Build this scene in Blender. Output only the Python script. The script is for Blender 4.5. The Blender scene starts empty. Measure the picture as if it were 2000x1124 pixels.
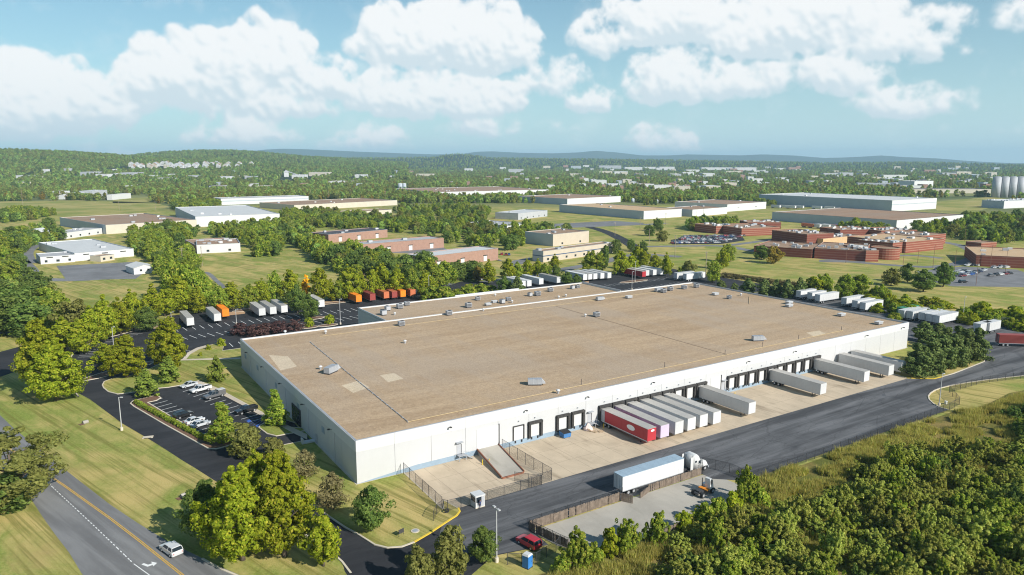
import bpy, bmesh, math, random
import numpy as np
from mathutils import Vector, Matrix
R = math.radians
random.seed(7); rng = np.random.default_rng(11)
S = bpy.context.scene
C = S.collection

# ---------------------------------------------------------------- camera
# World axes: X runs along the warehouse's dock wall, Y into its depth; origin at its near corner.
FPX, PITCH, CAMH, PSI = 1420.0, 0.173, 63.0, 0.5702
P0 = (-30.55, 134.6)
_c, _s = math.cos(PSI), math.sin(PSI)
def to_uv(x, y):
    dx, dy = x - P0[0], y - P0[1]
    return (dx*_c + dy*_s, -dx*_s + dy*_c)
CAM = to_uv(0, 0)
cam = bpy.data.objects.new('camera', bpy.data.cameras.new('camera'))
cam.data.sensor_width = 36; cam.data.lens = 36*FPX/2000
cam.data.clip_start = 1; cam.data.clip_end = 60000
cam.location = (CAM[0], CAM[1], CAMH); cam.rotation_euler = (math.pi/2 - PITCH, 0, -PSI)
C.objects.link(cam); S.camera = cam
S.view_settings.view_transform = 'Standard'; S.view_settings.look = 'None'
S.view_settings.gamma = 1; S.view_settings.use_curve_mapping = False
S.view_settings.exposure = 0.6
S.render.film_transparent = False
S.cycles.max_bounces = 5; S.cycles.diffuse_bounces = 3; S.cycles.filter_width = 1.1; S.cycles.glossy_bounces = 2
S.cycles.transparent_max_bounces = 12; S.cycles.volume_bounces = 0

# ---------------------------------------------------------------- sun and sky
SUN_AZ, SUN_EL = R(-71.6), R(32.3)
SUND = Vector((math.cos(SUN_AZ)*math.cos(SUN_EL), math.sin(SUN_AZ)*math.cos(SUN_EL), math.sin(SUN_EL)))
sl = bpy.data.lights.new('sun', 'SUN'); sl.energy = 4.2; sl.angle = R(0.5); sl.color = (1.0, 0.955, 0.88)
sun = bpy.data.objects.new('sun', sl); C.objects.link(sun)
sun.rotation_euler = SUND.to_track_quat('Z', 'Y').to_euler(); sun.location = (0, 0, 400)

world = bpy.data.worlds.new('World'); S.world = world; world.use_nodes = True
def cloud_map(Wd=4096, Hd=682):
    """cloud cover of the whole sky, 0..60 degrees up: puffs heaped on flat-based banks; returns (lit, cover)"""
    g = np.random.default_rng(5); D = 360.0/Wd                       # degrees per cell
    def fbm(cx, octs, gain=0.5, seed=0):
        q = np.random.default_rng(seed); out = np.zeros((Hd, Wd), np.float32); amp = 1.0; tot = 0.0
        for o in range(octs):
            nx = cx*2**o; ny = max(2, int(nx*Hd/Wd)+2); grid = q.random((ny+1, nx), dtype=np.float32)
            x = np.arange(Wd)*nx/Wd; y = np.arange(Hd)*(ny-1)/Hd; x0 = x.astype(int); y0 = y.astype(int)
            fx = (x-x0).astype(np.float32); fy = (y-y0).astype(np.float32)[:,None]; fx = fx*fx*(3-2*fx); fy = fy*fy*(3-2*fy); x1 = (x0+1) % nx
            r0 = grid[y0]; r1 = grid[y0+1]
            out += amp*((r0[:,x0]*(1-fx)+r0[:,x1]*fx)*(1-fy)+(r1[:,x0]*(1-fx)+r1[:,x1]*fx)*fy); tot += amp; amp *= gain
        return out/tot
    banks = [(40,195,165,80),(125,235,95,42),(385,140,130,80),(515,110,90,85),(470,190,190,50),(625,165,75,60),
             (470,258,105,40),(715,275,95,36),(165,287,30,18),(225,290,50,16),(800,75,125,75),(930,75,130,75),(790,185,115,58),(915,192,115,52),(935,250,85,30),
             (1075,150,78,44),(1150,188,68,36),(1095,248,48,20),(1170,75,60,50),(1310,35,170,60),(1530,45,210,66),
             (1760,75,115,55),(1310,148,88,62),(1440,155,115,44),(1620,145,110,46),(1770,195,110,36),(585,210,60,22),(70,262,110,16),
             (1285,272,82,40),(600,280,40,14),(880,286,36,10),(1060,290,30,9),(1380,287,50,9),(1560,288,40,8),(300,292,36,8),(1700,284,34,8),(1455,230,26,16),(1960,252,32,13),(1840,249,22,13),(1990,25,52,38),(1010,245,30,14),(1140,278,34,13),(1230,285,40,12)]
    el_ = []
    for (px, py, rx, ry) in banks:
        vx, vy, vz = (px-1000)/FPX, math.cos(PITCH)+(562-py)/FPX*math.sin(PITCH), -math.sin(PITCH)+(562-py)/FPX*math.cos(PITCH)
        k = math.degrees(1/FPX)*1.02
        el_.append((math.degrees(math.atan2(vx, vy)), math.degrees(math.atan2(vz, math.hypot(vx, vy))), rx*k*0.98, ry*k*0.92))
    for _ in range(46):                                             # unseen clouds outside the view, kept few so shaded walls turn bluer
        az = g.uniform(40, 320); e = 1.5+abs(g.normal())*7; s_ = 0.5+min(1.6, e/9)
        if az > 180: az -= 360
        el_.append((az, e, g.uniform(1.5,6)*s_, g.uniform(0.8,2.6)*s_))
    for _ in range(5): el_.append((g.uniform(-40,40), g.uniform(26,50), g.uniform(3,7), g.uniform(1.5,3.5)))
    T = np.zeros((Hd, Wd), np.float32)
    wx = (fbm(150, 4, 0.55, 1)-0.5)*1.7/D; wy = (fbm(150, 4, 0.55, 2)-0.5)*1.3/D
    for (az, e, rx, ry) in el_:
        n_ = int(30+min(90, 14*rx))
        for i in range(n_):
            a = g.uniform(0, 2*np.pi); q = math.sqrt(g.random()); X = q*math.cos(a); Y = q*math.sin(a)
            Y = Y if Y > 0 else Y*0.45
            r_ = (0.30+0.32*g.random())*min(rx, ry*1.5)*(1.05-0.55*q)
            cx = ((az+X*rx*(1-r_/rx*0.4))/360+0.5)*Wd; cy = (e-ry*0.25+Y*ry*0.95)/D; R_ = r_/D; m = int(R_*1.2+14)
            y0, y1 = max(0, int(cy)-m), min(Hd, int(cy)+m); x0, x1 = int(cx)-m, int(cx)+m
            if y1 <= y0: continue
            xi = np.arange(x0, x1); xm = xi % Wd; yy = np.arange(y0, y1)
            dx = (xi[None,:]-cx)+wx[y0:y1][:,xm]; dy = (yy[:,None]-cy)+wy[y0:y1][:,xm]
            dy = np.where(dy < 0, dy*1.5, dy)
            h = R_*R_-dx*dx-dy*dy
            blk = T[y0:y1][:,xm]; T[y0:y1, xm] = np.maximum(blk, np.sqrt(np.maximum(h, 0))*D)
    fine = fbm(420, 5, 0.6, 3)-0.5; mid = fbm(130, 4, 0.55, 4)-0.5
    def blur(A, r):
        k = np.exp(-np.linspace(-2, 2, 2*r+1)**2); k /= k.sum(); B = np.zeros_like(A)
        for i, w in enumerate(k): B += w*np.roll(A, i-r, 1)
        C_ = np.zeros_like(A); P_ = np.pad(B, ((r, r), (0, 0)), 'edge')
        for i, w in enumerate(k): C_ += w*P_[i:i+A.shape[0]]
        return C_
    Ts = blur(T, 3); Tw = blur(T, 12)
    body = Ts+(fine*1.7+mid*1.7)*np.clip(Ts*1.2, 0.0, 1.0)
    cover = np.clip((body-0.16)/0.85, 0, 1); cover = cover*cover*(3-2*cover)
    wisp = np.clip((Tw+mid*2.2+fine*1.2-0.15)/1.8, 0, 1)*0.42
    cover = blur(np.maximum(cover, wisp), 1)
    hgt = blur(body, 3); gx = (np.roll(hgt, -1, 1)-np.roll(hgt, 1, 1))/(2*D); gy = np.gradient(hgt, axis=0)/D
    nz = 1/np.sqrt(1+0.35*(gx*gx+gy*gy)); lit = nz*(-gx*0.59*0.32-gy*0.59*0.55+0.62)
    wide = blur(Tw, 16); gyw = np.gradient(wide, axis=0)/D
    lit = lit-0.34*np.clip(gyw*1.5, -0.45, 1.1)+0.25*mid
    lit = np.clip((lit-0.12)/0.56, 0, 1); lit = blur(lit, 2)
    return blur(lit, 1), cover
def build_sky():
    lit, cover = cloud_map(); Hd, Wd = cover.shape
    px = np.zeros((Hd, Wd, 4), np.float32); px[...,0] = lit; px[...,1] = cover; px[...,3] = 1
    im = bpy.data.images.new('cloud_cover', Wd, Hd, float_buffer=True, alpha=False); im.colorspace_settings.name = 'Non-Color'
    im.pixels.foreach_set(px.ravel()); im.update(); im.pack()
    nt = world.node_tree; n, l = nt.nodes, nt.links; n.clear()
    def math2(op, a, b=None, clamp=False):
        m = n.new('ShaderNodeMath'); m.operation = op; m.use_clamp = clamp
        for k, v in enumerate((a, b)):
            if v is None: continue
            if isinstance(v, (int, float)): m.inputs[k].default_value = v
            else: l.new(v, m.inputs[k])
        return m.outputs[0]
    def mixc(f, a, b):
        m = n.new('ShaderNodeMix'); m.data_type = 'RGBA'
        for s_, v in ((m.inputs[0], f), (m.inputs[6], a), (m.inputs[7], b)):
            if isinstance(v, (tuple, float)): s_.default_value = v
            else: l.new(v, s_)
        return m.outputs[2]
    tc = n.new('ShaderNodeTexCoord')
    rot = n.new('ShaderNodeVectorRotate'); rot.rotation_type = 'Z_AXIS'; rot.inputs['Angle'].default_value = PSI
    l.new(tc.outputs['Generated'], rot.inputs['Vector'])       # bearings counted from the way the photograph looks
    sp = n.new('ShaderNodeSeparateXYZ'); l.new(rot.outputs[0], sp.inputs[0])
    az = math2('ADD', math2('DIVIDE', math2('ARCTAN2', sp.outputs[0], sp.outputs[1]), 2*math.pi), 0.5)
    el = math2('ARCSINE', sp.outputs[2]); ev = math2('DIVIDE', el, R(Hd*360/Wd))
    cb = n.new('ShaderNodeCombineXYZ'); l.new(az, cb.inputs[0]); l.new(ev, cb.inputs[1])
    ti = n.new('ShaderNodeTexImage'); ti.image = im; ti.extension = 'CLIP'; ti.interpolation = 'Linear'; l.new(cb.outputs[0], ti.inputs[0])
    sc_ = n.new('ShaderNodeSeparateColor'); l.new(ti.outputs['Color'], sc_.inputs[0])
    sky = n.new('ShaderNodeTexSky'); sky.sky_type = 'NISHITA'; sky.sun_disc = False
    sky.sun_elevation = SUN_EL; sky.sun_rotation = math.atan2(SUND.x, SUND.y)
    sky.air_density = 1.0; sky.dust_density = 0.3; sky.ozone_density = 2.5; sky.altitude = 60
    tint = n.new('ShaderNodeMix'); tint.data_type = 'RGBA'; tint.blend_type = 'MULTIPLY'; tint.inputs[0].default_value = 1.0
    l.new(sky.outputs[0], tint.inputs[6]); tint.inputs[7].default_value = SKY_TINT
    hz = math2('POWER', 2.718, math2('MULTIPLY', math2('MAXIMUM', el, 0.0), -1/R(9.0)))     # moist pale air low down
    base = mixc(math2('MULTIPLY', hz, 0.92), tint.outputs[2], HORIZON)
    cl = mixc(sc_.outputs[0], CLOUD_SHADE, CLOUD_LIT)
    out = mixc(math2('MULTIPLY', sc_.outputs[1], 0.95), base, cl)
    bg = n.new('ShaderNodeBackground'); bg.inputs['Strength'].default_value = 0.078
    l.new(out, bg.inputs['Color'])
    o = n.new('ShaderNodeOutputWorld'); l.new(bg.outputs[0], o.inputs['Surface'])
CLOUD_SHADE = (6.0, 6.9, 7.4, 1); CLOUD_LIT = (8.5, 8.6, 8.6, 1); HORIZON = (5.4, 7.1, 7.7, 1)
SKY_TINT = (0.55, 0.86, 0.86, 1)
build_sky()
world.cycles.sampling_method = 'MANUAL'; world.cycles.sample_map_resolution = 512

# ---------------------------------------------------------------- helpers
def G(px, py, z=0.0):
    """ground point (world x, y) seen at photograph pixel px, py on a 2000 x 1124 frame"""
    a = (px-1000)/FPX; b = -(py-562)/FPX
    dy = math.cos(PITCH)+b*math.sin(PITCH); dz = -math.sin(PITCH)+b*math.cos(PITCH)
    t = (z-CAMH)/dz
    return to_uv(a*t, dy*t)
def PX(u, v, z=0.0):
    x = P0[0]+u*_c-v*_s; y = P0[1]+u*_s+v*_c; zz = z-CAMH
    d = y*math.cos(PITCH)-zz*math.sin(PITCH); w = y*math.sin(PITCH)+zz*math.cos(PITCH)
    return (1000+FPX*x/d, 562-FPX*w/d)
def HT(px, py, ytop):
    u, v = G(px, py); lo, hi = 0.0, 60.0
    for _ in range(40):
        m = (lo+hi)/2
        if PX(u, v, m)[1] > ytop: lo = m
        else: hi = m
    return lo

class MB:
    def __init__(s): s.v = []; s.f = []; s.m = []
    def add(s, vs, fs, m=0):
        o = len(s.v); s.v.extend(vs); s.f.extend([tuple(i+o for i in f) for f in fs]); s.m.extend([m]*len(fs)); return s
    def box(s, x0, x1, y0, y1, z0, z1, m=0):
        return s.add([(x0,y0,z0),(x1,y0,z0),(x1,y1,z0),(x0,y1,z0),(x0,y0,z1),(x1,y0,z1),(x1,y1,z1),(x0,y1,z1)],
                     [(3,2,1,0),(4,5,6,7),(0,1,5,4),(1,2,6,5),(2,3,7,6),(3,0,4,7)], m)
    def cbox(s, c, d, rz=0.0, m=0):
        ca, sa = math.cos(rz), math.sin(rz); vs = []
        for z in (-1, 1):
            for x, y in ((-1,-1),(1,-1),(1,1),(-1,1)):
                X, Y = x*d[0]/2, y*d[1]/2
                vs.append((c[0]+X*ca-Y*sa, c[1]+X*sa+Y*ca, c[2]+z*d[2]/2))
        return s.add(vs, [(3,2,1,0),(4,5,6,7),(0,1,5,4),(1,2,6,5),(2,3,7,6),(3,0,4,7)], m)
    def prism(s, poly, z0, z1, m=0, top=True, bottom=True):
        n = len(poly); vs = [(p[0],p[1],z0) for p in poly]+[(p[0],p[1],z1) for p in poly]
        fs = [(i,(i+1)%n,n+(i+1)%n,n+i) for i in range(n)]
        if top: fs.append(tuple(range(n,2*n)))
        if bottom: fs.append(tuple(range(n-1,-1,-1)))
        return s.add(vs, fs, m)
    def profile(s, pts, y0, y1, m=0):      # closed outline in x,z pushed along y
        n = len(pts); vs = [(p[0],y0,p[1]) for p in pts]+[(p[0],y1,p[1]) for p in pts]
        fs = [(i,n+i,n+(i+1)%n,(i+1)%n) for i in range(n)]+[tuple(range(n)),tuple(range(2*n-1,n-1,-1))]
        return s.add(vs, fs, m)
    def tube(s, p, q, r0, r1=None, n=8, m=0, caps=True):
        r1 = r0 if r1 is None else r1
        p, q = Vector(p), Vector(q); d = (q-p).normalized()
        a = d.orthogonal().normalized(); b = d.cross(a)
        vs = []
        for c, r in ((p, r0), (q, r1)):
            for i in range(n):
                t = 2*math.pi*i/n; vs.append(tuple(c+a*(math.cos(t)*r)+b*(math.sin(t)*r)))
        fs = [(i,(i+1)%n,n+(i+1)%n,n+i) for i in range(n)]
        if caps: fs += [tuple(range(n-1,-1,-1)), tuple(range(n,2*n))]
        return s.add(vs, fs, m)
    def loft(s, rings, m=0, caps=True):
        n = len(rings[0]); o = []
        for r in rings: o += [tuple(p) for p in r]
        fs = []
        for k in range(len(rings)-1):
            for i in range(n): fs.append((k*n+i, k*n+(i+1)%n, (k+1)*n+(i+1)%n, (k+1)*n+i))
        if caps: fs += [tuple(range(n-1,-1,-1)), tuple(range((len(rings)-1)*n, len(rings)*n))]
        return s.add(o, fs, m)
    def mesh(s, name, mats, smooth=False):
        me = bpy.data.meshes.new(name); me.from_pydata(s.v, [], s.f)
        mats = mats if isinstance(mats, (list, tuple)) else [mats]
        for mm in mats: me.materials.append(mm)
        if len(mats) > 1: me.polygons.foreach_set('material_index', s.m)
        if smooth: me.polygons.foreach_set('use_smooth', [True]*len(me.polygons))
        me.update(); return me
    def build(s, name, mats, parent=None, smooth=False):
        return link(name, s.mesh(name, mats, smooth), parent)
def link(name, me, parent=None):
    o = bpy.data.objects.new(name, me); C.objects.link(o)
    if parent is not None: o.parent = parent
    return o
def tag(o, label=None, cat=None, group=None, kind=None):
    if label: o['label'] = label
    if cat: o['category'] = cat
    if group: o['group'] = group
    if kind: o['kind'] = kind
    return o
def thing(name, label, cat, loc=(0,0,0), rz=0.0, group=None):
    o = bpy.data.objects.new(name, None); o.empty_display_size = 0.5; C.objects.link(o)
    o.location = loc if len(loc) == 3 else (loc[0], loc[1], 0); o.rotation_euler = (0, 0, rz)
    return tag(o, label, cat, group)
def struct(name, mb, mats, parent=None, smooth=False):
    o = mb.build(name, mats, parent, smooth)
    if parent is None: o['kind'] = 'structure'
    return o
def dup(root, loc, rz, label=None, group=None, scale=None):
    r = root.copy(); C.objects.link(r)
    r.location = loc if len(loc) == 3 else (loc[0], loc[1], 0); r.rotation_euler = (0, 0, rz)
    if scale is not None: r.scale = scale
    if label: r['label'] = label
    if group: r['group'] = group
    for ch in root.children:
        c = ch.copy(); C.objects.link(c); c.parent = r
        for gch in ch.children:
            d = gch.copy(); C.objects.link(d); d.parent = c
    return r
def tri_mesh(poly, z):
    bm = bmesh.new(); f = bm.faces.new([bm.verts.new((p[0], p[1], z)) for p in poly])
    bmesh.ops.triangulate(bm, faces=[f]); bmesh.ops.recalc_face_normals(bm, faces=bm.faces)
    for f in bm.faces:
        if f.normal.z < 0: f.normal_flip()
    me = bpy.data.meshes.new('sheet'); bm.to_mesh(me); bm.free(); return me
def sheet(name, poly, z, mat, parent=None):
    me = tri_mesh(poly, z); me.materials.append(mat); o = link(name, me, parent)
    if parent is None: o['kind'] = 'structure'
    return o
def strip_poly(pts, w):      # ribbon outline round a centre line
    L, Rr = [], []
    for i, p in enumerate(pts):
        a = Vector(pts[max(0,i-1)]); b = Vector(pts[min(len(pts)-1,i+1)]); d = (b-a).normalized(); n = Vector((-d.y, d.x))
        ww = w[i] if isinstance(w, (list, tuple)) else w
        L.append(tuple(Vector(p)+n*ww/2)); Rr.append(tuple(Vector(p)-n*ww/2))
    return L, Rr
def ribbon(name, pts, w, z, mat, parent=None, seg=True):
    L, Rr = strip_poly(pts, w); mb = MB(); n = len(pts)
    mb.add([(p[0],p[1],z) for p in L]+[(p[0],p[1],z) for p in Rr], [(n+i,n+i+1,i+1,i) for i in range(n-1)])
    o = mb.build(name, mat, parent)
    if parent is None: o['kind'] = 'structure'
    return o
def smooth_line(pts, it=2, closed=False):
    for _ in range(it):
        q = []; n = len(pts)
        for i in range(n if closed else n-1):
            a, b = pts[i], pts[(i+1) % n]
            q += [(a[0]*.75+b[0]*.25, a[1]*.75+b[1]*.25), (a[0]*.25+b[0]*.75, a[1]*.25+b[1]*.75)]
        pts = q if closed else [pts[0]]+q+[pts[-1]]
    return pts
def kerb(pts, mat, w=0.32, h=0.16, closed=False, z0=0.0, name='kerb'):
    if closed: pts = list(pts)+[pts[0], pts[1]]
    L, Rr = strip_poly(pts, w); mb = MB(); n = len(pts) - (1 if closed else 0)
    vs = []
    for i in range(n):
        vs += [(L[i][0],L[i][1],z0),(L[i][0],L[i][1],z0+h),(Rr[i][0],Rr[i][1],z0+h),(Rr[i][0],Rr[i][1],z0)]
    fs = []
    for i in range(n-1):
        a, b = 4*i, 4*i+4
        for k in range(3): fs.append((a+k, b+k, b+k+1, a+k+1))
    mb.add(vs, fs); return struct(name, mb, mat)
def island(poly, mat, kmat, h=0.14, name='lawn_island', kerbed=True, z0=0.0):
    o = sheet(name, poly, z0+h, mat)
    if kerbed: kerb(poly, kmat, closed=True, z0=z0)
    return o
# ---------------------------------------------------------------- materials
class NT:
    def __init__(s, name):
        s.mat = bpy.data.materials.new(name); s.mat.use_nodes = True
        s.t = s.mat.node_tree; s.n = s.t.nodes; s.l = s.t.links; s.n.clear()
        s.out = s.n.new('ShaderNodeOutputMaterial')
    def new(s, t, **kw):
        x = s.n.new(t)
        for k, v in kw.items(): setattr(x, k, v)
        return x
    def put(s, sock, v):
        if v is None: return
        if hasattr(v, 'is_output'): s.l.new(v, sock)
        else:
            if isinstance(v, tuple) and len(v) == 3 and sock.type == 'RGBA': v = (*v, 1)
            sock.default_value = v
    def pos(s): return s.new('ShaderNodeNewGeometry').outputs['Position']
    def objc(s): return s.new('ShaderNodeTexCoord').outputs['Object']
    def rand(s): return s.new('ShaderNodeObjectInfo').outputs['Random']
    def island(s): return s.new('ShaderNodeNewGeometry').outputs['Random Per Island']
    def mapv(s, v, scale=(1,1,1), rot=(0,0,0), loc=(0,0,0)):
        if any(rot) and tuple(scale) != (1,1,1): v = s.mapv(v, rot=rot); rot = (0,0,0)      # turn first, then stretch
        m = s.new('ShaderNodeMapping'); s.put(m.inputs[0], v); m.inputs['Scale'].default_value = scale
        m.inputs['Rotation'].default_value = rot; m.inputs['Location'].default_value = loc; return m.outputs[0]
    def noise(s, v, scale, detail=4, rough=0.55, dist=0.0):
        x = s.new('ShaderNodeTexNoise'); s.put(x.inputs['Vector'], v); x.inputs['Scale'].default_value = scale
        x.inputs['Detail'].default_value = detail; x.inputs['Roughness'].default_value = rough; x.inputs['Distortion'].default_value = dist
        return x.outputs['Fac']
    def ramp(s, v, a, b):
        m = s.new('ShaderNodeMapRange', interpolation_type='SMOOTHSTEP'); s.put(m.inputs[0], v)
        m.inputs[1].default_value = a; m.inputs[2].default_value = b; return m.outputs[0]
    def math(s, op, a, b=None, clamp=False):
        m = s.new('ShaderNodeMath', operation=op, use_clamp=clamp); s.put(m.inputs[0], a); s.put(m.inputs[1], b); return m.outputs[0]
    def mix(s, f, a, b, blend='MIX'):
        m = s.new('ShaderNodeMix', data_type='RGBA', blend_type=blend); s.put(m.inputs[0], f); s.put(m.inputs[6], a); s.put(m.inputs[7], b); return m.outputs[2]
    def hsv(s, col, h=None, sat=None, val=None):
        m = s.new('ShaderNodeHueSaturation'); s.put(m.inputs['Color'], col); s.put(m.inputs['Hue'], h); s.put(m.inputs['Saturation'], sat); s.put(m.inputs['Value'], val); return m.outputs[0]
    def bsdf(s, col, rough=0.8, metal=0.0, spec=0.3, bump=None, bstr=0.3, bdist=0.05, coat=0.0):
        p = s.new('ShaderNodeBsdfPrincipled'); s.put(p.inputs['Base Color'], col); s.put(p.inputs['Roughness'], rough)
        p.inputs['Metallic'].default_value = metal; p.inputs['Specular IOR Level'].default_value = spec; p.inputs['Coat Weight'].default_value = coat
        if bump is not None:
            b = s.new('ShaderNodeBump'); b.inputs['Strength'].default_value = bstr; b.inputs['Distance'].default_value = bdist
            s.put(b.inputs['Height'], bump); s.l.new(b.outputs[0], p.inputs['Normal'])
        s.l.new(p.outputs[0], s.out.inputs['Surface']); return p
MATS = {}
def paint(name, col, rough=0.6, var=0.12, scale=0.6, metal=0.0, spec=0.4, dirt=0.0, dirtcol=(0.16,0.13,0.10), coat=0.0, rnd=0.0):
    """plain painted, metal, plastic or concrete surface with uneven tone and optional grime"""
    if name in MATS: return MATS[name]
    t = NT(name); v = t.objc()
    n1 = t.noise(v, scale, 5, 0.6); n2 = t.noise(v, scale*9, 3, 0.6)
    f = t.math('ADD', t.math('MULTIPLY', n1, 0.65), t.math('MULTIPLY', n2, 0.35))
    dark = tuple(c*(1-var) for c in col); light = tuple(min(1, c*(1+var)) for c in col)
    c = t.mix(t.ramp(f, 0.3, 0.7), dark, light)
    if dirt > 0:
        st = t.noise(t.mapv(v, (3.0, 3.0, 0.35)), 1.0, 5, 0.65)
        c = t.mix(t.math('MULTIPLY', t.ramp(st, 0.48, 0.78), dirt), c, dirtcol)
    if rnd > 0:
        c = t.hsv(c, val=t.math('ADD', t.math('MULTIPLY', t.rand(), rnd*2), 1-rnd))
    t.bsdf(c, rough, metal, spec, coat=coat)
    MATS[name] = t.mat; return t.mat

def m_grass():
    t = NT('mown_grass'); p = t.pos()
    big = t.noise(p, 0.018, 5, 0.6); mid = t.noise(t.mapv(p, (0.10, 0.055, 1), (0,0,R(-14))), 1.0, 5, 0.62, 0.6); fine = t.noise(p, 1.7, 4, 0.7); vf = t.noise(p, 6.0, 2, 0.6)
    mow = t.noise(t.mapv(p, (0.80, 0.018, 1), (0,0,R(-17))), 1.0, 4, 0.68, 0.25); patch = t.noise(p, 0.045, 4, 0.6)
    green = t.mix(t.ramp(fine, 0.3, 0.72), (0.165, 0.215, 0.036), (0.285, 0.325, 0.078))
    tan = t.mix(t.ramp(vf, 0.3, 0.7), (0.50, 0.36, 0.13), (0.60, 0.46, 0.20))
    dry = t.math('ADD', t.math('MULTIPLY', mid, 0.75), t.math('MULTIPLY', big, 0.45))
    c = t.mix(t.math('MULTIPLY', t.ramp(dry, 0.48, 0.74), 0.82), green, tan)
    c = t.mix(t.math('MULTIPLY', t.ramp(mow, 0.46, 0.64), 0.72), c, t.mix(fine, (0.125, 0.135, 0.024), (0.205, 0.19, 0.045)))
    c = t.mix(t.math('MULTIPLY', t.ramp(patch, 0.56, 0.74), 0.5), c, (0.42, 0.285, 0.13))
    # far off, the land is woodland floor
    d = t.new('ShaderNodeVectorMath', operation='DISTANCE'); t.put(d.inputs[0], p); d.inputs[1].default_value = (CAM[0], CAM[1], 0)
    fw = t.noise(p, 0.006, 5, 0.6)
    forest = t.mix(t.ramp(fw, 0.35, 0.65), (0.085, 0.115, 0.04), (0.21, 0.22, 0.08))
    far = t.math('ADD', d.outputs['Value'], t.math('MULTIPLY', t.math('SUBTRACT', fw, 0.5), 600))
    c = t.mix(t.ramp(far, 960, 1150), c, forest)
    t.bsdf(c, 0.95, spec=0.15, bump=t.math('ADD', fine, vf), bstr=0.5, bdist=0.12); return t.mat
def m_field():
    t = NT('far_field_grass'); p = t.pos(); a = t.noise(p, 0.02, 5, 0.6); f = t.noise(p, 0.3, 4, 0.7)
    t.bsdf(t.mix(t.ramp(a, 0.35, 0.65), t.mix(f, (0.17,0.20,0.045), (0.26,0.28,0.07)), (0.38,0.32,0.12)), 0.95, spec=0.1); return t.mat
def m_meadow():
    t = NT('rough_meadow'); p = t.pos(); a = t.noise(p, 0.12, 5, 0.65); f = t.noise(p, 2.2, 4, 0.7)
    c = t.mix(t.ramp(a, 0.38, 0.62), t.mix(f, (0.09,0.11,0.022), (0.16,0.16,0.04)), t.mix(f, (0.20,0.15,0.045), (0.32,0.24,0.09)))
    t.bsdf(c, 0.95, spec=0.1, bump=f, bstr=0.8, bdist=0.3); return t.mat
def m_asphalt(name, c0, c1, crack=0.35, streak=0.5, rot=0.0, blue=0.0):
    t = NT(name); p = t.pos()
    b = t.noise(p, 0.07, 6, 0.65, 0.8); f = t.noise(p, 3.0, 3, 0.7); s_ = t.noise(t.mapv(p, (0.022, 0.35, 1), (0,0,rot)), 1.0, 5, 0.62, 0.7)
    k = t.math('ADD', t.math('MULTIPLY', b, 1-streak), t.math('MULTIPLY', s_, streak))
    c = t.mix(t.ramp(k, 0.36, 0.68), c0, c1)
    c = t.mix(t.math('MULTIPLY', f, 0.35), c, tuple(x*0.55 for x in c0))
    if crack:
        v = t.new('ShaderNodeTexVoronoi', feature='DISTANCE_TO_EDGE'); w = t.noise(p, 0.5, 3)
        vv = t.new('ShaderNodeVectorMath', operation='ADD'); t.put(vv.inputs[0], t.mapv(p, (0.085,0.14,1), (0,0,rot)))
        cmb = t.new('ShaderNodeCombineXYZ'); t.put(cmb.inputs[0], t.math('MULTIPLY', w, 0.6)); t.put(cmb.inputs[1], t.math('MULTIPLY', w, 0.45)); t.put(vv.inputs[1], cmb.outputs[0])
        t.put(v.inputs['Vector'], vv.outputs[0]); v.inputs['Scale'].default_value = 1.0
        e = t.math('SUBTRACT', 1.0, t.ramp(v.outputs['Distance'], 0.006, 0.02))
        c = t.mix(t.math('MULTIPLY', e, crack), c, (0.018, 0.018, 0.02))
    t.bsdf(c, 0.85, spec=0.25, bump=f, bstr=0.25, bdist=0.02); return t.mat
def m_concrete(name, col, rough=0.85, stain=0.5, slab=None, stainc=(0.20,0.15,0.10)):
    t = NT(name); p = t.pos(); b = t.noise(p, 0.11, 6, 0.65, 0.4); f = t.noise(p, 2.6, 4, 0.7); sw = t.noise(t.mapv(p, (0.30, 0.05, 1)), 1.0, 5, 0.65)
    c = t.mix(t.ramp(b, 0.3, 0.7), tuple(x*0.86 for x in col), tuple(min(1, x*1.1) for x in col))
    c = t.mix(t.math('MULTIPLY', t.ramp(sw, 0.52, 0.76), stain), c, stainc)
    c = t.mix(t.math('MULTIPLY', t.ramp(f, 0.5, 0.8), 0.18), c, tuple(x*0.6 for x in col))
    t.bsdf(c, rough, spec=0.25, bump=f, bstr=0.2, bdist=0.02); return t.mat
def m_gravel_roof(name, ca, cb, grey, ballast=True):
    t = NT(name); p = t.pos()
    f = t.noise(p, 3.2, 3, 0.8); f2 = t.noise(p, 0.9, 4, 0.7); st = t.noise(t.mapv(p, (0.018, 0.16, 1)), 1.0, 6, 0.66, 0.5)
    sv = t.noise(t.mapv(p, (0.14, 0.02, 1), loc=(7,3,0)), 1.0, 5, 0.6, 0.3); b = t.noise(p, 0.02, 4, 0.55)
    c = t.mix(t.ramp(t.math('ADD', t.math('MULTIPLY', st, 0.6), t.math('MULTIPLY', f2, 0.4)), 0.33, 0.67), ca, cb)
    c = t.mix(t.math('MULTIPLY', t.ramp(t.math('ADD', t.math('MULTIPLY', b, 0.6), t.math('MULTIPLY', sv, 0.4)), 0.42, 0.62), 0.75), c, grey)
    c = t.mix(t.math('MULTIPLY', t.ramp(f, 0.40, 0.75), 0.55), c, tuple(x*0.42 for x in ca))
    c = t.mix(t.math('MULTIPLY', t.ramp(t.noise(p, 2.1, 2, 0.9), 0.60, 0.75), 0.5), c, tuple(min(1, x*1.5) for x in cb))
    t.bsdf(c, 0.95, spec=0.12, bump=f, bstr=0.7, bdist=0.06); return t.mat
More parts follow.
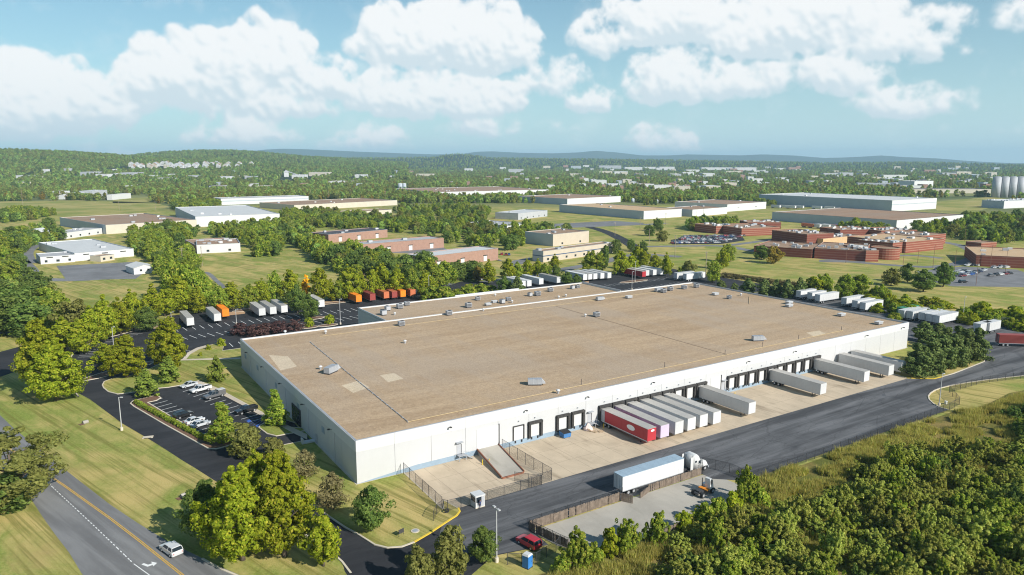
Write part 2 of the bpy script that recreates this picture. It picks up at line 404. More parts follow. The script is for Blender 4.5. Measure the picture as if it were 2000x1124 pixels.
def m_leaf(name, c0, c1, c2=None, trans=0.46, rnd=0.12, huev=0.008):
    """foliage: every leaf face its own tone, every tree its own slight shift"""
    t = NT(name); i = t.island(); r = t.rand()
    c = t.mix(i, c0, c1)
    if c2 is not None:
        wn = t.new('ShaderNodeTexWhiteNoise', noise_dimensions='1D'); t.put(wn.inputs['W'], i)
        c = t.mix(t.math('GREATER_THAN', wn.outputs['Value'], 0.90), c, c2)
    c = t.hsv(c, h=t.math('ADD', t.math('MULTIPLY', r, huev*2), 0.5-huev), val=t.math('ADD', t.math('MULTIPLY', r, rnd*2), 1-rnd))
    d = t.new('ShaderNodeBsdfDiffuse'); t.put(d.inputs['Color'], c)
    tr = t.new('ShaderNodeBsdfTranslucent'); t.put(tr.inputs['Color'], t.hsv(c, sat=1.1, val=1.15))
    mx = t.new('ShaderNodeMixShader'); mx.inputs[0].default_value = trans
    t.l.new(d.outputs[0], mx.inputs[1]); t.l.new(tr.outputs[0], mx.inputs[2]); t.l.new(mx.outputs[0], t.out.inputs['Surface'])
    return t.mat
def m_glass(name='window_glass', col=(0.02,0.03,0.04)):
    if name in MATS: return MATS[name]
    t = NT(name); t.bsdf(col, 0.08, spec=0.8); MATS[name] = t.mat; return t.mat
def m_wire():
    t = NT('chain_link_wire'); p = t.pos()
    sx = t.new('ShaderNodeSeparateXYZ'); t.put(sx.inputs[0], p)
    h = t.math('ADD', sx.outputs[0], sx.outputs[1])
    def band(a): return t.math('LESS_THAN', t.math('FRACT', t.math('MULTIPLY', a, 12.0)), 0.15)
    k = t.math('MAXIMUM', band(t.math('ADD', h, sx.outputs[2])), band(t.math('SUBTRACT', h, sx.outputs[2])))
    d = t.new('ShaderNodeBsdfDiffuse'); d.inputs['Color'].default_value = (0.035, 0.037, 0.04, 1)
    tr = t.new('ShaderNodeBsdfTransparent'); mx = t.new('ShaderNodeMixShader'); t.put(mx.inputs[0], k)
    t.l.new(tr.outputs[0], mx.inputs[1]); t.l.new(d.outputs[0], mx.inputs[2]); t.l.new(mx.outputs[0], t.out.inputs['Surface']); return t.mat
def m_brickband(name, c0, c1, period=1.6):
    t = NT(name); p = t.pos(); sx = t.new('ShaderNodeSeparateXYZ'); t.put(sx.inputs[0], p)
    k = t.math('GREATER_THAN', t.math('FRACT', t.math('MULTIPLY', sx.outputs[2], 1/period)), 0.70)
    n = t.noise(p, 1.2, 4, 0.7)
    c = t.mix(k, t.mix(n, tuple(x*0.82 for x in c0), c0), t.mix(n, tuple(x*0.82 for x in c1), c1))
    t.bsdf(c, 0.9, spec=0.15); return t.mat

GRASS = m_grass(); MEADOW = m_meadow(); FIELD = m_field()
ASPH = m_asphalt('dark_sealed_asphalt', (0.026,0.027,0.031), (0.052,0.053,0.058), 0.3, 0.4)
COURT = m_asphalt('truck_court_asphalt', (0.065,0.066,0.070), (0.195,0.196,0.202), 0.25, 0.75)
ROAD = m_asphalt('grey_road_asphalt', (0.165,0.163,0.163), (0.27,0.268,0.265), 0.0, 0.8, R(72))
STREET = m_asphalt('pale_street_asphalt', (0.17,0.17,0.175), (0.26,0.26,0.265), 0.0, 0.3)
CONC = m_concrete('dock_apron_concrete', (0.53,0.43,0.31), stain=0.75)
WALK = m_concrete('sidewalk_concrete', (0.56,0.48,0.38), stain=0.2)
KERB = m_concrete('kerb_concrete', (0.60,0.53,0.42), stain=0.25)
GREYC = m_concrete('grey_yard_concrete', (0.40,0.37,0.32), stain=0.55, stainc=(0.22,0.20,0.15))
WHITE_LINE = paint('white_line_paint', (0.78,0.78,0.76), 0.7, 0.10, 3.0, dirt=0.15)
YELLOW_LINE = paint('yellow_line_paint', (0.72,0.40,0.03), 0.7, 0.12, 3.0)
YELLOW = paint('yellow_paint', (0.72,0.50,0.05), 0.5)
BLUE_LINE = paint('blue_line_paint', (0.05,0.13,0.45), 0.7)
ROOF = m_gravel_roof('gravel_roof', (0.375,0.262,0.162), (0.54,0.398,0.26), (0.44,0.35,0.265))
ROOF_PATCH = m_gravel_roof('fresh_gravel_patch', (0.56,0.44,0.30), (0.68,0.56,0.40), (0.6,0.5,0.38))
BROWN_ROOF = m_gravel_roof('brown_gravel_roof', (0.30,0.19,0.125), (0.40,0.27,0.185), (0.33,0.25,0.19))
TAN_ROOF = m_gravel_roof('tan_gravel_roof', (0.52,0.35,0.20), (0.62,0.44,0.27), (0.55,0.40,0.25))
WALL = paint('white_wall_paint', (0.52,0.52,0.52), 0.75, 0.03, 0.12, dirt=0.06, dirtcol=(0.36,0.33,0.30))
BAND = paint('white_parapet_paint', (0.60,0.60,0.595), 0.7, 0.03, 0.12, dirt=0.05, dirtcol=(0.44,0.42,0.39))
BASEBLUE = paint('blue_grey_base_paint', (0.26,0.34,0.42), 0.8, 0.1, 0.3)
LIGHTGREY = paint('light_grey_paint', (0.42,0.43,0.45), 0.6, 0.08, 0.3, dirt=0.2)
GREY_METAL = paint('galvanised_metal', (0.42,0.44,0.47), 0.45, 0.12, 0.8, metal=0.3, dirt=0.2)
DARK_METAL = paint('dark_metal', (0.05,0.05,0.055), 0.5, 0.15, 1.0)
BLACK = paint('black_rubber', (0.022,0.022,0.024), 0.8, 0.2, 2.0)
SEAL = paint('dock_seal_foam', (0.045,0.043,0.042), 0.9, 0.3, 2.0, dirt=0.4, dirtcol=(0.16,0.14,0.12))
TYRE = paint('tyre_rubber', (0.025,0.025,0.026), 0.85, 0.2, 2.0)
RIM = paint('wheel_rim', (0.55,0.56,0.58), 0.35, 0.1, 2.0, metal=0.5)
GLASS = m_glass(); WIRE = m_wire()
BARK = paint('tree_bark', (0.13,0.10,0.075), 0.95, 0.3, 1.5)
MULCH = paint('mulch', (0.17,0.095,0.06), 0.95, 0.3, 1.5)
WOOD = paint('weathered_fence_wood', (0.20,0.155,0.12), 0.9, 0.35, 1.2, dirt=0.6, dirtcol=(0.06,0.045,0.035))
POLE_WOOD = paint('utility_pole_wood', (0.30,0.24,0.18), 0.9, 0.2, 1.0)
POLE_GREY = paint('light_pole_grey', (0.45,0.45,0.45), 0.5, 0.1, 1.0)
POLE_BROWN = paint('light_pole_brown', (0.22,0.11,0.075), 0.6, 0.1, 1.0)
BRICK = m_brickband('banded_red_brick', (0.27,0.088,0.058), (0.40,0.22,0.16))
BRICK_DARK = m_brickband('banded_dark_brick', (0.22,0.07,0.05), (0.27,0.125,0.09))
BRICKP = paint('pinkish_brick', (0.34,0.205,0.155), 0.9, 0.12, 0.5)
TANW = paint('tan_wall', (0.50,0.43,0.345), 0.85, 0.06, 0.2)
GREYROOF = paint('grey_membrane_roof', (0.40,0.40,0.41), 0.8, 0.12, 0.1, dirt=0.3)
WHITEROOF = paint('white_membrane_roof', (0.56,0.565,0.56), 0.7, 0.06, 0.1, dirt=0.12)
DARKROOF = paint('dark_membrane_roof', (0.07,0.07,0.08), 0.8, 0.15, 0.1)
# foliage kinds
LEAF = {
 'lime':   m_leaf('leaf_lime_green', (0.169,0.226,0.015), (0.435,0.473,0.040), (0.520,0.473,0.055)),
 'mid':    m_leaf('leaf_mid_green', (0.154,0.239,0.029), (0.397,0.464,0.067), (0.580,0.529,0.096)),
 'dark':   m_leaf('leaf_dark_green', (0.084,0.150,0.036), (0.270,0.344,0.082), None),
 'ever':   m_leaf('leaf_evergreen', (0.070,0.114,0.034), (0.222,0.270,0.084), None, trans=0.2),
 'conif':  m_leaf('leaf_conifer', (0.102,0.155,0.024), (0.292,0.337,0.059), None, trans=0.2),
 'willow': m_leaf('leaf_grey_green', (0.191,0.239,0.042), (0.529,0.541,0.125), (0.644,0.604,0.162), huev=0.014, rnd=0.2),
 'olive':  m_leaf('leaf_olive', (0.153,0.165,0.039), (0.356,0.352,0.105), None),
 'rust':   m_leaf('leaf_rust', (0.186,0.154,0.028), (0.407,0.303,0.061), (0.452,0.275,0.055)),
 'gold':   m_leaf('leaf_gold', (0.763,0.484,0.026), (1.165,0.737,0.054), None),
 'purple': m_leaf('leaf_purple', (0.075,0.039,0.040), (0.223,0.125,0.111), None),
 'sparse': m_leaf('leaf_sparse_brown', (0.17,0.15,0.065), (0.34,0.30,0.14), None),
 'wood':   m_leaf('leaf_woodland', (0.159,0.245,0.060), (0.457,0.516,0.124), (0.517,0.460,0.136), rnd=0.34, huev=0.03),
}
GRASSBLADE = m_leaf('tall_grass_blades', (0.30,0.29,0.07), (0.60,0.51,0.17), (0.24,0.31,0.06), trans=0.45, rnd=0.2)
# ---------------------------------------------------------------- land: ground sheet and hills
mb = MB(); mb.add([(-20000,-20000,0),(20000,-20000,0),(20000,20000,0),(-20000,20000,0)], [(0,1,2,3)])
struct('ground', mb, GRASS)
def m_hill(name, a, b):
    t = NT(name); p = t.pos(); n1 = t.noise(p, 0.012, 6, 0.7); n2 = t.noise(p, 0.0016, 4, 0.6)
    c = t.mix(t.ramp(t.math('ADD', t.math('MULTIPLY', n1, 0.6), t.math('MULTIPLY', n2, 0.4)), 0.35, 0.65), a, b)
    t.bsdf(c, 0.95, spec=0.1, bump=n1, bstr=1.0, bdist=14); return t.mat
HILL = m_hill('wooded_hill', (0.018,0.030,0.013), (0.050,0.068,0.026))
def elev(px, y, D):           # height of a skyline point seen at px, y if it stands D metres away
    vx, vy, vz = (px-1000)/FPX, math.cos(PITCH)+(562-y)/FPX*math.sin(PITCH), -math.sin(PITCH)+(562-y)/FPX*math.cos(PITCH)
    az = math.atan2(vx, vy); h = CAMH+D*vz/math.hypot(vx, vy)
    a = math.pi/2-PSI-az
    return (CAM[0]+D*math.cos(a), CAM[1]+D*math.sin(a), max(2.0, h), a)
HILLDEF = []
def hill_z(hd, az, d):
    sky, D, depth, rows, sub = hd
    vx = math.tan(az); px_ = 1000+FPX*vx*1.0/math.cos(PITCH)*0.985
    xs = [p[0] for p in sky]
    if px_ < xs[0] or px_ > xs[-1]: return 0.0
    y = float(np.interp(px_, xs, [p[1] for p in sky])); h = max(2.0, elev(px_, y, D)[2]-sub)
    k = (d-D)/depth
    return h*float(np.interp(k, [r_[0] for r_ in rows], [r_[1] for r_ in rows], left=0, right=0))
def terrain(u, v):
    dx, dy = u-CAM[0], v-CAM[1]; d = math.hypot(dx, dy)
    if d < 1500: return 0.0
    az = math.pi/2-PSI-math.atan2(dy, dx)
    if abs(az) > 1.2: return 0.0
    return max([0.0]+[hill_z(hd, az, d) for hd in HILLDEF])
def GT(px_, py_):
    """where the line of sight through a pixel meets the land, hills included"""
    vx, vy, vz = (px_-1000)/FPX, math.cos(PITCH)+(562-py_)/FPX*math.sin(PITCH), -math.sin(PITCH)+(562-py_)/FPX*math.cos(PITCH)
    L = math.hypot(vx, vy); a = math.pi/2-PSI-math.atan2(vx, vy); t = 900.0
    while t < 9000:
        u, v = CAM[0]+t*math.cos(a), CAM[1]+t*math.sin(a); z = CAMH+t*vz/L
        if z <= terrain(u, v): return (u, v, max(0.0, terrain(u, v)))
        t *= 1.012
    return (u, v, 0.0)
def hill(name, sky, D, depth, mat, n=90, rows=None, sub=0.0):
    rows = rows or [(-1.0,0.0),(-0.7,0.16),(-0.4,0.5),(-0.15,0.9),(0.0,1.0),(0.3,0.8),(0.7,0.3),(1.0,0.0)]
    hd = (sky, D, depth, rows, sub); HILLDEF.append(hd); mb = MB(); vs = []
    a0 = elev(sky[0][0], 310, D)[3]; a1 = elev(sky[-1][0], 310, D)[3]
    for i in range(n):
        a = a0+(a1-a0)*i/(n-1); az = math.pi/2-PSI-a
        for (k, f) in rows:
            d = D+k*depth; vs.append((CAM[0]+d*math.cos(a), CAM[1]+d*math.sin(a), hill_z(hd, az, d)-0.5*(f == 0)))
    m = len(rows); fs = [(i*m+k, i*m+k+1, (i+1)*m+k+1, (i+1)*m+k) for i in range(n-1) for k in range(m-1)]
    mb.add(vs, [f[::-1] for f in fs]); return struct(name, mb, mat, smooth=True)
hill('hills', [(-400,289),(-100,287),(0,288.5),(60,290),(120,292),(180,295.5),(240,300),(300,305),(400,311),(480,318)], 3400, 1500, HILL, 60, sub=15)
hill('hills', [(100,318),(180,312),(250,304),(290,298),(340,294),(400,291.5),(450,291.5),(500,293.5),(540,297.5),(600,303),(680,308),(800,316)], 4600, 2500, HILL, 60, [(-1.0,0.0),(-0.65,0.33),(-0.4,0.58),(-0.15,0.9),(0.0,1.0),(0.3,0.8),(0.7,0.3),(1.0,0.0)], sub=15)
hill('hills', [(380,312),(500,304.5),(600,305),(700,306),(800,306),(850,304.5),(875,299.5),(900,298.5),(925,300.5),(955,306),(1100,308),(1300,310.5),(1500,314),(1620,316),(1750,314.5),(1850,316),(2000,320.5),(2300,321)], 6400, 2300, HILL, 140, sub=16)
hill('hills', [(440,306),(520,293),(560,291),(620,292.5),(700,296.5),(780,299.5),(850,302),(905,301),(930,297),(960,296),(1020,299),(1080,300),(1130,298),(1160,295),(1200,298),(1250,304),(1300,304),(1340,302),(1440,304),(1480,302),(1540,304),(1600,309),(1640,308),(1680,306),(1710,304),(1750,307),(1820,310),(1880,315),(1960,319),(2300,321)], 14500, 1800, HILL, 160)

# ---------------------------------------------------------------- roads and paving
def GL(pts, z=0.0): return [G(*p, z) for p in pts]
road_r = [(-100,190),(-78,138),(-61.1,86.5),(-57.9,73.5),(-50,45.3),(-46.7,33.8),(-41.8,17),(-38.2,6.2),(-34.7,-3.4),(-29.1,-16),(-25,-24),(-12,-50)]
road_l = [(-30,-70),(-43,-24),(-47.3,-6.8),(-48.7,1.2),(-50.6,9.7),(-52.5,18.9),(-54.9,31.7),(-60,50),(-66,68),(-74,92),(-89,138),(-112,195)]
road = sheet('road', road_r+road_l, 0.012, ROAD)
yl = [(-58.6,60),(-53.4,44.1),(-48.9,31.4),(-42.2,10.9),(-38.5,-1.2),(-34.4,-15.2),(-28,-38)]
def offset(pts, d):
    L, Rr = strip_poly(pts, abs(d)*2); return L if d > 0 else Rr
for d in (0.14, -0.14): ribbon('road_marking', offset(yl, d), 0.13, 0.018, YELLOW_LINE, road)
ds = smooth_line([(-58,58.5),(-53.1,40.6),(-50.4,30.3),(-44.7,9.1),(-40.3,-7.8)], 2)
acc = 0.0; on = []
for i in range(len(ds)-1):
    a, b = Vector(ds[i]), Vector(ds[i+1]); L = (b-a).length; k = 0.0
    while k < L:
        s0 = a+(b-a)*(k/L); e0 = a+(b-a)*(min(L, k+0.62)/L)
        ribbon('road_marking', [tuple(s0), tuple(e0)], 0.16, 0.018, WHITE_LINE, road); k += 1.25
ribbon('road_marking', [(-40.2,-8.2),(-38.7,-12.5),(-33,-30)], 0.14, 0.018, WHITE_LINE, road)
# turn arrow
ar = GL([(276,1103),(281,1100.5),(289,1103.5),(297,1101),(295,1097.5),(307,1100),(299,1107),(298.5,1104),(288,1107.5)])
sheet('road_marking', ar, 0.018, WHITE_LINE, road)

drive_l = [(-12.6,-21.4),(-17,-4),(-23.4,17.5),(-25.5,25.6),(-27.1,31.3),(-29.5,40.8),(-32.1,50.4),(-35.7,62.9),(-41.4,88.5),(-43.8,96.3),(-46.5,118),(-43.1,145.8),(-37.9,157.2),(-31.7,163.7),(-22.8,170.4),(-15.7,176),(-8,193)]
lot = [(-13,-50),(-12.8,-28.4),(-12.2,-25.5)]+drive_l+[(140,193),(262,178),(262,99),(-0.5,99),(-0.5,-14),(10,-19.3),(19,-33),(18.5,-39),(9,-37),(3,-40),(0,-50)]
plot = sheet('parking_lot', lot, 0.020, ASPH)
sheet('driveway', GL([(-90,712),(40,677),(118,676),(168,744),(60,716),(-90,768)]), 0.016, ASPH)
court = [(9.6,-19.4),(161.5,-19.4),(167.3,-24.0),(189.5,-23.5),(200,-22.7),(206,-20.4),(208.6,-17.8),(207,-8),(206,98),(262,98),(262,-12),(252,-32),(235,-48),(193.2,-36.2),(173.8,-31),(162.2,-29.3),(155,-29.8),(148.7,-31.9),(144.6,-36),(143.4,-40.1),(66,-40.3),(61,-36),(61,-33.4),(18.5,-33.2),(18.5,-39),(8.6,-36.6),(2,-30)]
sheet('truck_court', court, 0.026, COURT)
apron = sheet('concrete_apron', [(9.6,-19.5),(166,-19.5),(166,-0.05),(9.6,-0.05)], 0.034, CONC)
for u in np.arange(14.5, 166, 4.9):                       # slab joints of the apron
    ribbon('apron_joint', [(u,-19.4),(u,-0.1)], 0.05, 0.038, paint('joint_filler', (0.20,0.16,0.12), 0.9), apron)
for v in (-6.4, -12.9): ribbon('apron_joint', [(9.8,v),(165.8,v)], 0.05, 0.0385, MATS['joint_filler'], apron)
sheet('grey_yard', [(18.6,-33.6),(42.0,-33.6),(60.8,-33.6),(63,-37),(64,-45.2),(44,-46.2),(38,-46.4),(23.4,-45.6),(19.6,-40)], 0.022, GREYC)

# lawns
def wall_edge(*p): return list(p)
lawn1 = GL([(212,766),(203,759),(200,753),(204,746),(220,740),(240,738),(274,730),(302,716.5),(322,708),(355,704),(360,700),(370,690),(387,681),(410,675),(440,667)])+[(-1,122),(47.6,122),(47.6,98.6),(-0.15,98.4),(-0.15,40.5)]+GL([(520,811),(424,759.5),(388,744.5),(352,753.5),(328,757.5),(306,759.5),(270,765.5),(250,768.5),(230,770.5)])
island(lawn1, GRASS, KERB)
L4 = [(-0.15,26),(-0.15,-0.15),(10,-0.15),(9.4,-18.8)]+GL([(867,979),(895,994),(898,1000),(892,1008),(870,1022),(840,1042),(809,1060),(785,1069),(757,1071),(732,1065),(702,1046),(674,1031),(619,994),(560,955),(500,912),(492,897),(515,885),(552,870.5),(600,861)])
island(L4, GRASS, KERB)
yk = GL([(809,1060),(840,1042),(870,1022),(892,1008),(898,1000),(895,993)]); kerb(yk, YELLOW, 0.34, 0.17)
island(GL([(506,836),(508,832),(515,828),(524,822),(534,822),(560,835),(600,838),(598,842),(556,849.5),(540,852.5),(522,848)]), GRASS, KERB)
hedge_isl = GL([(255,789),(260,784),(276,780),(300,774.5),(309,774.5),(314,778),(306,783),(288,787),(330,812),(400,852),(412,860),(440,857),(457,852),(459,857),(452,870),(424,877.5),(408,877.5),(320,829),(262,795)])
island(hedge_isl, MULCH, KERB, name='planting_bed')
sheet('sidewalk', GL([(376,748),(388,744),(424,759.5),(520,811.5),(600,850),(600,860),(578,850),(518,818),(480,796.5),(440,775.5),(416,765)]), 0.15, WALK)
sheet('sidewalk', GL([(347,705.5),(347,703),(470,699.5),(470,702.5)]), 0.156, WALK)
sheet('sidewalk', GL([(357,702),(366,690),(384,680.5),(404,675),(410,676.5),(388,684),(372,693),(362,705)]), 0.158, WALK)
kerb([(-12.2,-29.5),(-12.2,-25.5),(-12.8,-21.4),(-16.0,-8)], KERB)
kerb([(-25.4,-24),(-28.8,-17.5),(-30.8,-12.5)], KERB)
kerb([(-43.8,92)]+[(-46.5,118),(-44.5,138),(-43.1,145.8),(-37.9,157.2),(-31.7,163.7),(-22.8,170.4),(-17,170),(-14,176),(-8,193)], KERB)
L6 = [(161.6,-19.2),(167.5,-23.9),(178,-24.2),(189.5,-23.4),(200,-22.6),(206,-20.2),(208.3,-17.7),(207,-8),(205,30),(205,97),(196.4,98),(196.4,-0.15),(166.2,-0.15)]
island(L6, GRASS, KERB)
kerb([(161.6,-19.2),(167.5,-23.9),(172,-24.1)], YELLOW, 0.34, 0.17)
kerb(smooth_line([(143.4,-40.3),(143.6,-37.1),(148.5,-32.1),(155,-29.9),(162.2,-29.5),(173.8,-31.2),(193.2,-36.4),(232,-48.5)], 1), KERB)
for (x, y, a, b) in ((233,725,11.5,2.6),(612,622,4.6,2.6),(640,636,4.0,1.8),(604,640,3.5,1.6),(1238,550,9.5,2.4),(478,607,5.0,2.0),(655,592,6.5,1.6),(672,541,6,2)):
    if y < 545: continue
    c = G(x, y); rot = 0.5 if x == 233 else (0.0 if x > 1000 else math.pi/2*(x < 0))
    pl = [(c[0]+a*math.cos(t)*math.cos(rot)-b*math.sin(t)*math.sin(rot), c[1]+a*math.cos(t)*math.sin(rot)+b*math.sin(t)*math.cos(rot)) for t in np.linspace(0, 2*math.pi, 20)[:-1]]
    island(pl, MULCH, KERB, name='planting_bed')
BED = paint('dry_needle_bed', (0.42,0.27,0.16), 0.95, 0.25, 0.4)
sheet('planting_bed', GL([(140,692),(172,671),(210,658.5),(262,645.5),(300,643),(350,634),(350,622),(300,628),(250,634),(200,645),(150,662),(118,684)]), 0.05, BED)
for q in ([(443,617),(478,613.5),(480,609),(446,610)], [(625,597),(668,592),(666,588),(628,590)], [(1128,557),(1136,552),(1150,549),(1150,554)]): sheet('planting_bed', GL(q), 0.06, BED)
# stall lines
def line(p, q, w=0.17, mat=None): ribbon('stall_marking', [p, q], w, 0.0300, mat or WHITE_LINE, plot)
a0, a1 = G(294,792), G(327,783); b0, b1 = G(332,813), G(366,804)
for k in range(-1, 11):
    t = k/4
    line((a0[0]+(b0[0]-a0[0])*t, a0[1]+(b0[1]-a0[1])*t), (a1[0]+(b1[0]-a1[0])*t, a1[1]+(b1[1]-a1[1])*t))
a0, a1 = G(378,775.6), G(408,766); b0, b1 = G(466,817), G(498,808)
for k in range(-2, 10):
    t = k/7.6
    line((a0[0]+(b0[0]-a0[0])*t, a0[1]+(b0[1]-a0[1])*t), (a1[0]+(b1[0]-a1[0])*t, a1[1]+(b1[1]-a1[1])*t))
for q in ([(478,822),(512,813)],[(500,834),(520,816)],[(490,828),(516,814)],[(495,831),(518,815)]): line(G(*q[0]), G(*q[1]), 0.12, BLUE_LINE)
sheet('stall_marking', GL([(481,823),(487,820),(492,823),(486,826)]), 0.0304, BLUE_LINE, plot)
sheet('stall_marking', GL([(499,832),(505,829),(510,832),(504,835)]), 0.0304, BLUE_LINE, plot)
for k in range(60):                                        # rows of trailer stalls on the back lot
    u = -12+3.05*k
    if u < 150: line((u+0.9, 145.5), (u-0.6, 151.8), 0.2); line((u, 160.5), (u-0.6, 167), 0.2)
    if 2 < u < 46: line((u, 126), (u, 132), 0.2)
for u in np.arange(158, 238, 3.1): line((u,112),(u,118)); line((u,134),(u,140)); line((u,150),(u,155))
for k in range(13):                                        # angled stalls on the west drive
    p = Vector((-42.2+0.35*k*1.3, 139+k*2.35)) if k < 5 else Vector((-38+1.9*(k-5), 155+1.65*(k-5)))
    line(tuple(p), (p.x+4.4, p.y-2.0))
for k in range(9): line((-26+1.5*k, 120+2.2*k*0.6), (-22+1.5*k, 117.6+2.2*k*0.6))

# streets farther off
def street(px, w, mat=STREET, z=0.03): ribbon('street', smooth_line(GL(px), 2), w, z, mat)
street([(-60,656),(0,652),(48,650),(90,645)], 7)
street([(40,510),(60,530),(62,545),(130,548),(200,545),(262,535),(270,525)], 9)
street([(58,515),(48,490),(90,470),(120,462)], 8)
sheet('yard', GL([(110,520),(262,512),(300,520),(265,545),(130,548)]), 0.028, STREET)
street([(385,540),(402,528),(430,556),(450,570)], 2.5)
street([(780,562),(850,557),(910,557),(1000,545),(1080,530),(1180,513),(1220,500),(1260,497),(1330,502)], 9)
sheet('yard', GL([(860,565),(900,550),(960,552),(1000,545),(1010,560),(905,572)]), 0.034, ASPH)
street([(1120,438),(1180,450),(1230,476),(1250,492),(1262,505)], 10, ASPH)
street([(1020,437),(1070,441),(1130,440),(1250,440),(1300,436)], 9)
street([(1262,482),(1330,481),(1420,480),(1470,492),(1530,494),(1640,510),(1760,520),(1840,523),(1900,508),(1905,494),(1880,480),(1840,473)], 8)
street([(1420,480),(1500,470),(1580,458),(1600,452)], 7)
sheet('yard', GL([(1310,469),(1370,460),(1450,463),(1455,470),(1410,477),(1312,478)]), 0.034, ASPH)
sheet('yard', GL([(1600,480+28),(1690,511),(1690,514),(1600,512)]), 0.036, STREET)
sheet('yard', GL([(1790,530),(1880,521),(1985,527),(2040,545),(2040,562),(1900,560),(1860,560),(1810,548)]), 0.034, STREET)
street([(1740,500),(1790,499),(1840,505)], 7)
sheet('yard', GL([(1010,441),(1200,432),(1260,436),(1250,440),(1100,446)]), 0.034, STREET)
sheet('yard', GL([(640,480),(760,470),(860,480),(880,492),(970,505),(985,512),(940,500),(880,497),(660,492)]), 0.030, STREET)
sheet('yard', GL([(990,512),(1035,503),(1035,513),(1000,520)]), 0.031, STREET)
for q in ([(-200,397),(50,393),(150,392),(300,396),(330,404),(300,412),(180,424),(60,420),(-200,424)], [(420,402),(575,402),(560,412),(420,412)], [(1820,395),(1935,385),(1990,392),(1900,415),(1830,412)], [(220,388),(300,386),(330,396),(220,397)], [(1455,412),(1640,410),(1700,418),(1530,414)]):
    sheet('field', GL(q), 0.05, FIELD)
sheet('meadow', [(10,-45),(23,-47),(44,-47.6),(64,-46),(66,-41.5),(142,-41.5),(150,-44),(172,-42),(260,-58),(260,-160),(0,-160),(4,-80)], 0.010, MEADOW)

# ---------------------------------------------------------------- the warehouse
WL, WD, WH = 195.94, 98.2, 9.04
wh = thing('warehouse', 'huge low white warehouse with brown gravel roof and a long row of truck docks', 'warehouse')
def bld(name, mbx, mat, parent=None): return mbx.build(name, mat, parent or wh)
backing = MB(); backing.box(0.12, WL-0.12, 0.12, WD-0.12, 0, 8.5); bld('core_wall', backing, LIGHTGREY)
wing = MB(); wing.box(47.9, 153.7, WD+0.02, 124.4, 0, 8.5); bld('wing_wall', wing, WALL)
n = 24; pw = WL/n
for i in range(n):                                          # tilt-up panels of the dock wall
    b = MB(); x0, x1 = i*pw+0.03, (i+1)*pw-0.03
    b.box(x0, x1, 0.0, 0.115, 0.0, 6.70); bld('wall_panel', b, WALL)
    b = MB(); b.box(x0-0.015, x1+0.015, -0.06, 0.115, 6.705, WH); bld('parapet_panel', b, BAND)
    b = MB(); b.box(x0, x1, -0.06, 0.115, 0, WH-0.005); 
    b = MB(); b.box(x0, x1, WD-0.115, WD, 0.0, WH); bld('wall_panel', b, WALL)
n2 = 12; pd = (WD-0.24)/n2
for i in range(n2):
    y0, y1 = 0.12+i*pd+0.03, 0.12+(i+1)*pd-0.03
    b = MB(); b.box(0.0, 0.115, y0, y1, 0, 6.70); bld('wall_panel', b, WALL)
    b = MB(); b.box(-0.06, 0.115, y0-0.015, y1+0.015, 6.705, WH); bld('parapet_panel', b, BAND)
    b = MB(); b.box(WL-0.115, WL, y0, y1, 0, WH); bld('wall_panel', b, WALL)
b = MB(); b.add([(0.0,-0.02,0.0),(WL-30,-0.02,0.0),(WL-30,-0.02,1.15),(13,-0.02,1.15),(0.05,-0.02,0.15),(0.0,0.02,0.0),(WL-30,0.02,0.0),(WL-30,0.02,1.15),(13,0.02,1.15),(0.05,0.02,0.15)],
    [(0,1,2,3,4),(9,8,7,6,5),(2,1,6,7),(3,2,7,8),(4,3,8,9)]); bld('base_band', b, BASEBLUE)
sheetw = MB(); sheetw.add([(0.3,0.3,8.62),(WL-0.3,0.3,8.62),(WL-0.3,WD-0.3,8.62),(0.3,WD-0.3,8.62)], [(0,1,2,3)]); bld('roof', sheetw, ROOF)
sheetw = MB(); sheetw.add([(48.2,WD+0.3,8.63),(153.4,WD+0.3,8.63),(153.4,124.1,8.63),(48.2,124.1,8.63)], [(0,1,2,3)]); bld('roof', sheetw, ROOF)
def cap(x0, x1, y0, y1, z=WH, t=0.07):
    b = MB(); b.box(x0, x1, y0, y1, 8.4, z); bld('parapet', b, BAND)
    b = MB(); b.box(x0-0.04, x1+0.04, y0-0.04, y1+0.04, z+0.003, z+t); bld('parapet_cap', b, GREY_METAL)
cap(0.12, WL-0.12, 0.12, 0.36); cap(0.12, 0.36, 0.42, WD-0.42); cap(WL-0.36, WL-0.12, 0.42, WD-0.42, WH+0.05)
cap(0.12, 47.8, WD-0.36, WD-0.12); cap(153.8, WL-0.12, WD-0.36, WD-0.12); cap(47.9, 153.7, WD-0.34, WD-0.14, 8.95)
cap(47.9, 48.2, WD+0.05, 124.1); cap(153.4, 153.7, WD+0.05, 124.1, WH+0.35); cap(48.3, 153.3, 124.12, 124.4)
cap(89, 119.5, 124.45, 124.75, WH+0.5)
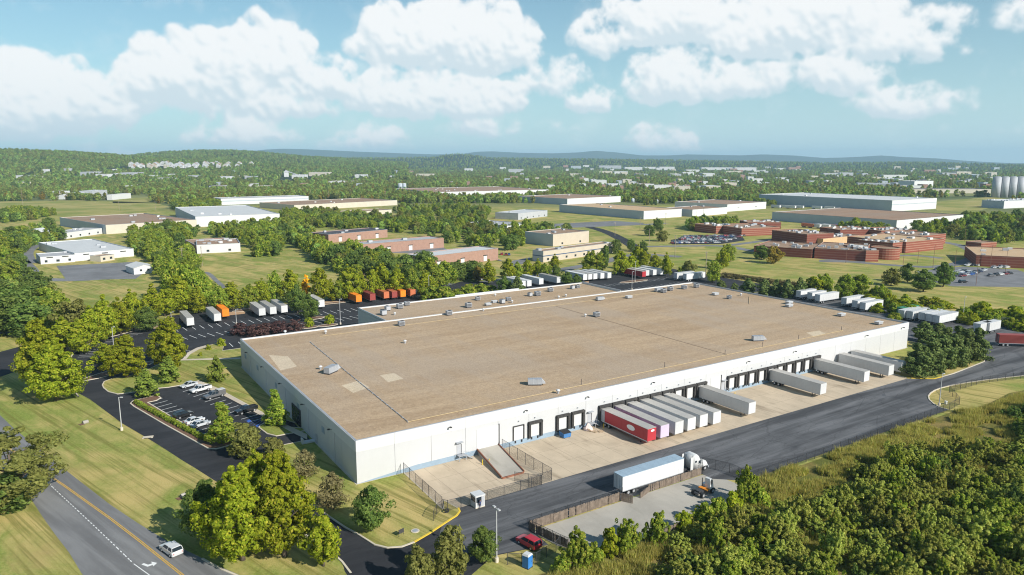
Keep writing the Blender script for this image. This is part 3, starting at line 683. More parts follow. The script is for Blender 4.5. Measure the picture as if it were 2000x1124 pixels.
# roof marks: patches, gas pipe, expansion joint
for (q, m) in ((((667,753),(700,744),(722,757),(690,768)), ROOF_PATCH), (((742,733),(770,729),(788,740),(758,747)), ROOF_PATCH), (((525,694),(562,696),(580,716),(548,724)), ROOF_PATCH),
               (((1575,650),(1600,646),(1612,652),(1590,658)), ROOF_PATCH)):
    sheet('gravel_patch', [G(x, y, 8.63) for x, y in q], 8.626, m, wh)
PIPE = paint('yellow_gas_pipe', (0.55,0.42,0.22), 0.7)
b = MB(); b.tube((13.4,4.9,8.78), (167,5.6,8.78), 0.06, n=6); bld('gas_pipe', b, PIPE)
b = MB(); b.tube((22,89.0,8.78), (168,89.6,8.78), 0.05, n=6); bld('gas_pipe', b, PIPE)
b = MB(); b.tube((17.3,84,8.75), (13.5,4.9,8.75), 0.07, n=6); bld('gas_pipe', b, GREY_METAL)
for k in range(26):
    t = k/25; b = MB(); b.cbox((17.3-3.8*t, 84-79*t, 8.72), (0.38,0.22,0.12)); bld('pipe_support', b, LIGHTGREY)
b = MB(); b.box(112.66,112.82,5.9,88.4,8.6,8.67); bld('expansion_joint', b, paint('joint_cover', (0.17,0.125,0.09), 0.8))
b = MB(); b.tube((190,62,8.75),(196-18,52,8.75),0.06,n=6); bld('gas_pipe', b, PIPE)
for u in (60.4, 88.5, 112.0, 128, 145, 167):
    b = MB(); b.tube((u,6.0,8.62),(u,6.0,10.1),0.07,n=6); bld('vent_pipe', b, DARK_METAL)
# light fittings along both walls
def wall_light(x, y, z, ang):
    b = MB(); d = Vector((math.cos(ang), math.sin(ang), 0))
    b.tube((x,y,z), tuple(Vector((x,y,z))+d*0.5+Vector((0,0,0.25))), 0.05, n=6)
    p = Vector((x,y,z))+d*0.7+Vector((0,0,0.2)); b.cbox(tuple(p), (0.55,0.4,0.2), ang); bld('wall_light', b, DARK_METAL)
for px in (877, 1025, 1145, 1273, 1459, 1550, 1690, 1761):
    lo = 0.0; hi = WL
    for _ in range(40):
        m = (lo+hi)/2
        if PX(m, 0, 7.6)[0] < px: lo = m
        else: hi = m
    wall_light(lo, -0.06, 7.7, -math.pi/2)
for v in (14, 33, 52, 70, 88): wall_light(-0.06, v, 6.9, math.pi)
for v in (12.5, 30.5, 49, 68, 86):
    b = MB(); b.box(-0.16, -0.003, v-0.07, v+0.07, 0.3, 6.6); bld('downspout', b, BAND)
LOUV = paint('louvre_blue_grey', (0.30,0.36,0.42), 0.7)
for v in (20, 38.5, 58, 77.5, 92):
    b = MB(); b.box(-0.06, -0.002, v-0.9, v+0.9, 4.2, 5.6)
    for k in range(5): b.box(-0.10, -0.06, v-0.9, v+0.9, 4.25+k*0.27, 4.36+k*0.27)
    bld('louvre', b, LOUV)
# glazed entrance of the west wall
b = MB(); b.box(-0.25, -0.003, 36.6, 43.4, 0.15, 4.4); ent = bld('entrance', b, DARK_METAL)
for k in range(4):
    for j in range(3):
        b = MB(); b.box(-0.29, -0.255, 36.9+k*1.62, 38.3+k*1.62, 0.35+j*1.35, 1.5+j*1.35); b.build('pane', GLASS, ent)
b = MB(); b.box(-0.10, -0.003, 24.4, 25.5, 0.15, 2.3); bld('door', b, LIGHTGREY)
b = MB(); b.box(-3.0, -0.003, 25.9, 27.1, 0.0, 0.5); b.box(-3.0,-2.7,25.9,27.1,0.5,1.4); bld('door_ramp', b, BAND)

# docks
DOORW = paint('dock_door_white', (0.58,0.58,0.575), 0.6, 0.04, 0.5)
def dock(u, seal=True):
    b = MB(); b.box(u-1.25, u+1.25, -0.055, -0.004, 1.25, 4.15); d = bld('dock_door', b, DOORW)
    for k in range(4):
        b = MB(); b.box(u-1.2, u+1.2, -0.075, -0.057, 1.32+k*0.70, 1.96+k*0.70); b.build('door_section', DOORW, d)
    if seal:
        for s in (-1, 1):
            b = MB(); b.box(u+s*1.62-0.26, u+s*1.62+0.26, -0.62, -0.022, 1.05, 4.35); b.build('seal_pad', SEAL, d)
        b = MB(); b.box(u-1.88, u+1.88, -0.70, -0.022, 4.352, 4.85); b.build('head_pad', SEAL, d)
    for s in (-1, 1):
        b = MB(); b.box(u+s*0.85-0.16, u+s*0.85+0.16, -0.16, -0.025, 0.55, 1.10); b.build('bumper', BLACK, d)
    b = MB(); b.box(u-0.11, u+0.11, -0.30, -0.003, 5.5, 5.68); bld('dock_light', b, GREY_METAL)
    return d
TR_U = [62.8,66.95,71.1,75.25,79.4,83.55,96.0,124.6,145.35]
for u in [62.8+4.15*k for k in range(9)]+[108.0+4.15*k for k in range(10)]+[42.4,50.2,54.6]: dock(u)
dock(38.0, False)
b = MB()
for s in (-1, 1): b.box(38+s*1.4-0.12, 38+s*1.4+0.12, -0.2, -0.022, 1.2, 4.4)
b.box(36.5, 39.5, -0.2, -0.022, 4.4, 4.6); bld('door_frame', b, SEAL)
for (u, w, h, z0) in ((30.0, 5.6, 4.6, 1.2), (101.8, 4.0, 4.2, 1.2)):
    b = MB(); b.box(u-w/2, u+w/2, -0.045, -0.004, z0, z0+h); d = bld('overhead_door', b, DOORW)
    b = MB(); b.box(u+w/2, u+w/2+0.12, -0.22, -0.003, z0, z0+h+0.2); b.build('door_track', DARK_METAL, d)
for u in (22.8, 58.3, 104.9, 169.6):
    b = MB(); z0 = 1.2 if u < 160 else 0.0
    b.box(u-0.5, u+0.5, -0.06, -0.003, z0, z0+2.15); d = bld('door', b, LIGHTGREY)
    b = MB(); b.box(u+0.52, u+0.64, -0.10, -0.003, z0, z0+2.2); b.build('door_jamb', DARK_METAL, d)
    b = MB(); b.box(u-0.8, u+0.8, -0.8, -0.003, z0+2.7, z0+2.8); bld('door_canopy', b, GREY_METAL)
# ---------------------------------------------------------------- rooftop equipment
ZR = 8.625
NTH = ['first','second','third','fourth','fifth','sixth','seventh','eighth','ninth','tenth','eleventh','twelfth','thirteenth']
def rtu_mesh_set():
    P = {}
    # square condenser-type unit
    b = MB(); b.box(-1.0,1.0,-0.8,0.8,0.35,1.55); P['cab'] = b.mesh('cabinet', LIGHTGREY)
    b = MB(); b.box(-1.03,1.03,-0.83,0.83,1.553,1.66); P['lid'] = b.mesh('lid', GREY_METAL)
    b = MB(); b.tube((0.35,0,1.662),(0.35,0,1.80),0.55,n=16); P['fan'] = b.mesh('fan', DARK_METAL)
    b = MB()
    for k in range(9): b.box(-0.9+k*0.2,-0.78+k*0.2,-0.835,-0.803,0.45,1.45)
    P['gr'] = b.mesh('grille', DARK_METAL)
    b = MB(); b.box(-0.9,0.9,-0.7,0.7,0.0,0.35); P['curb'] = b.mesh('curb', DARK_METAL)
    # long make-up air unit
    b = MB(); b.box(-1.9,1.5,-0.75,0.75,0.3,1.6); P['cab2'] = b.mesh('cabinet', GREY_METAL)
    b = MB(); b.add([(1.503,-0.75,0.5),(2.4,-0.75,0.5),(1.503,-0.75,1.6),(1.503,0.75,0.5),(2.4,0.75,0.5),(1.503,0.75,1.6)], [(0,1,2),(5,4,3),(1,4,5,2),(0,3,4,1)]); P['hood2'] = b.mesh('intake_hood', LIGHTGREY)
    b = MB(); b.box(-0.7,-0.5,-0.79,0.79,0.35,1.64); b.box(0.4,0.6,-0.79,0.79,0.35,1.64); P['rib2'] = b.mesh('seam', LIGHTGREY)
    b = MB(); b.box(-1.8,1.4,-0.65,0.65,0,0.3); P['curb2'] = b.mesh('curb', DARK_METAL)
    # mushroom vent
    b = MB(); b.tube((0,0,0),(0,0,0.75),0.26,n=10); P['pipe'] = b.mesh('duct', GREY_METAL)
    b = MB(); b.tube((0,0,0.7),(0,0,0.92),0.52,0.46,n=14); b.tube((0,0,0.922),(0,0,1.08),0.46,0.15,n=14); P['cap'] = b.mesh('cap', BAND)
    # flat exhaust box
    b = MB(); b.box(-1.25,1.25,-0.8,0.8,0.25,0.95); P['cab3'] = b.mesh('cabinet', GREY_METAL)
    b = MB(); b.box(-1.35,1.35,-0.9,0.9,0.952,1.06); P['lid3'] = b.mesh('lid', BAND)
    b = MB(); b.box(-1.1,1.1,-0.7,0.7,0,0.25); P['curb3'] = b.mesh('curb', DARK_METAL)
    return P
RP = rtu_mesh_set()
SETS = {'box': ('cab','lid','fan','gr','curb'), 'long': ('cab2','hood2','rib2','curb2'), 'vent': ('pipe','cap'), 'flat': ('cab3','lid3','curb3')}
RNAME = {'box':'rooftop_unit','long':'air_handler','vent':'roof_vent','flat':'exhaust_fan'}
def roof_item(kind, px, py, label, group, rz=0.0, sc=1.0, z=ZR):
    u, v = G(px, py, z)
    o = thing(RNAME[kind], label, 'roof vent' if kind == 'vent' else 'rooftop unit', (u, v, z), rz, group); o.scale = (sc, sc, sc)
    for k in SETS[kind]: link(RP[k].name.split('.')[0], RP[k], o)
    return o
for i, (x, y) in enumerate(sorted(((757,607),(749,616),(781,603),(795,597),(933,587),(915,601),(981,593),(993,588),(1035,579),(1050,578),(1075,570),(1118,565),(1128,563)))):
    roof_item('box', x, y, NTH[i]+' grey boxy unit from the left on the rear wing roof', 'units on the rear wing roof', random.choice((0, math.pi/2)), random.uniform(0.85,1.1))
for i, (x, y) in enumerate(((953,597),(966,592))):
    roof_item('flat', x, y, ('left','right')[i]+' low grey exhaust box among the units on the rear wing roof', 'exhaust boxes on the rear wing roof', 0, 0.9)
for i, (x, y) in enumerate(((771,616),(967,579),(1000,592),(1091,583),(1105,580))):
    roof_item('vent', x, y, NTH[i]+' small white mushroom vent from the left on the rear wing roof', 'vents on the rear wing roof')
for i, (x, y) in enumerate(((784,637),(877,616),(1296,572),(1309,568),(1336,565),(1360,562))):
    roof_item('box', x, y, NTH[i]+' grey boxy unit from the left along the back edge of the main roof', 'units along the back of the main roof', 0, 1.0)
roof_item('long', 1172, 587, 'pale long air handler near the back of the main roof', None, 0, 0.9)
roof_item('flat', 1228, 583, 'low pale exhaust box on the main roof, right of the expansion joint top', None)
roof_item('long', 1287, 570, 'white long air handler with hood at the back edge of the main roof', None, 0, 1.0)
roof_item('box', 1165, 619, 'dark grey unit on the main roof beside the dark expansion joint', None, 0, 1.0)
roof_item('long', 648, 728, 'large silver air handler alone at the left end of the main roof', None, R(35), 1.15)
roof_item('long', 1046, 752, 'blue-grey air handler on the main roof near the dock parapet, left one', None, R(-30), 1.0)
roof_item('long', 1481, 666, 'blue-grey air handler on the main roof near the dock parapet, right one', None, R(-25), 1.0)
roof_item('flat', 1397, 577, 'low silver exhaust box near the far back corner of the main roof', None)
roof_item('box', 1424, 584, 'small grey unit beside the short yellow pipe at the far back corner', None, 0, 0.8)
roof_item('flat', 1541, 594, 'low silver box near the right roof edge, rear one of a close pair', None)
roof_item('flat', 1541, 600, 'low silver box near the right roof edge, front one of a close pair', None)
roof_item('flat', 1643, 618, 'low silver exhaust box standing alone near the right roof edge', None)
roof_item('flat', 1716, 634, 'low silver exhaust box nearest the right front roof corner', None)
for (x, y, lab) in ((626,722,'thin white vent pipe beside the large silver air handler'),(557,652,'tall white vent at the back left roof edge'),(636,652,'small brown vent near the back left roof edge'),
    (791,671,'small white vent alone on the left of the main roof'),(944,608,'small white vent at the rear wing step of the main roof'),(1143,619,'small white vent left of the dark grey unit by the expansion joint'),
    (1090,769,'small white vent near the dock parapet, right of the blue-grey air handler'),(1447,578,'small vent near the right roof edge')):
    roof_item('vent', x, y, lab, None)

# ---------------------------------------------------------------- semi-trailers
def wheel_mesh(r, w, name='wheel'):
    t = MB(); t.tube((0,-w/2,0),(0,w/2,0), r, n=18, m=0)
    t.tube((0,-w/2-0.012,0),(0,w/2+0.012,0), r*0.56, n=14, m=1); t.tube((0,-w/2-0.03,0),(0,w/2+0.03,0), r*0.2, n=8, m=1)
    return t.mesh(name, [TYRE, RIM])
WHEEL_T = wheel_mesh(0.51, 0.56)
_tc = {}
def trailer_parts(col, roofcol, container=False, L=16.15, oval=False):
    key = (col, roofcol, container, L, oval)
    if key in _tc: return _tc[key]
    cm = paint('trailer_%s' % col, TCOL[col], 0.45, 0.06, 0.25, spec=0.4, dirt=0.22, dirtcol=tuple(x*0.55 for x in TCOL[col]), rnd=0.10)
    rm = paint('trailer_roof_%s' % roofcol, TCOL[roofcol], 0.5, 0.10, 0.25, dirt=0.45, dirtcol=tuple(x*0.6 for x in TCOL[roofcol]), rnd=0.15)
    h = L/2; W2 = 1.30; z0, z1 = 1.18, 4.08; P = []
    b = MB(); b.box(-h+0.06, h, -W2, W2, z0, z1-0.05)
    step = 0.30 if container else 1.22
    for k in range(int((L-0.3)/step)+1):
        x = -h+0.15+k*step; d = 0.05 if container else 0.018
        for s in (-1, 1): b.box(x-step*(0.22 if container else 0.03), x+step*(0.22 if container else 0.03), s*W2-(d if s < 0 else -0.001), s*W2+(d if s > 0 else -0.001), z0+0.12, z1-0.14)
    P.append(('body', b.mesh('body', cm), None))
    b = MB(); b.box(-h+0.02, h+0.02, -W2-0.03, W2+0.03, z1-0.05+0.002, z1+0.03)
    if not container:
        for k in range(7): x = -h+1.3+k*2.2; b.box(x-0.04, x+0.04, -W2, W2, z1+0.03, z1+0.045)
    P.append(('roof', b.mesh('roof', rm), None))
    b = MB()
    for s in (-1, 1): b.box(-h+0.05, h-0.05, s*W2-0.035, s*W2+0.035, z0-0.14, z0-0.002)
    P.append(('bottom_rail', b.mesh('bottom_rail', GREY_METAL), None))
    for s in (-1, 1):
        b = MB(); b.box(-h-0.005, -h+0.055, min(0.02*s,1.24*s), max(0.02*s,1.24*s), z0+0.03, z1-0.12)
        P.append(('rear_door', b.mesh('rear_door', cm), [('lock_bar', (lambda s=s: (lambda q: q.tube((-h-0.03,0.45*s,z0+0.05),(-h-0.03,0.45*s,z1-0.15),0.03,n=6).tube((-h-0.03,0.95*s,z0+0.05),(-h-0.03,0.95*s,z1-0.15),0.03,n=6).mesh('lock_bar', GREY_METAL))(MB()))())]))
    b = MB(); b.box(-h+0.3, -h+4.6, -0.55, -0.40, 0.85, z0-0.003); b.box(-h+0.3, -h+4.6, 0.40, 0.55, 0.85, z0-0.003)
    for x in (-h+1.6, -h+2.95): b.tube((x,-1.0,0.52),(x,1.0,0.52),0.07,n=6)
    P.append(('bogie', b.mesh('bogie', DARK_METAL), None))
    b = MB(); b.box(-h+0.02, -h+0.12, -1.1, 1.1, 0.55, 0.68)
    for s in (-1, 1): b.box(-h+0.04, -h+0.12, 0.6*s-0.05, 0.6*s+0.05, 0.68, z0-0.003)
    P.append(('underride_guard', b.mesh('underride_guard', GREY_METAL), None))
    lx = h-2.8
    for s in (-1, 1):
        b = MB(); b.box(lx-0.07, lx+0.07, 0.62*s-0.07, 0.62*s+0.07, 0.12, z0-0.003); b.box(lx-0.16, lx+0.16, 0.62*s-0.16, 0.62*s+0.16, 0.04, 0.12)
        P.append(('landing_leg', b.mesh('landing_leg', DARK_METAL), None))
    for x in (-h+1.6, -h+2.95):
        for s in (-1, 1): P.append(('wheel', WHEEL_T, (x, s*0.98, 0.53)))
    if oval:
        wm = paint('decal_white', (0.85,0.85,0.84), 0.5, 0.04)
        n = 24; cx, cz = 2.6, 2.75; T = [2*math.pi*i/n for i in range(n)]
        for ring in ([(cx+1.35*math.cos(t), -W2-0.03, cz+0.62*math.sin(t)) for t in T], [(cx-1.35*math.cos(t), W2+0.03, cz+0.62*math.sin(t)) for t in T], [(h+0.012, 0.55*math.cos(t)+0.2, 3.5+0.25*math.sin(t)) for t in T]):
            b = MB(); b.add(ring, [tuple(range(n))]); P.append(('decal', b.mesh('decal', wm), None))
        b = MB()
        for s in (-1, 1): b.box(-h+0.1, h-0.1, s*W2-(0.035 if s < 0 else -0.021), s*W2+(0.035 if s > 0 else -0.021), z0+0.02, z0+0.10)
        P.append(('stripe', b.mesh('stripe', wm), None))
        b = MB(); b.box(-h+0.055,-h+1.5,-W2-0.03,W2+0.03,z0+0.01,z1-0.08); P.append(('pale_end_panel', b.mesh('pale_end_panel', LIGHTGREY), None))
    _tc[key] = P; return P
TCOL = {'white':(0.60,0.60,0.595),'silver':(0.60,0.62,0.64),'red':(0.42,0.035,0.045),'orange':(0.80,0.22,0.015),'rust':(0.55,0.16,0.07),'maroon':(0.27,0.055,0.045),
        'green':(0.04,0.22,0.10),'lilac':(0.52,0.44,0.58),'roofgrey':(0.40,0.38,0.35),'roofblue':(0.36,0.47,0.56),'roofwhite':(0.56,0.56,0.555),'blue':(0.05,0.16,0.45)}
def trailer(col, roofcol, loc, rz, label, group, container=False, L=16.15, oval=False, name=None):
    jr = random.Random(label+str(loc)); loc = (loc[0]+jr.uniform(-0.12,0.12), loc[1]+jr.uniform(-0.22,0.22), loc[2]); rz += jr.uniform(-0.010,0.010)     # nobody parks to the millimetre
    o = thing(name or ('container_trailer' if container else 'semi_trailer'), label, 'trailer', loc, rz, group)
    for (nm, me, extra) in trailer_parts(col, roofcol, container, L, oval):
        c = link(nm, me, o)
        if isinstance(extra, tuple): c.location = extra
        elif extra:
            for (n2, m2) in extra: link(n2, m2, c)
    return o
ORD = ['second','third','fourth','fifth']
VC = -8.75
trailer('red','roofgrey',(TR_U[0],VC,0.03),-math.pi/2,'red semi-trailer with white oval emblem backed to the docks',None,oval=True)
trailer('lilac','roofgrey',(TR_U[1],VC,0.03),-math.pi/2,'lilac-sided semi-trailer at the docks right beside the red one',None)
for k in range(2, 6):
    trailer('white','roofgrey',(TR_U[k],VC,0.03),-math.pi/2,'white semi-trailer at the docks, %s to the right of the red trailer' % ORD[k-2],'trailers in the packed dock row')
trailer('white','roofgrey',(TR_U[6],VC,0.03),-math.pi/2,'white semi-trailer alone at the dock left of the middle overhead door',None)
trailer('white','roofgrey',(TR_U[7],VC,0.03),-math.pi/2,'white ribbed semi-trailer alone amid the second run of empty docks',None)
trailer('white','roofgrey',(TR_U[8],VC,0.03),-math.pi/2,'white semi-trailer at the last dock of the second run',None)
trailer('white','roofgrey',(157.2,VC,0.03),-math.pi/2,'white semi-trailer parked by blank wall, second from the right end',None)
trailer('white','roofgrey',(163.8,VC,0.03),-math.pi/2,'rightmost white semi-trailer parked along the dock wall',None)
def front_at(px, py, rz, L=16.15, off=0.0):      # trailer centre when its front lower corner is seen at a pixel
    u, v = G(px, py); return (u-math.cos(rz)*L/2+off, v-math.sin(rz)*L/2, 0.02)
D = -math.pi/2
def nw(px, py, col, roofcol, lab, grp=None, container=False, L=16.15):
    u, v = G(px, py); trailer(col, roofcol, (u-1.3, v+L/2+0.8, 0.02), D, lab, grp, container, L)
nw(381,642,'white','roofgrey','leftmost white trailer on the back lot, standing alone')
nw(434,633,'white','roofgrey','white trailer on the back lot left of the orange one')
nw(449,624,'orange','orange','orange trailer beside a white one on the left back lot')
nw(521,622,'white','roofgrey','left one of three white trailers in a row on the back lot')
nw(541,619,'white','roofgrey','middle one of three white trailers in a row on the back lot')
nw(564,616,'white','roofgrey','right one of three white trailers in a row on the back lot')
nw(636,605,'white','roofgrey','white trailer behind the dark trees on the back lot')
nw(708,595,'orange','orange','bright orange container trailer at the left of the coloured row',None,True)
nw(735,592,'maroon','maroon','dark red container trailer between two orange ones',None,True)
nw(762,588,'rust','rust','faded orange container left of the three close ones',None,True,14.6)
nw(778,586.5,'maroon','rust','faded red container between two orange containers in the tight row',None,True,14.6)
nw(794,585,'orange','orange','orange container second from the right in the coloured row',None,True,14.6)
nw(813,583,'rust','rust','rightmost faded orange container of the coloured row',None,True,14.6)
for k, (x, y) in enumerate(((1028,565),(1040,564),(1063,560))): nw(x, y, 'white', 'roofwhite', ('left','middle','right')[k]+' one of three white trailers behind trees past the rear wing')
nw(1097,557,'white','roofgrey','broad white trailer alone past the rear wing of the warehouse')
for k, x in enumerate((1148,1158,1168,1182,1196)): nw(x, 551.5-k*0.9, 'white', 'roofwhite' if k != 1 else 'roofgrey', NTH[k]+' white trailer from the left in the pack of five past the rear wing', 'five trailers packed past the rear wing')
nw(1263,545,'red','roofgrey','dark red trailer on the small north lot')
for k, x in enumerate((1270,1284,1299)): nw(x, 543-k*1.2, 'white', 'roofwhite', ('left','middle','right')[k]+' one of three white trailers right of the dark red one')
def east(px, py, lab, grp=None, col='white', roofcol='roofwhite', L=16.15, dv=0.0):    # rear (left end as seen) at pixel
    u, v = G(px, py); trailer(col, roofcol, (u+L/2, v+1.3+dv, 0.03), 0.0, lab, grp, False, L)
east(1341,551,'white trailer at the far back corner of the lot, front one of two',L=14.0)
east(1331,551,'white trailer at the far back corner of the lot, rear one of two',L=13.0,dv=3.6)
east(1585,590,'left white trailer of the first east-side pair, nearer one',L=10.5); east(1570,588,'left white trailer of the first east-side pair, farther one',L=11.5,dv=1.6)
east(1600,594,'white trailer right of the first east-side pair',L=14)
east(1652,601,'white trailer at the left of the second east-side group',L=13)
east(1674,607,'white trailer at the back right of the second east-side group',L=13); east(1690,611,'white trailer at the front right of the second east-side group',L=13)
east(1762,622,'green trailer roofed in green behind white ones on the east side',col='green',roofcol='green',L=12)
east(1766,627,'white trailer next to the green one on the east side',L=13); east(1781,629,'white trailer second from the green one on the east side',L=13)
east(1806,632,'left white trailer of the third east-side group',L=13); east(1819,635,'middle white trailer of the third east-side group',L=13); east(1834,638,'right white trailer of the third east-side group',L=14)
east(1913,655,'left white trailer of the pair at the far right edge',L=8.5); east(1932,653,'right white trailer of the pair at the far right edge',L=8.5)
trailer('maroon','maroon',(*(lambda p: (p[0]+3.5, p[1]+0.5))(G(1985,680)),0.03), R(-42), 'rust red container on chassis at the right frame edge', None, True, 14.6)
for (x, y, c) in ((1578,445,'rust'),(1590,446,'white'),(1608,447,'white'),(1620,447,'white'),(1632,448,'rust'),(1645,448,'blue'),(1664,450,'white')):
    u, v = G(x, y); trailer(c, 'roofwhite' if c == 'white' else c, (u, v, 0.03), R(-95), {'rust':'orange-red trailer by the far brown-roofed warehouse','white':'white trailer by the far brown-roofed warehouse','blue':'dark blue trailer by the far brown-roofed warehouse'}[c], 'trailers at the far brown-roofed warehouse', False, 14)
for (x, y) in ((1515,407),(1530,407),(1545,408),(1560,408),(1595,409),(1620,410)):
    u, v = G(x, y); trailer('white','roofwhite',(u, v, 0.03), R(-90), 'white trailer at the docks of the far long white warehouse', 'trailers at the far long white warehouse', False, 14)

# ---------------------------------------------------------------- road tractor and yard tractor
TW = paint('truck_white', (0.62,0.62,0.61), 0.3, 0.04, 0.5, coat=0.4, dirt=0.12)
WHEEL_S = wheel_mesh(0.52, 0.34)
def road_tractor(loc, rz, label):
    o = thing('road_tractor', label, 'truck', loc, rz)
    b = MB(); b.box(-3.6,3.3,-0.42,-0.30,0.75,0.98); b.box(-3.6,3.3,0.30,0.42,0.75,0.98); b.box(-3.0,-1.6,-0.45,0.45,1.0,1.18); b.build('chassis', DARK_METAL, o)
    b = MB()
    def sec(x, z0, z1, w0, w1): return [(x,-w0,z0),(x,w0,z0),(x,w0,z0+(z1-z0)*0.55),(x,w1,z1-0.12),(x,w1*0.82,z1),(x,-w1*0.82,z1),(x,-w1,z1-0.12),(x,-w0,z0+(z1-z0)*0.55)]
    b.loft([sec(-0.9,0.95,3.95,1.22,1.20), sec(0.2,0.95,4.0,1.22,1.18), sec(0.75,0.95,3.55,1.22,1.10), sec(1.15,0.95,2.95,1.20,1.02), sec(1.75,0.95,2.15,1.15,1.0)]); cab = b.build('cab', TW, o, True)
    b = MB(); b.loft([sec(1.76,0.85,2.12,1.12,0.86), sec(2.6,0.82,1.98,1.08,0.80), sec(3.35,0.80,1.80,1.0,0.72), sec(3.55,0.85,1.55,0.9,0.6)]); b.build('hood', TW, o, True)
    b = MB(); b.add([(1.19,-0.95,2.9),(1.19,0.95,2.9),(1.73,0.92,2.22),(1.73,-0.92,2.22)], [(0,1,2,3)]); b.v = [(x+0.04, y, z+0.03) for x, y, z in b.v]; b.build('windshield', GLASS, cab)
    for s in (-1, 1):
        b = MB(); b.box(0.55,1.2,s*1.235-0.02,s*1.235+0.02,1.95,2.6); b.build('side_window', GLASS, cab)
        b = MB(); b.box(-0.45,0.05,s*1.24-0.02,s*1.24+0.02,2.35,2.75); b.build('sleeper_window', GLASS, cab)
        b = MB(); b.box(1.3,1.42,s*1.5-0.1,s*1.5+0.1,1.9,2.65); b.tube((1.36,s*1.2,2.3),(1.36,s*1.5,2.3),0.03,n=6); b.build('mirror', TW, cab)
        b = MB(); b.box(2.0,3.3,s*1.1-0.16,s*1.1+0.16,1.08,1.22); b.build('fender', TW, o)
        b = MB(); b.tube((-0.2,s*0.95,0.72),(1.2,s*0.95,0.72),0.33,n=14); b.build('fuel_tank', GREY_METAL, o)
        b = MB(); b.tube((-1.05,s*1.0,0.9),(-1.05,s*1.0,3.9),0.085,n=8); b.build('exhaust_stack', RIM, o)
        b = MB(); b.box(3.45,3.58,s*0.72-0.16,s*0.72+0.16,1.05,1.25); b.build('headlight', paint('lamp_lens', (0.8,0.82,0.85), 0.15), o)
        b = MB(); b.box(-0.95,-1.7,s*1.2-0.03,s*1.2+0.03,1.0,3.7); b.build('side_fairing', TW, o)
    b = MB(); b.box(3.5,3.75,-1.15,1.15,0.42,0.80); b.build('bumper', GREY_METAL, o)
    b = MB(); b.box(3.55,3.60,-0.5,0.5,0.85,1.5)
    for k in range(6): b.box(3.60,3.62,-0.45+k*0.16,-0.38+k*0.16,0.88,1.48)
    b.build('grille', DARK_METAL, o)
    for x in (2.6, -1.9, -3.2):
        for s in (-1, 1): link('wheel', WHEEL_S if x > 0 else WHEEL_T, o).location = (x, s*(1.05 if x > 0 else 0.98), 0.53)
    return o
trailer('white','roofblue',(48.5,-31.2,0.03),0.0,'white semi-trailer with blue-grey roof coupled to the road tractor in the court',None)
road_tractor((60.2,-31.2,0.03), 0.0, 'white sleeper-cab road tractor coupled to the trailer behind the wooden fence')
def yard_tractor(loc, rz):
    o = thing('yard_tractor', 'small white and orange yard tractor parked on the grey concrete yard', 'truck', loc, rz)
    ORG = paint('tractor_orange', (0.75,0.26,0.03), 0.5)
    b = MB(); b.box(-2.4,2.1,-0.45,0.45,0.62,0.92); b.build('chassis', DARK_METAL, o)
    b = MB(); b.box(-0.2,0.75,-1.0,1.0,0.93,1.12); b.build('deck', ORG, o)
    b = MB(); b.loft([[(x,-1.0,z0),(x,0.25,z0),(x,0.2,z1),(x,-0.9,z1)] for x, z0, z1 in ((0.8,0.95,3.0),(1.3,0.95,3.05),(1.75,0.95,2.5),(1.95,0.95,1.7))]); cab = b.build('cab', TW, o)
    b = MB(); b.add([(1.34,-0.85,2.98),(1.34,0.15,2.98),(1.79,0.2,2.4),(1.79,-0.92,2.4)], [(0,1,2,3)]); b.v = [(x+0.03,y,z+0.02) for x, y, z in b.v]; b.build('windshield', GLASS, cab)
    b = MB(); b.box(0.95,1.5,-1.02,-0.97,1.9,2.7); b.build('side_window', GLASS, cab)
    b = MB(); b.box(1.0,2.25,0.3,1.05,0.7,1.55); b.build('engine_hood', TW, o)
    b = MB(); b.tube((0.7,0.75,0.9),(0.7,0.75,2.8),0.08,n=8); b.build('exhaust_stack', DARK_METAL, o)
    b = MB(); b.box(-1.9,-0.8,-0.42,0.42,1.0,1.2); b.build('fifth_wheel', DARK_METAL, o)
    b = MB(); b.box(2.2,2.4,-1.1,1.1,0.45,0.85); b.build('bumper', DARK_METAL, o)
    for x in (1.55, -1.6):
        for s in (-1, 1): link('wheel', WHEEL_S if x > 0 else WHEEL_T, o).location = (x, s*0.98, 0.53)
    return o
yp = G(1373, 965); yard_tractor((yp[0], yp[1], 0.03), R(8))

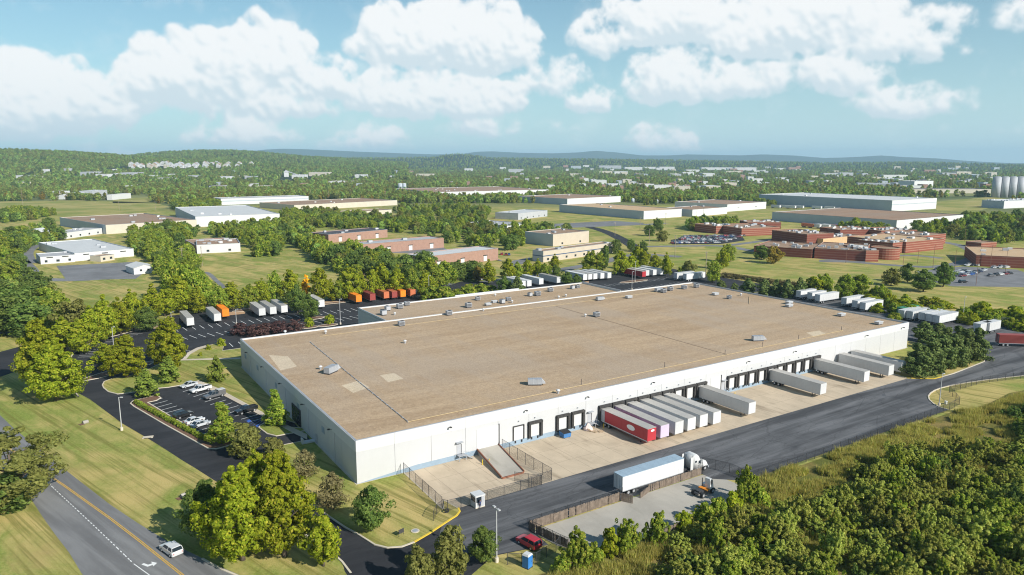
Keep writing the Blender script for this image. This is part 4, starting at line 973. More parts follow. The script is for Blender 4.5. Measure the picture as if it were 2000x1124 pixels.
# ---------------------------------------------------------------- cars
CARW = wheel_mesh(0.34, 0.24); CARW2 = wheel_mesh(0.40, 0.28)
LAMP_W = paint('headlamp', (0.75,0.77,0.8), 0.15); LAMP_R = paint('tail_lamp', (0.45,0.02,0.02), 0.25); CHROME = paint('chrome_trim', (0.6,0.6,0.62), 0.25, metal=0.7)
_cc = {}
def car_parts(kind, colname, col):
    key = (kind, colname)
    if key in _cc: return _cc[key]
    cm = paint('car_%s' % colname, col, 0.28, 0.03, 0.5, spec=0.5, coat=0.6)
    W = {'sedan':0.90,'suv':0.95,'pickup':0.98,'van':1.0}[kind]; big = kind in ('pickup','van')
    # lower body outlines (x, z)
    out = {'sedan':[(-2.35,0.35),(2.30,0.32),(2.38,0.55),(2.25,0.72),(1.0,0.93),(-1.6,0.98),(-2.30,0.92),(-2.40,0.6)],
           'suv':[(-2.25,0.38),(2.25,0.36),(2.35,0.6),(2.25,0.86),(1.05,1.08),(-2.20,1.12),(-2.32,0.8)],
           'pickup':[(-2.85,0.50),(2.75,0.48),(2.85,0.75),(2.78,1.05),(1.35,1.18),(-2.80,1.15),(-2.88,0.8)],
           'van':[(-2.9,0.42),(2.85,0.42),(2.95,0.7),(2.8,1.0),(2.1,1.25),(-2.85,1.3),(-2.95,0.8)]}[kind]
    P = []; b = MB(); rings = []
    cx = sum(p[0] for p in out)/len(out); cz = sum(p[1] for p in out)/len(out)
    for y, k in ((-W,0.955),(-W+0.10,1.0),(-W*0.4,1.01),(W*0.4,1.01),(W-0.10,1.0),(W,0.955)): rings.append([(cx+(x-cx)*k, y, cz+(z-cz)*(k if z > cz else 1)) for x, z in out])
    b.loft(rings); P.append(('body', b.mesh('body', cm), None))
    gh = {'sedan':(-1.75,1.05,-1.05,0.25,0.95,1.44),'suv':(-2.2,1.15,-1.95,0.35,1.08,1.68),'pickup':(-0.75,1.45,-0.55,0.75,1.15,1.82),'van':(-2.85,2.2,-2.75,1.5,1.25,2.15)}[kind]
    xb0, xb1, xt0, xt1, zb, zt = gh; wt = W*0.80
    b = MB(); b.loft([[(xb0,-W*0.95,zb),(xb1,-W*0.95,zb),(xb1,W*0.95,zb),(xb0,W*0.95,zb)], [(xt0,-wt,zt),(xt1,-wt,zt),(xt1,wt,zt),(xt0,wt,zt)]]); P.append(('windows', b.mesh('windows', GLASS), None))
    b = MB(); b.loft([[(xt0-0.06,-wt-0.03,zt+0.002),(xt1+0.04,-wt-0.03,zt+0.002),(xt1+0.04,wt+0.03,zt+0.002),(xt0-0.06,wt+0.03,zt+0.002)], [(xt0+0.05,-wt+0.08,zt+0.07),(xt1-0.1,-wt+0.08,zt+0.07),(xt1-0.1,wt-0.08,zt+0.07),(xt0+0.05,wt-0.08,zt+0.07)]])
    for s in (-1, 1):
        for (x0, x1) in ((xb0,xt0),(xb1,xt1),((xb0+xb1)/2-0.1,(xt0+xt1)/2-0.1)): b.tube((x0,s*(W*0.955),zb),(x1,s*(wt+0.01),zt+0.01),0.05,n=4)
    P.append(('roof', b.mesh('roof', cm), None))
    if kind == 'pickup':
        b = MB(); b.box(-2.75,-0.85,-W+0.12,W-0.12,1.17,1.20); P.append(('bed_floor', b.mesh('bed_floor', BLACK), None))
        b = MB()
        for s in (-1, 1): b.box(-2.8,-0.78,s*(W-0.06)-0.05,s*(W-0.06)+0.05,1.16,1.36)
        b.box(-2.86,-2.78,-W+0.02,W-0.02,1.16,1.36); P.append(('bed_sides', b.mesh('bed_sides', cm), None))
    if kind == 'van':
        b = MB(); b.box(-2.8,0.6,-W-0.005,-W+0.03,1.28,2.0); b.box(-2.8,0.6,W-0.03,W+0.005,1.28,2.0); P.append(('side_panels', b.mesh('side_panels', cm), None))
    fx = out[2][0]; rx = out[-1][0]
    for s in (-1, 1):
        b = MB(); b.cbox((fx-0.10, s*W*0.68, 0.72 if not big else 0.92),(0.16,0.36,0.16)); P.append(('headlight', b.mesh('headlight', LAMP_W), None))
        b = MB(); b.cbox((rx+0.07, s*W*0.72, 0.80 if not big else 1.0),(0.14,0.26,0.18)); P.append(('taillight', b.mesh('taillight', LAMP_R), None))
    b = MB(); b.cbox((fx-0.02,0,0.5),(0.10,W*1.5,0.18)); P.append(('bumper', b.mesh('bumper', DARK_METAL), None))
    wx = {'sedan':(1.45,-1.40),'suv':(1.42,-1.38),'pickup':(1.75,-1.75),'van':(1.95,-1.75)}[kind]; wm = CARW2 if big else CARW; r = 0.40 if big else 0.34
    for x in wx:
        for s in (-1, 1): P.append(('wheel', wm, (x, s*(W-0.10), r)))
    _cc[key] = P; return P
CCOL = {'silver':(0.50,0.52,0.54),'white':(0.62,0.62,0.62),'black':(0.015,0.016,0.018),'grey':(0.12,0.12,0.125),'red':(0.45,0.02,0.03),'blue':(0.03,0.09,0.30),'navy':(0.02,0.035,0.09),'maroon':(0.16,0.015,0.02),'tan':(0.42,0.36,0.27)}
def car(kind, col, loc, rz, label, group=None, z=0.03):
    nm = {'sedan':'sedan_car','suv':'sport_utility_car','pickup':'pickup_truck','van':'van'}[kind]
    o = thing(nm, label, {'pickup':'pickup truck','van':'van'}.get(kind,'car'), (loc[0],loc[1],z), rz, group)
    for (n2, me, ex) in car_parts(kind, col, CCOL[col]):
        c = link(n2, me, o)
        if ex: c.location = ex
    return o
ang = math.atan2(*(np.array(G(442,781))-np.array(G(409,790)))[::-1])
car('sedan','silver',G(369,756),ang+math.pi,'silver sedan at the top end of the left parking lot')
car('pickup','white',G(392,765),ang+math.pi,'white extended-cab pickup beside the silver sedan')
tp = car('pickup','grey',G(419,777),ang+math.pi,'grey pickup with a white-roofed bed cap in the left parking lot')
b = MB(); b.loft([[(-2.85,-0.93,1.37),(-0.8,-0.93,1.37),(-0.8,0.93,1.37),(-2.85,0.93,1.37)],[(-2.8,-0.82,1.95),(-0.82,-0.82,1.95),(-0.82,0.82,1.95),(-2.8,0.82,1.95)]]); b.build('bed_cap', paint('car_grey', CCOL['grey']), tp)
b = MB(); b.box(-2.82,-0.8,-0.84,0.84,1.953,2.03); b.build('bed_cap_roof', TW, tp)
car('pickup','black',G(481,806),ang+math.pi,'black pickup beside the blue accessible stalls')
a2 = math.atan2(*(np.array(G(327,783))-np.array(G(294,792)))[::-1])
car('suv','black',G(358,815),a2,'black sport utility car nosed towards the hedge')
car('sedan','white',G(380,826),a2,'white car parked by the hedge next to a black one')
car('sedan','silver',G(391,833),a2,'silver car with blue tinge parked by the hedge, right of the white one')
car('sedan','navy',G(420,853),a2,'dark car half hidden behind the conical tree at the hedge end')
rd = math.atan2(-59.3, 19)
car('suv','white',G(335,1080),rd+math.pi+R(180) if False else rd+math.pi,'white sport utility car driving along the grey road')
car('suv','red',G(1033,1066),math.atan2(*(np.array(G(1013,1052))-np.array(G(1053,1074)))[::-1]),'red sport utility car parked by the wooden fence corner')
car('van','navy',G(1631,506),R(5)-PSI*0,'dark blue van on the road by the brick complex')
car('sedan','black',G(1110,439),R(-20),'small black car on the distant curving street')
cols = ['white','silver','black','navy','grey','white','blue','black','red','silver','white','maroon']
random.seed(5); k = 0
for r in range(6):
    for i in range(22):
        x0, y0 = 1312+r*5, 476.0-r*2.6; x1 = 1408+r*9; y1 = y0-1.2
        if random.random() < 0.10: continue
        t = i/21; c = random.choice(cols)
        car(random.choice(('sedan','sedan','suv')), c, G(x0+(x1-x0)*t, y0+(y1-y0)*t), R(62)+random.choice((0,math.pi)), {'white':'white','silver':'silver','black':'black','navy':'dark blue','grey':'dark grey','blue':'blue','red':'red','maroon':'dark red'}[c]+' car in the crowded lot left of the brick complex', 'cars in the crowded brick-complex lot')
rows = [((1862,536),(1880,532),5),((1870,540),(1895,534),5),((1880,540.5),(1905,535.5),5),((1895,538),(1920,530),5),((1830,528),(1838,527),2),((1935,540),(1972,536),5),((1890,520),(1912,520),3),((1942,524),(1965,524),3)]
for (p, q, m_) in rows:
    for i in range(m_):
        t = i/max(1, m_-1); c = random.choice(cols)
        car(random.choice(('sedan','suv')), c, G(p[0]+(q[0]-p[0])*t, p[1]+(q[1]-p[1])*t), R(-10)+random.choice((0,math.pi)), {'white':'white','silver':'silver','black':'black','navy':'dark blue','grey':'dark grey','blue':'blue','red':'red','maroon':'dark red'}[c]+' car on the parking lot of the dark brick building at right', 'cars at the dark brick building')
car('suv','black',G(1881,553),R(-25),'black car alone at the near edge of the right parking lot')
for (x, y, c) in ((980,498,'red'),(988,499,'maroon'),(994,499,'blue')): car('sedan', c, G(x,y), R(60), {'red':'red','maroon':'dark red','blue':'blue'}[c]+' car beside the pink brick building yard')
car('sedan','white',G(943,547),R(10),'white car parked under the trees by the rear street')
# ---------------------------------------------------------------- fences
def chain_fence(pts, label, h=2.1, step=3.0, top=True, group=None):
    o = thing('chain_link_fence', label, 'fence', (pts[0][0], pts[0][1], 0), 0, group); ox, oy = pts[0]
    for i in range(len(pts)-1):
        a, b = Vector(pts[i]), Vector(pts[i+1]); L = (b-a).length; n = max(1, round(L/step))
        for k in range(n+(1 if i == len(pts)-2 else 0)):
            p = a+(b-a)*(k/n); m = MB(); m.tube((p.x-ox,p.y-oy,0),(p.x-ox,p.y-oy,h+0.08),0.05,n=6); m.build('post', DARK_METAL, o)
        for k in range(n):
            p, q = a+(b-a)*(k/n), a+(b-a)*((k+1)/n); m = MB()
            m.add([(p.x-ox,p.y-oy,0.05),(q.x-ox,q.y-oy,0.05),(q.x-ox,q.y-oy,h),(p.x-ox,p.y-oy,h)], [(0,1,2,3)]); m.build('wire_mesh', WIRE, o)
        m = MB(); m.tube((a.x-ox,a.y-oy,h),(b.x-ox,b.y-oy,h),0.035,n=5); m.build('top_rail', DARK_METAL, o)
    return o
chain_fence([(9.6,-0.8),(9.4,-10),(9.2,-18.6)], 'chain-link fence running from the dock wall down the lawn edge', 2.6)
chain_fence([(9.2,-18.6),(9.8,-19.6),(18,-19.9),(25.5,-19.9),(30.5,-19.9)], 'chain-link fence along the court edge behind the guard booth', 2.2)
chain_fence([(33.2,-0.8),(33.2,-10),(33.4,-19.2)], 'chain-link fence on the apron right of the concrete ramp', 2.6)
chain_fence([(33.4,-19.2),(27.6,-19.4)], 'short open chain-link gate at the apron corner', 2.2)
chain_fence([(30.5,-19.9),(27,-15.5)], 'chain-link gate leaf swung inward below the ramp', 2.0)
chain_fence([(9.2,-18.6),(7.6,-19.6),(6.0,-21.6)], 'chain-link gate leaf lying back over the corner lawn', 2.0)
chain_fence([(66,-40.6),(84,-41.0),(102,-41.0),(122,-40.6),(143,-40.6),(150,-39.6)], 'long chain-link fence between the truck court and the wild meadow', 2.0)
chain_fence([(150,-39.6),(158,-33),(175,-33.5),(215,-44.5)], 'chain-link fence curving round the corner lawn at the right', 2.0)
chain_fence([(61,-33.4),(63.5,-30.8),(66,-36),(66,-40.6)], 'dark chain-link gate right of the road tractor', 2.2)
chain_fence([(18.5,-32.9),(30,-32.8),(40,-32.8)], 'chain-link fence just behind the wooden fence by the red car', 2.2)
chain_fence([(18.5,-33.4),(20.2,-41.0),(21.5,-44.8)], 'chain-link fence dropping from the wooden fence corner beside the red car', 2.0)
chain_fence([(9.5,-40.4),(13.5,-42.6),(18.3,-41.4),(19.9,-40.4)], 'chain-link fence round the blue portable toilet', 1.9)
def wood_fence(a, b, label, h=1.75, lean=0.06, seed=1, gaps=0.03):
    o = thing('wooden_fence', label, 'fence', (a[0], a[1], 0)); r = random.Random(seed)
    A, B = Vector(a), Vector(b); L = (B-A).length; d = (B-A)/L; nrm = Vector((-d.y, d.x)); rz = math.atan2(d.y, d.x)
    n = max(1, round(L/2.4))
    for k in range(n+1):
        p = d*(L*k/n); m = MB(); m.cbox((p.x+nrm.x*0.1, p.y+nrm.y*0.1, h*0.48),(0.11,0.11,h*0.96),rz); m.build('post', WOOD, o)
    for z in (0.45, h-0.4):
        m = MB(); m.cbox((d.x*L/2+nrm.x*0.04, d.y*L/2+nrm.y*0.04, z),(L,0.04,0.09),rz); m.build('rail', WOOD, o)
    for k in range(n):                                   # one part of pickets per bay
        m = MB(); x = L*k/n+0.08
        while x < L*(k+1)/n-0.05:
            if r.random() > gaps:
                hh = h*r.uniform(0.93,1.04); t = r.uniform(-lean, lean); p = d*x
                c = (p.x-nrm.x*0.01, p.y-nrm.y*0.01)
                vs = []
                for (w, z) in ((-0.065,0.04),(0.065,0.04),(0.065+t*0.3,hh),(-0.065+t*0.3,hh)):
                    for e in (0, 0.02): vs.append((c[0]+d.x*w-nrm.x*e, c[1]+d.y*w-nrm.y*e, z))
                m.add(vs, [(0,2,4,6),(7,5,3,1),(0,1,3,2),(2,3,5,4),(4,5,7,6),(6,7,1,0)])
            x += 0.15
        m.build('pickets', WOOD, o)['kind'] = 'stuff'
wood_fence((18.6,-33.3),(38.8,-33.3),'weathered wooden fence left of the semi-trailer gap',1.8,0.08,1)
wood_fence((18.6,-33.5),(20.6,-41.5),'short weathered wooden fence stretch behind the red car',1.6,0.06,2)
wood_fence((38.9,-33.1),(40.2,-35.4),'wooden fence leaf turned out at the yard opening',1.7,0.1,3)
wood_fence((43.0,-34.6),(46.0,-33.6),'sagging end of the wooden fence in front of the trailer wheels',1.3,0.25,4)
wood_fence((46.1,-33.5),(60.6,-33.4),'weathered wooden fence in front of the semi-trailer',1.6,0.10,5)
wood_fence((24,-46.1),(31,-46.4),'pale low wooden fence among shrubs, left stretch',0.9,0.1,6,0.15)
wood_fence((36,-46.6),(41,-46.7),'pale low wooden fence among shrubs, middle stretch',1.1,0.1,7,0.15)
wood_fence((47,-46.6),(64,-45.4),'brown wooden fence among shrubs at the far end of the grey yard',1.2,0.15,8,0.2)

# ---------------------------------------------------------------- poles
def light_pole(loc, h, label, heads=1, base=True, mat=None, rz=0.0, group=None, arm=0.9):
    o = thing('light_pole', label, 'light pole', loc, rz, group); mat = mat or POLE_GREY
    m = MB(); m.tube((0,0,0.05),(0,0,h),0.13,0.08,n=8); m.build('pole', mat, o)
    if base: m = MB(); m.tube((0,0,0),(0,0,0.75),0.33,n=14); m.build('base', KERB, o)
    for k in range(heads):
        s = 1 if k == 0 else -1
        m = MB(); m.tube((0,0,h-0.06),(s*arm*0.5,0,h-0.02),0.04,n=6); m.cbox((s*arm*0.75,0,h),(0.62,0.36,0.16)); m.build('lamp_head', mat, o)
    return o
light_pole(G(238,841), 8.2, 'grey light pole on concrete base on the lawn beside the left drive', 1, rz=R(-40))
light_pole(G(970,1098), 9.2, 'tall pale light pole by the guard booth and parked red car', 2, rz=R(90))
light_pole(G(1834,793), 8.6, 'light pole with white base on the corner lawn at right', 1)
light_pole(G(222,678), 7, 'light pole among the angled stalls of the left lot', 1)
light_pole(G(462,634), 6, 'short light pole on the back lot right of the orange trailer', 1)
light_pole(G(607,612), 7.5, 'light pole beside the dark trees on the back lot', 1)
light_pole(G(665,634), 10, 'tall bare pole on the back lot left of the rear wing', 1)
light_pole(G(336,640), 6, 'light pole left of the leftmost white trailer', 1)
light_pole(G(838,580), 10, 'light pole right of the orange containers', 1)
light_pole(G(1240,551), 11, 'light pole on the north lot island', 1)
light_pole(G(1234,566), 9, 'second light pole at the north lot edge by the roof', 1)
light_pole(G(1881,618), 8, 'light pole in the shrubs behind the east trailers', 1)
for (x, y, h) in ((1652,514,12),(1763,527,12),(1822,523,13),(1864,529,12),(1906,558,14),(1934,522,13),(1963,534,13),(1884,472,13),(1915,507,10),(1792,515,9),(1403,455,10),(1693,508,9)):
    light_pole(G(x,y), h, 'slim brown light pole around the brick complex roads', 1, False, POLE_BROWN, group='brown light poles round the brick complex', arm=1.2)
def utility_pole(loc, h, label, group, rz=0.0):
    o = thing('utility_pole', label, 'utility pole', loc, rz, group)
    m = MB(); m.tube((0,0,0),(0,0,h),0.22,0.14,n=8); m.build('pole', POLE_WOOD, o)
    m = MB(); m.cbox((0,0,h-0.6),(2.4,0.14,0.14)); m.cbox((0,0,h-1.5),(2.0,0.14,0.12)); m.build('crossarm', POLE_WOOD, o)
    m = MB()
    for x in (-1.1,-0.4,0.4,1.1): m.tube((x,0,h-0.53),(x,0,h-0.28),0.06,n=6)
    m.build('insulators', GREY_METAL, o)
up = [(45,404,30),(368,404,14),(233,411,12),(304,411,12),(607,390,16),(642,390,14),(686,391,16),(753,392,15),(770,440,14),(810,420,14),(1318,504,15),(1378,541,14),(1201,461,12),(1250,450,12),(1268,478,12),(1300,440,12),(1374,424,12),(358,532,14),(710,492,9),(395,520,12),(928,412,12),(958,390,12)]
for (x, y, h) in up: utility_pole(G(x,y), h, 'wooden utility pole with crossarms standing amid the distant trees and fields', 'utility poles across the middle distance', random.uniform(0,3))

# ---------------------------------------------------------------- gate, booth, people, yard furniture
o = thing('guard_booth', 'small white guard booth with dark windows at the court entrance', 'booth', (*G(933,988),0.03), R(0))
m = MB(); m.box(-0.95,0.95,-0.95,0.95,0.15,1.05); m.build('base_wall', TW, o)
for x in (-0.9,0.9):
    for y in (-0.9,0.9): m = MB(); m.cbox((x,y,1.6),(0.12,0.12,1.1)); m.build('corner_post', TW, o)
for (c, d) in (((0,-0.9,1.57),(1.66,0.04,1.0)),((0,0.9,1.57),(1.66,0.04,1.0)),((-0.9,0,1.57),(0.04,1.66,1.0)),((0.9,0,1.57),(0.04,1.66,1.0))): m = MB(); m.cbox(c, d); m.build('window', GLASS, o)
m = MB(); m.box(-1.05,1.05,-1.05,1.05,2.152,2.45); m.build('roof', TW, o)
m = MB(); m.box(-1.0,1.0,-1.0,1.0,0.0,0.15); m.build('plinth', KERB, o)
m = MB(); m.box(0.25,0.80,-0.985,-0.955,0.2,2.1); m.build('door', LIGHTGREY, o)
def m_person(name, pants, shirt, hair):
    t = NT(name); sx = t.new('ShaderNodeSeparateXYZ'); t.put(sx.inputs[0], t.objc()); z = sx.outputs[2]; x = t.math('ABSOLUTE', sx.outputs[1])
    c = t.mix(t.math('GREATER_THAN', z, 0.92), pants, shirt)
    c = t.mix(t.math('MULTIPLY', t.math('GREATER_THAN', x, 0.24), t.math('LESS_THAN', z, 1.2)), c, (0.35,0.20,0.13))
    c = t.mix(t.math('GREATER_THAN', z, 1.46), c, (0.35,0.20,0.13)); c = t.mix(t.math('GREATER_THAN', z, 1.66), c, hair)
    c = t.mix(t.math('LESS_THAN', z, 0.08), c, (0.03,0.03,0.03)); t.bsdf(c, 0.8); return t.mat
def person(loc, rz, label, mat, stride=0.1):
    o = thing('person', label, 'person', loc, rz)
    V = [(0,0,0.95),(0,0,1.15),(0,0,1.38),(0,0,1.50),(0.01,0,1.58),(0.01,0,1.68),(0.0,0,1.75),
         (0,0.11,0.88),(0.03+stride,0.12,0.48),(0.02+stride,0.12,0.08),(0.16+stride,0.13,0.04),
         (0,-0.11,0.88),(0.03-stride,-0.12,0.48),(-0.02-stride,-0.12,0.08),(0.12-stride,-0.13,0.04),
         (0,0.20,1.40),(-0.03,0.27,1.14),(0.08,0.28,0.92),(0.12,0.28,0.82),
         (0,-0.20,1.40),(-0.03,-0.27,1.14),(0.10,-0.28,0.95),(0.15,-0.27,0.86)]
    E = [(0,1),(1,2),(2,3),(3,4),(4,5),(5,6),(0,7),(7,8),(8,9),(9,10),(0,11),(11,12),(12,13),(13,14),(2,15),(15,16),(16,17),(17,18),(2,19),(19,20),(20,21),(21,22)]
    rad = [0.15,0.14,0.17,0.065,0.085,0.10,0.07, 0.10,0.07,0.05,0.045, 0.10,0.07,0.05,0.045, 0.075,0.052,0.042,0.04, 0.075,0.052,0.042,0.04]
    me = bpy.data.meshes.new('body'); me.from_pydata(V, E, []); me.materials.append(mat); b = link('body', me, o)
    sk = b.modifiers.new('skin', 'SKIN'); sv = me.skin_vertices
    if not sv:
        bm = bmesh.new(); bm.from_mesh(me); bm.verts.layers.skin.verify(); bm.to_mesh(me); bm.free(); sv = me.skin_vertices
    for i, r_ in enumerate(rad): sv[0].data[i].radius = (r_, r_)
    sv[0].data[0].use_root = True
    b.modifiers.new('sub', 'SUBSURF').levels = 1; b.modifiers['sub'].render_levels = 2
    m = MB(); m.loft([[(0.01+r_*math.cos(t)*0.9, r_*math.sin(t), z) for t in np.linspace(0,2*math.pi,9)[:-1]] for z, r_ in ((1.64,0.105),(1.72,0.112),(1.78,0.085),(1.81,0.03))]); m.build('hair', paint('dark_hair',(0.03,0.022,0.018),0.8), o, True)
    return o
person((*G(938,994),0.03), R(120), 'person in dark blue clothes standing in front of the guard booth', m_person('person_navy', (0.02,0.03,0.08), (0.03,0.05,0.14), (0.03,0.02,0.02)), 0.06)
person((*G(928,988.5),0.03), R(60), 'person in a light shirt standing at the left side of the guard booth', m_person('person_light', (0.12,0.10,0.09), (0.55,0.55,0.60), (0.05,0.03,0.02)), 0.03)
# portable toilet
o = thing('portable_toilet', 'blue portable toilet with white roof on the grass at the bottom', 'portable toilet', (*G(1030,1108),0), R(20)); PB = paint('toilet_blue',(0.04,0.20,0.52),0.5)
m = MB(); m.box(-0.58,0.58,-0.58,0.58,0.12,2.1); m.build('cabin', PB, o)
m = MB(); m.loft([[(-0.62,-0.62,2.102),(0.62,-0.62,2.102),(0.62,0.62,2.102),(-0.62,0.62,2.102)],[(-0.45,-0.5,2.38),(0.45,-0.5,2.38),(0.45,0.5,2.38),(-0.45,0.5,2.38)]]); m.build('roof', TW, o)
m = MB(); m.box(-0.42,0.42,-0.62,-0.583,0.2,2.0); d = m.build('door', PB, o); m = MB(); m.box(0.25,0.33,-0.65,-0.623,1.0,1.2); m.build('handle', DARK_METAL, d)
m = MB(); m.box(-0.62,0.62,-0.62,0.62,0,0.12); m.build('skid', DARK_METAL, o)
for k in range(2): m = MB(); m.box(-0.45,0.45,0.583,0.60,1.6+k*0.18,1.70+k*0.18); m.build('vent', DARK_METAL, o)
# dumpster
o = thing('dumpster', 'blue dumpster with black lid against the dock wall', 'dumpster', (49.6,-2.0,0.034), 0); DB = paint('dumpster_blue',(0.05,0.18,0.42),0.6,dirt=0.4)
m = MB(); m.loft([[(-1.0,-0.85,0.15),(1.0,-0.85,0.15),(1.0,0.85,0.15),(-1.0,0.85,0.15)],[(-1.05,-0.95,1.15),(1.05,-0.95,1.15),(1.05,0.95,1.5),(-1.05,0.95,1.5)]]); m.build('bin', DB, o)
m = MB(); m.add([(-1.08,-1.0,1.17),(1.08,-1.0,1.17),(1.08,0.98,1.52),(-1.08,0.98,1.52),(-1.08,-1.0,1.23),(1.08,-1.0,1.23),(1.08,0.98,1.58),(-1.08,0.98,1.58)], [(3,2,1,0),(4,5,6,7),(0,1,5,4),(1,2,6,5),(2,3,7,6),(3,0,4,7)]); m.build('lid', BLACK, o)
for s in (-1, 1): m = MB(); m.box(s*1.08-0.08,s*1.08+0.08,-0.5,0.5,0.6,0.8); m.build('fork_sleeve', DB, o)
for s in (-0.75, 0.75): m = MB(); m.box(s-0.1,s+0.1,-0.8,0.8,0,0.15); m.build('skid', DARK_METAL, o)
# steel stairs
def stairs(u, label, dirx=1):
    o = thing('steel_stairs', label, 'stairs', (u,0,0.034))
    m = MB(); m.box(-1.0,0.8,-1.35,-0.15,1.08,1.18); m.build('landing', GREY_METAL, o)
    for k in range(5): m = MB(); m.box(0.82+k*0.30,1.10+k*0.30,-1.35,-0.2,0.88-k*0.2,0.93-k*0.2); m.build('tread', GREY_METAL, o)
    for y in (-1.38,-0.18):
        m = MB(); m.add([(0.8,y-0.02,1.15),(2.35,y-0.02,0.1),(2.35,y-0.02,0.0),(0.8,y-0.02,0.95),(0.8,y+0.02,1.15),(2.35,y+0.02,0.1),(2.35,y+0.02,0.0),(0.8,y+0.02,0.95)], [(0,1,2,3),(7,6,5,4),(0,4,5,1),(2,6,7,3)]); m.build('stringer', GREY_METAL, o)
    m = MB(); y = -1.38; m.tube((-1.0,y,2.1),(0.8,y,2.1),0.035,n=6); m.tube((0.8,y,2.1),(2.35,y,1.05),0.035,n=6)
    for (x, z0, z1) in ((-1.0,1.1,2.1),(-0.1,1.1,2.1),(0.8,1.1,2.1),(1.6,0.6,1.55),(2.35,0.05,1.05)): m.tube((x,y,z0),(x,y,z1),0.03,n=6)
    m.build('handrail', GREY_METAL, o)
    for x in (-0.9,0.7): m = MB(); m.box(x-0.05,x+0.05,-1.3,-1.2,0,1.08); m.build('leg', GREY_METAL, o)
stairs(23.2, 'grey steel stairs to a door left of the concrete ramp'); stairs(58.5, 'steel stairs beside the red docked trailer'); stairs(103.9, 'steel stairs between the two runs of docks')
# concrete drive-in ramp
o = thing('loading_ramp', 'sloping concrete loading ramp with rusty edge up to the overhead door', 'ramp', (28.4,0,0.034)); RUST = paint('rusty_steel',(0.24,0.10,0.06),0.8)
m = MB(); x0, x1 = -2.6, 2.6
m.add([(x0+1.6,-0.07,1.2),(x1+1.6,-0.07,1.2),(x1-0.4,-13.2,0.32),(x0-0.4,-13.2,0.32),(x0+1.6,-0.07,0),(x1+1.6,-0.07,0),(x1-0.4,-13.2,0),(x0-0.4,-13.2,0)], [(3,2,1,0),(4,5,6,7),(0,1,5,4),(1,2,6,5),(2,3,7,6),(3,0,4,7)]); m.build('slab', GREYC, o)
for xa, xb in ((x0+1.5,x0-0.5),(x1+1.7,x1-0.3)):
    m = MB(); m.add([(xa-0.1,-0.1,1.0),(xa+0.1,-0.1,1.0),(xb+0.1,-13.3,0.2),(xb-0.1,-13.3,0.2),(xa-0.1,-0.1,1.42),(xa+0.1,-0.1,1.42),(xb+0.1,-13.3,0.55),(xb-0.1,-13.3,0.55)], [(3,2,1,0),(4,5,6,7),(0,1,5,4),(1,2,6,5),(2,3,7,6),(3,0,4,7)]); m.build('edge_rail', RUST, o)
m = MB(); m.box(x0-0.4,x1-0.4,-13.45,-13.203,0.0,0.34); m.build('end_plate', RUST, o)
for (u, v) in ((25.6,-5.2),(27.0,-5.6),(106,-3.2),(60.6,-2.6)):
    o = thing('bollard', 'yellow steel bollard standing on the dock apron', 'bollard', (u,v,0.034), 0, 'yellow bollards on the dock apron'); m = MB(); m.tube((0,0,0),(0,0,1.1),0.1,n=10); m.build('post', YELLOW, o); m = MB(); m.tube((0,0,1.1),(0,0,1.18),0.1,0.03,n=10); m.build('dome', YELLOW, o)
# pallets and scrap beside the stairs
PAL = paint('pallet_wood',(0.40,0.30,0.20),0.9,0.25,2.0)
for (u, v, rz, tilt, lab) in ((57.4,-3.3,0.3,0.0,'loose wooden pallet on the apron beside the stairs'),(58.6,-3.9,-0.2,0.1,'wooden pallet tilted on the scrap heap by the stairs'),(56.6,-2.2,0.9,0.55,'wooden pallet leaning against the dock wall by the stairs')):
    o = thing('pallet', lab, 'pallet', (u,v,0.05), rz); o.rotation_euler = (tilt,0,rz); o.location.z = 0.05+abs(math.sin(tilt))*0.5
    for k in range(6): m = MB(); m.box(-0.6,0.6,-0.5+k*0.18,-0.38+k*0.18,0.10,0.125); m.build('deck_board', PAL, o)
    for k in range(3): m = MB(); m.box(-0.55+k*0.5,-0.45+k*0.5,-0.5,0.52,0,0.10); m.build('stringer', PAL, o)
o = thing('tarp_heap', 'crumpled pale pink tarpaulin heaped by the stairs', 'tarpaulin', (56.9,-1.3,0.034)); 
m = MB(); r_ = random.Random(3); rings = []
for z, s in ((0,1.25),(0.5,1.1),(1.0,0.75),(1.45,0.35),(1.6,0.1)): rings.append([(s*math.cos(t)*r_.uniform(0.8,1.15), 0.75*s*math.sin(t)*r_.uniform(0.8,1.15), z+r_.uniform(-0.06,0.1)*(z > 0)) for t in np.linspace(0,2*math.pi,13)[:-1]])
m.loft(rings); m.build('cloth', paint('tarp_pink',(0.62,0.50,0.47),0.8), o)
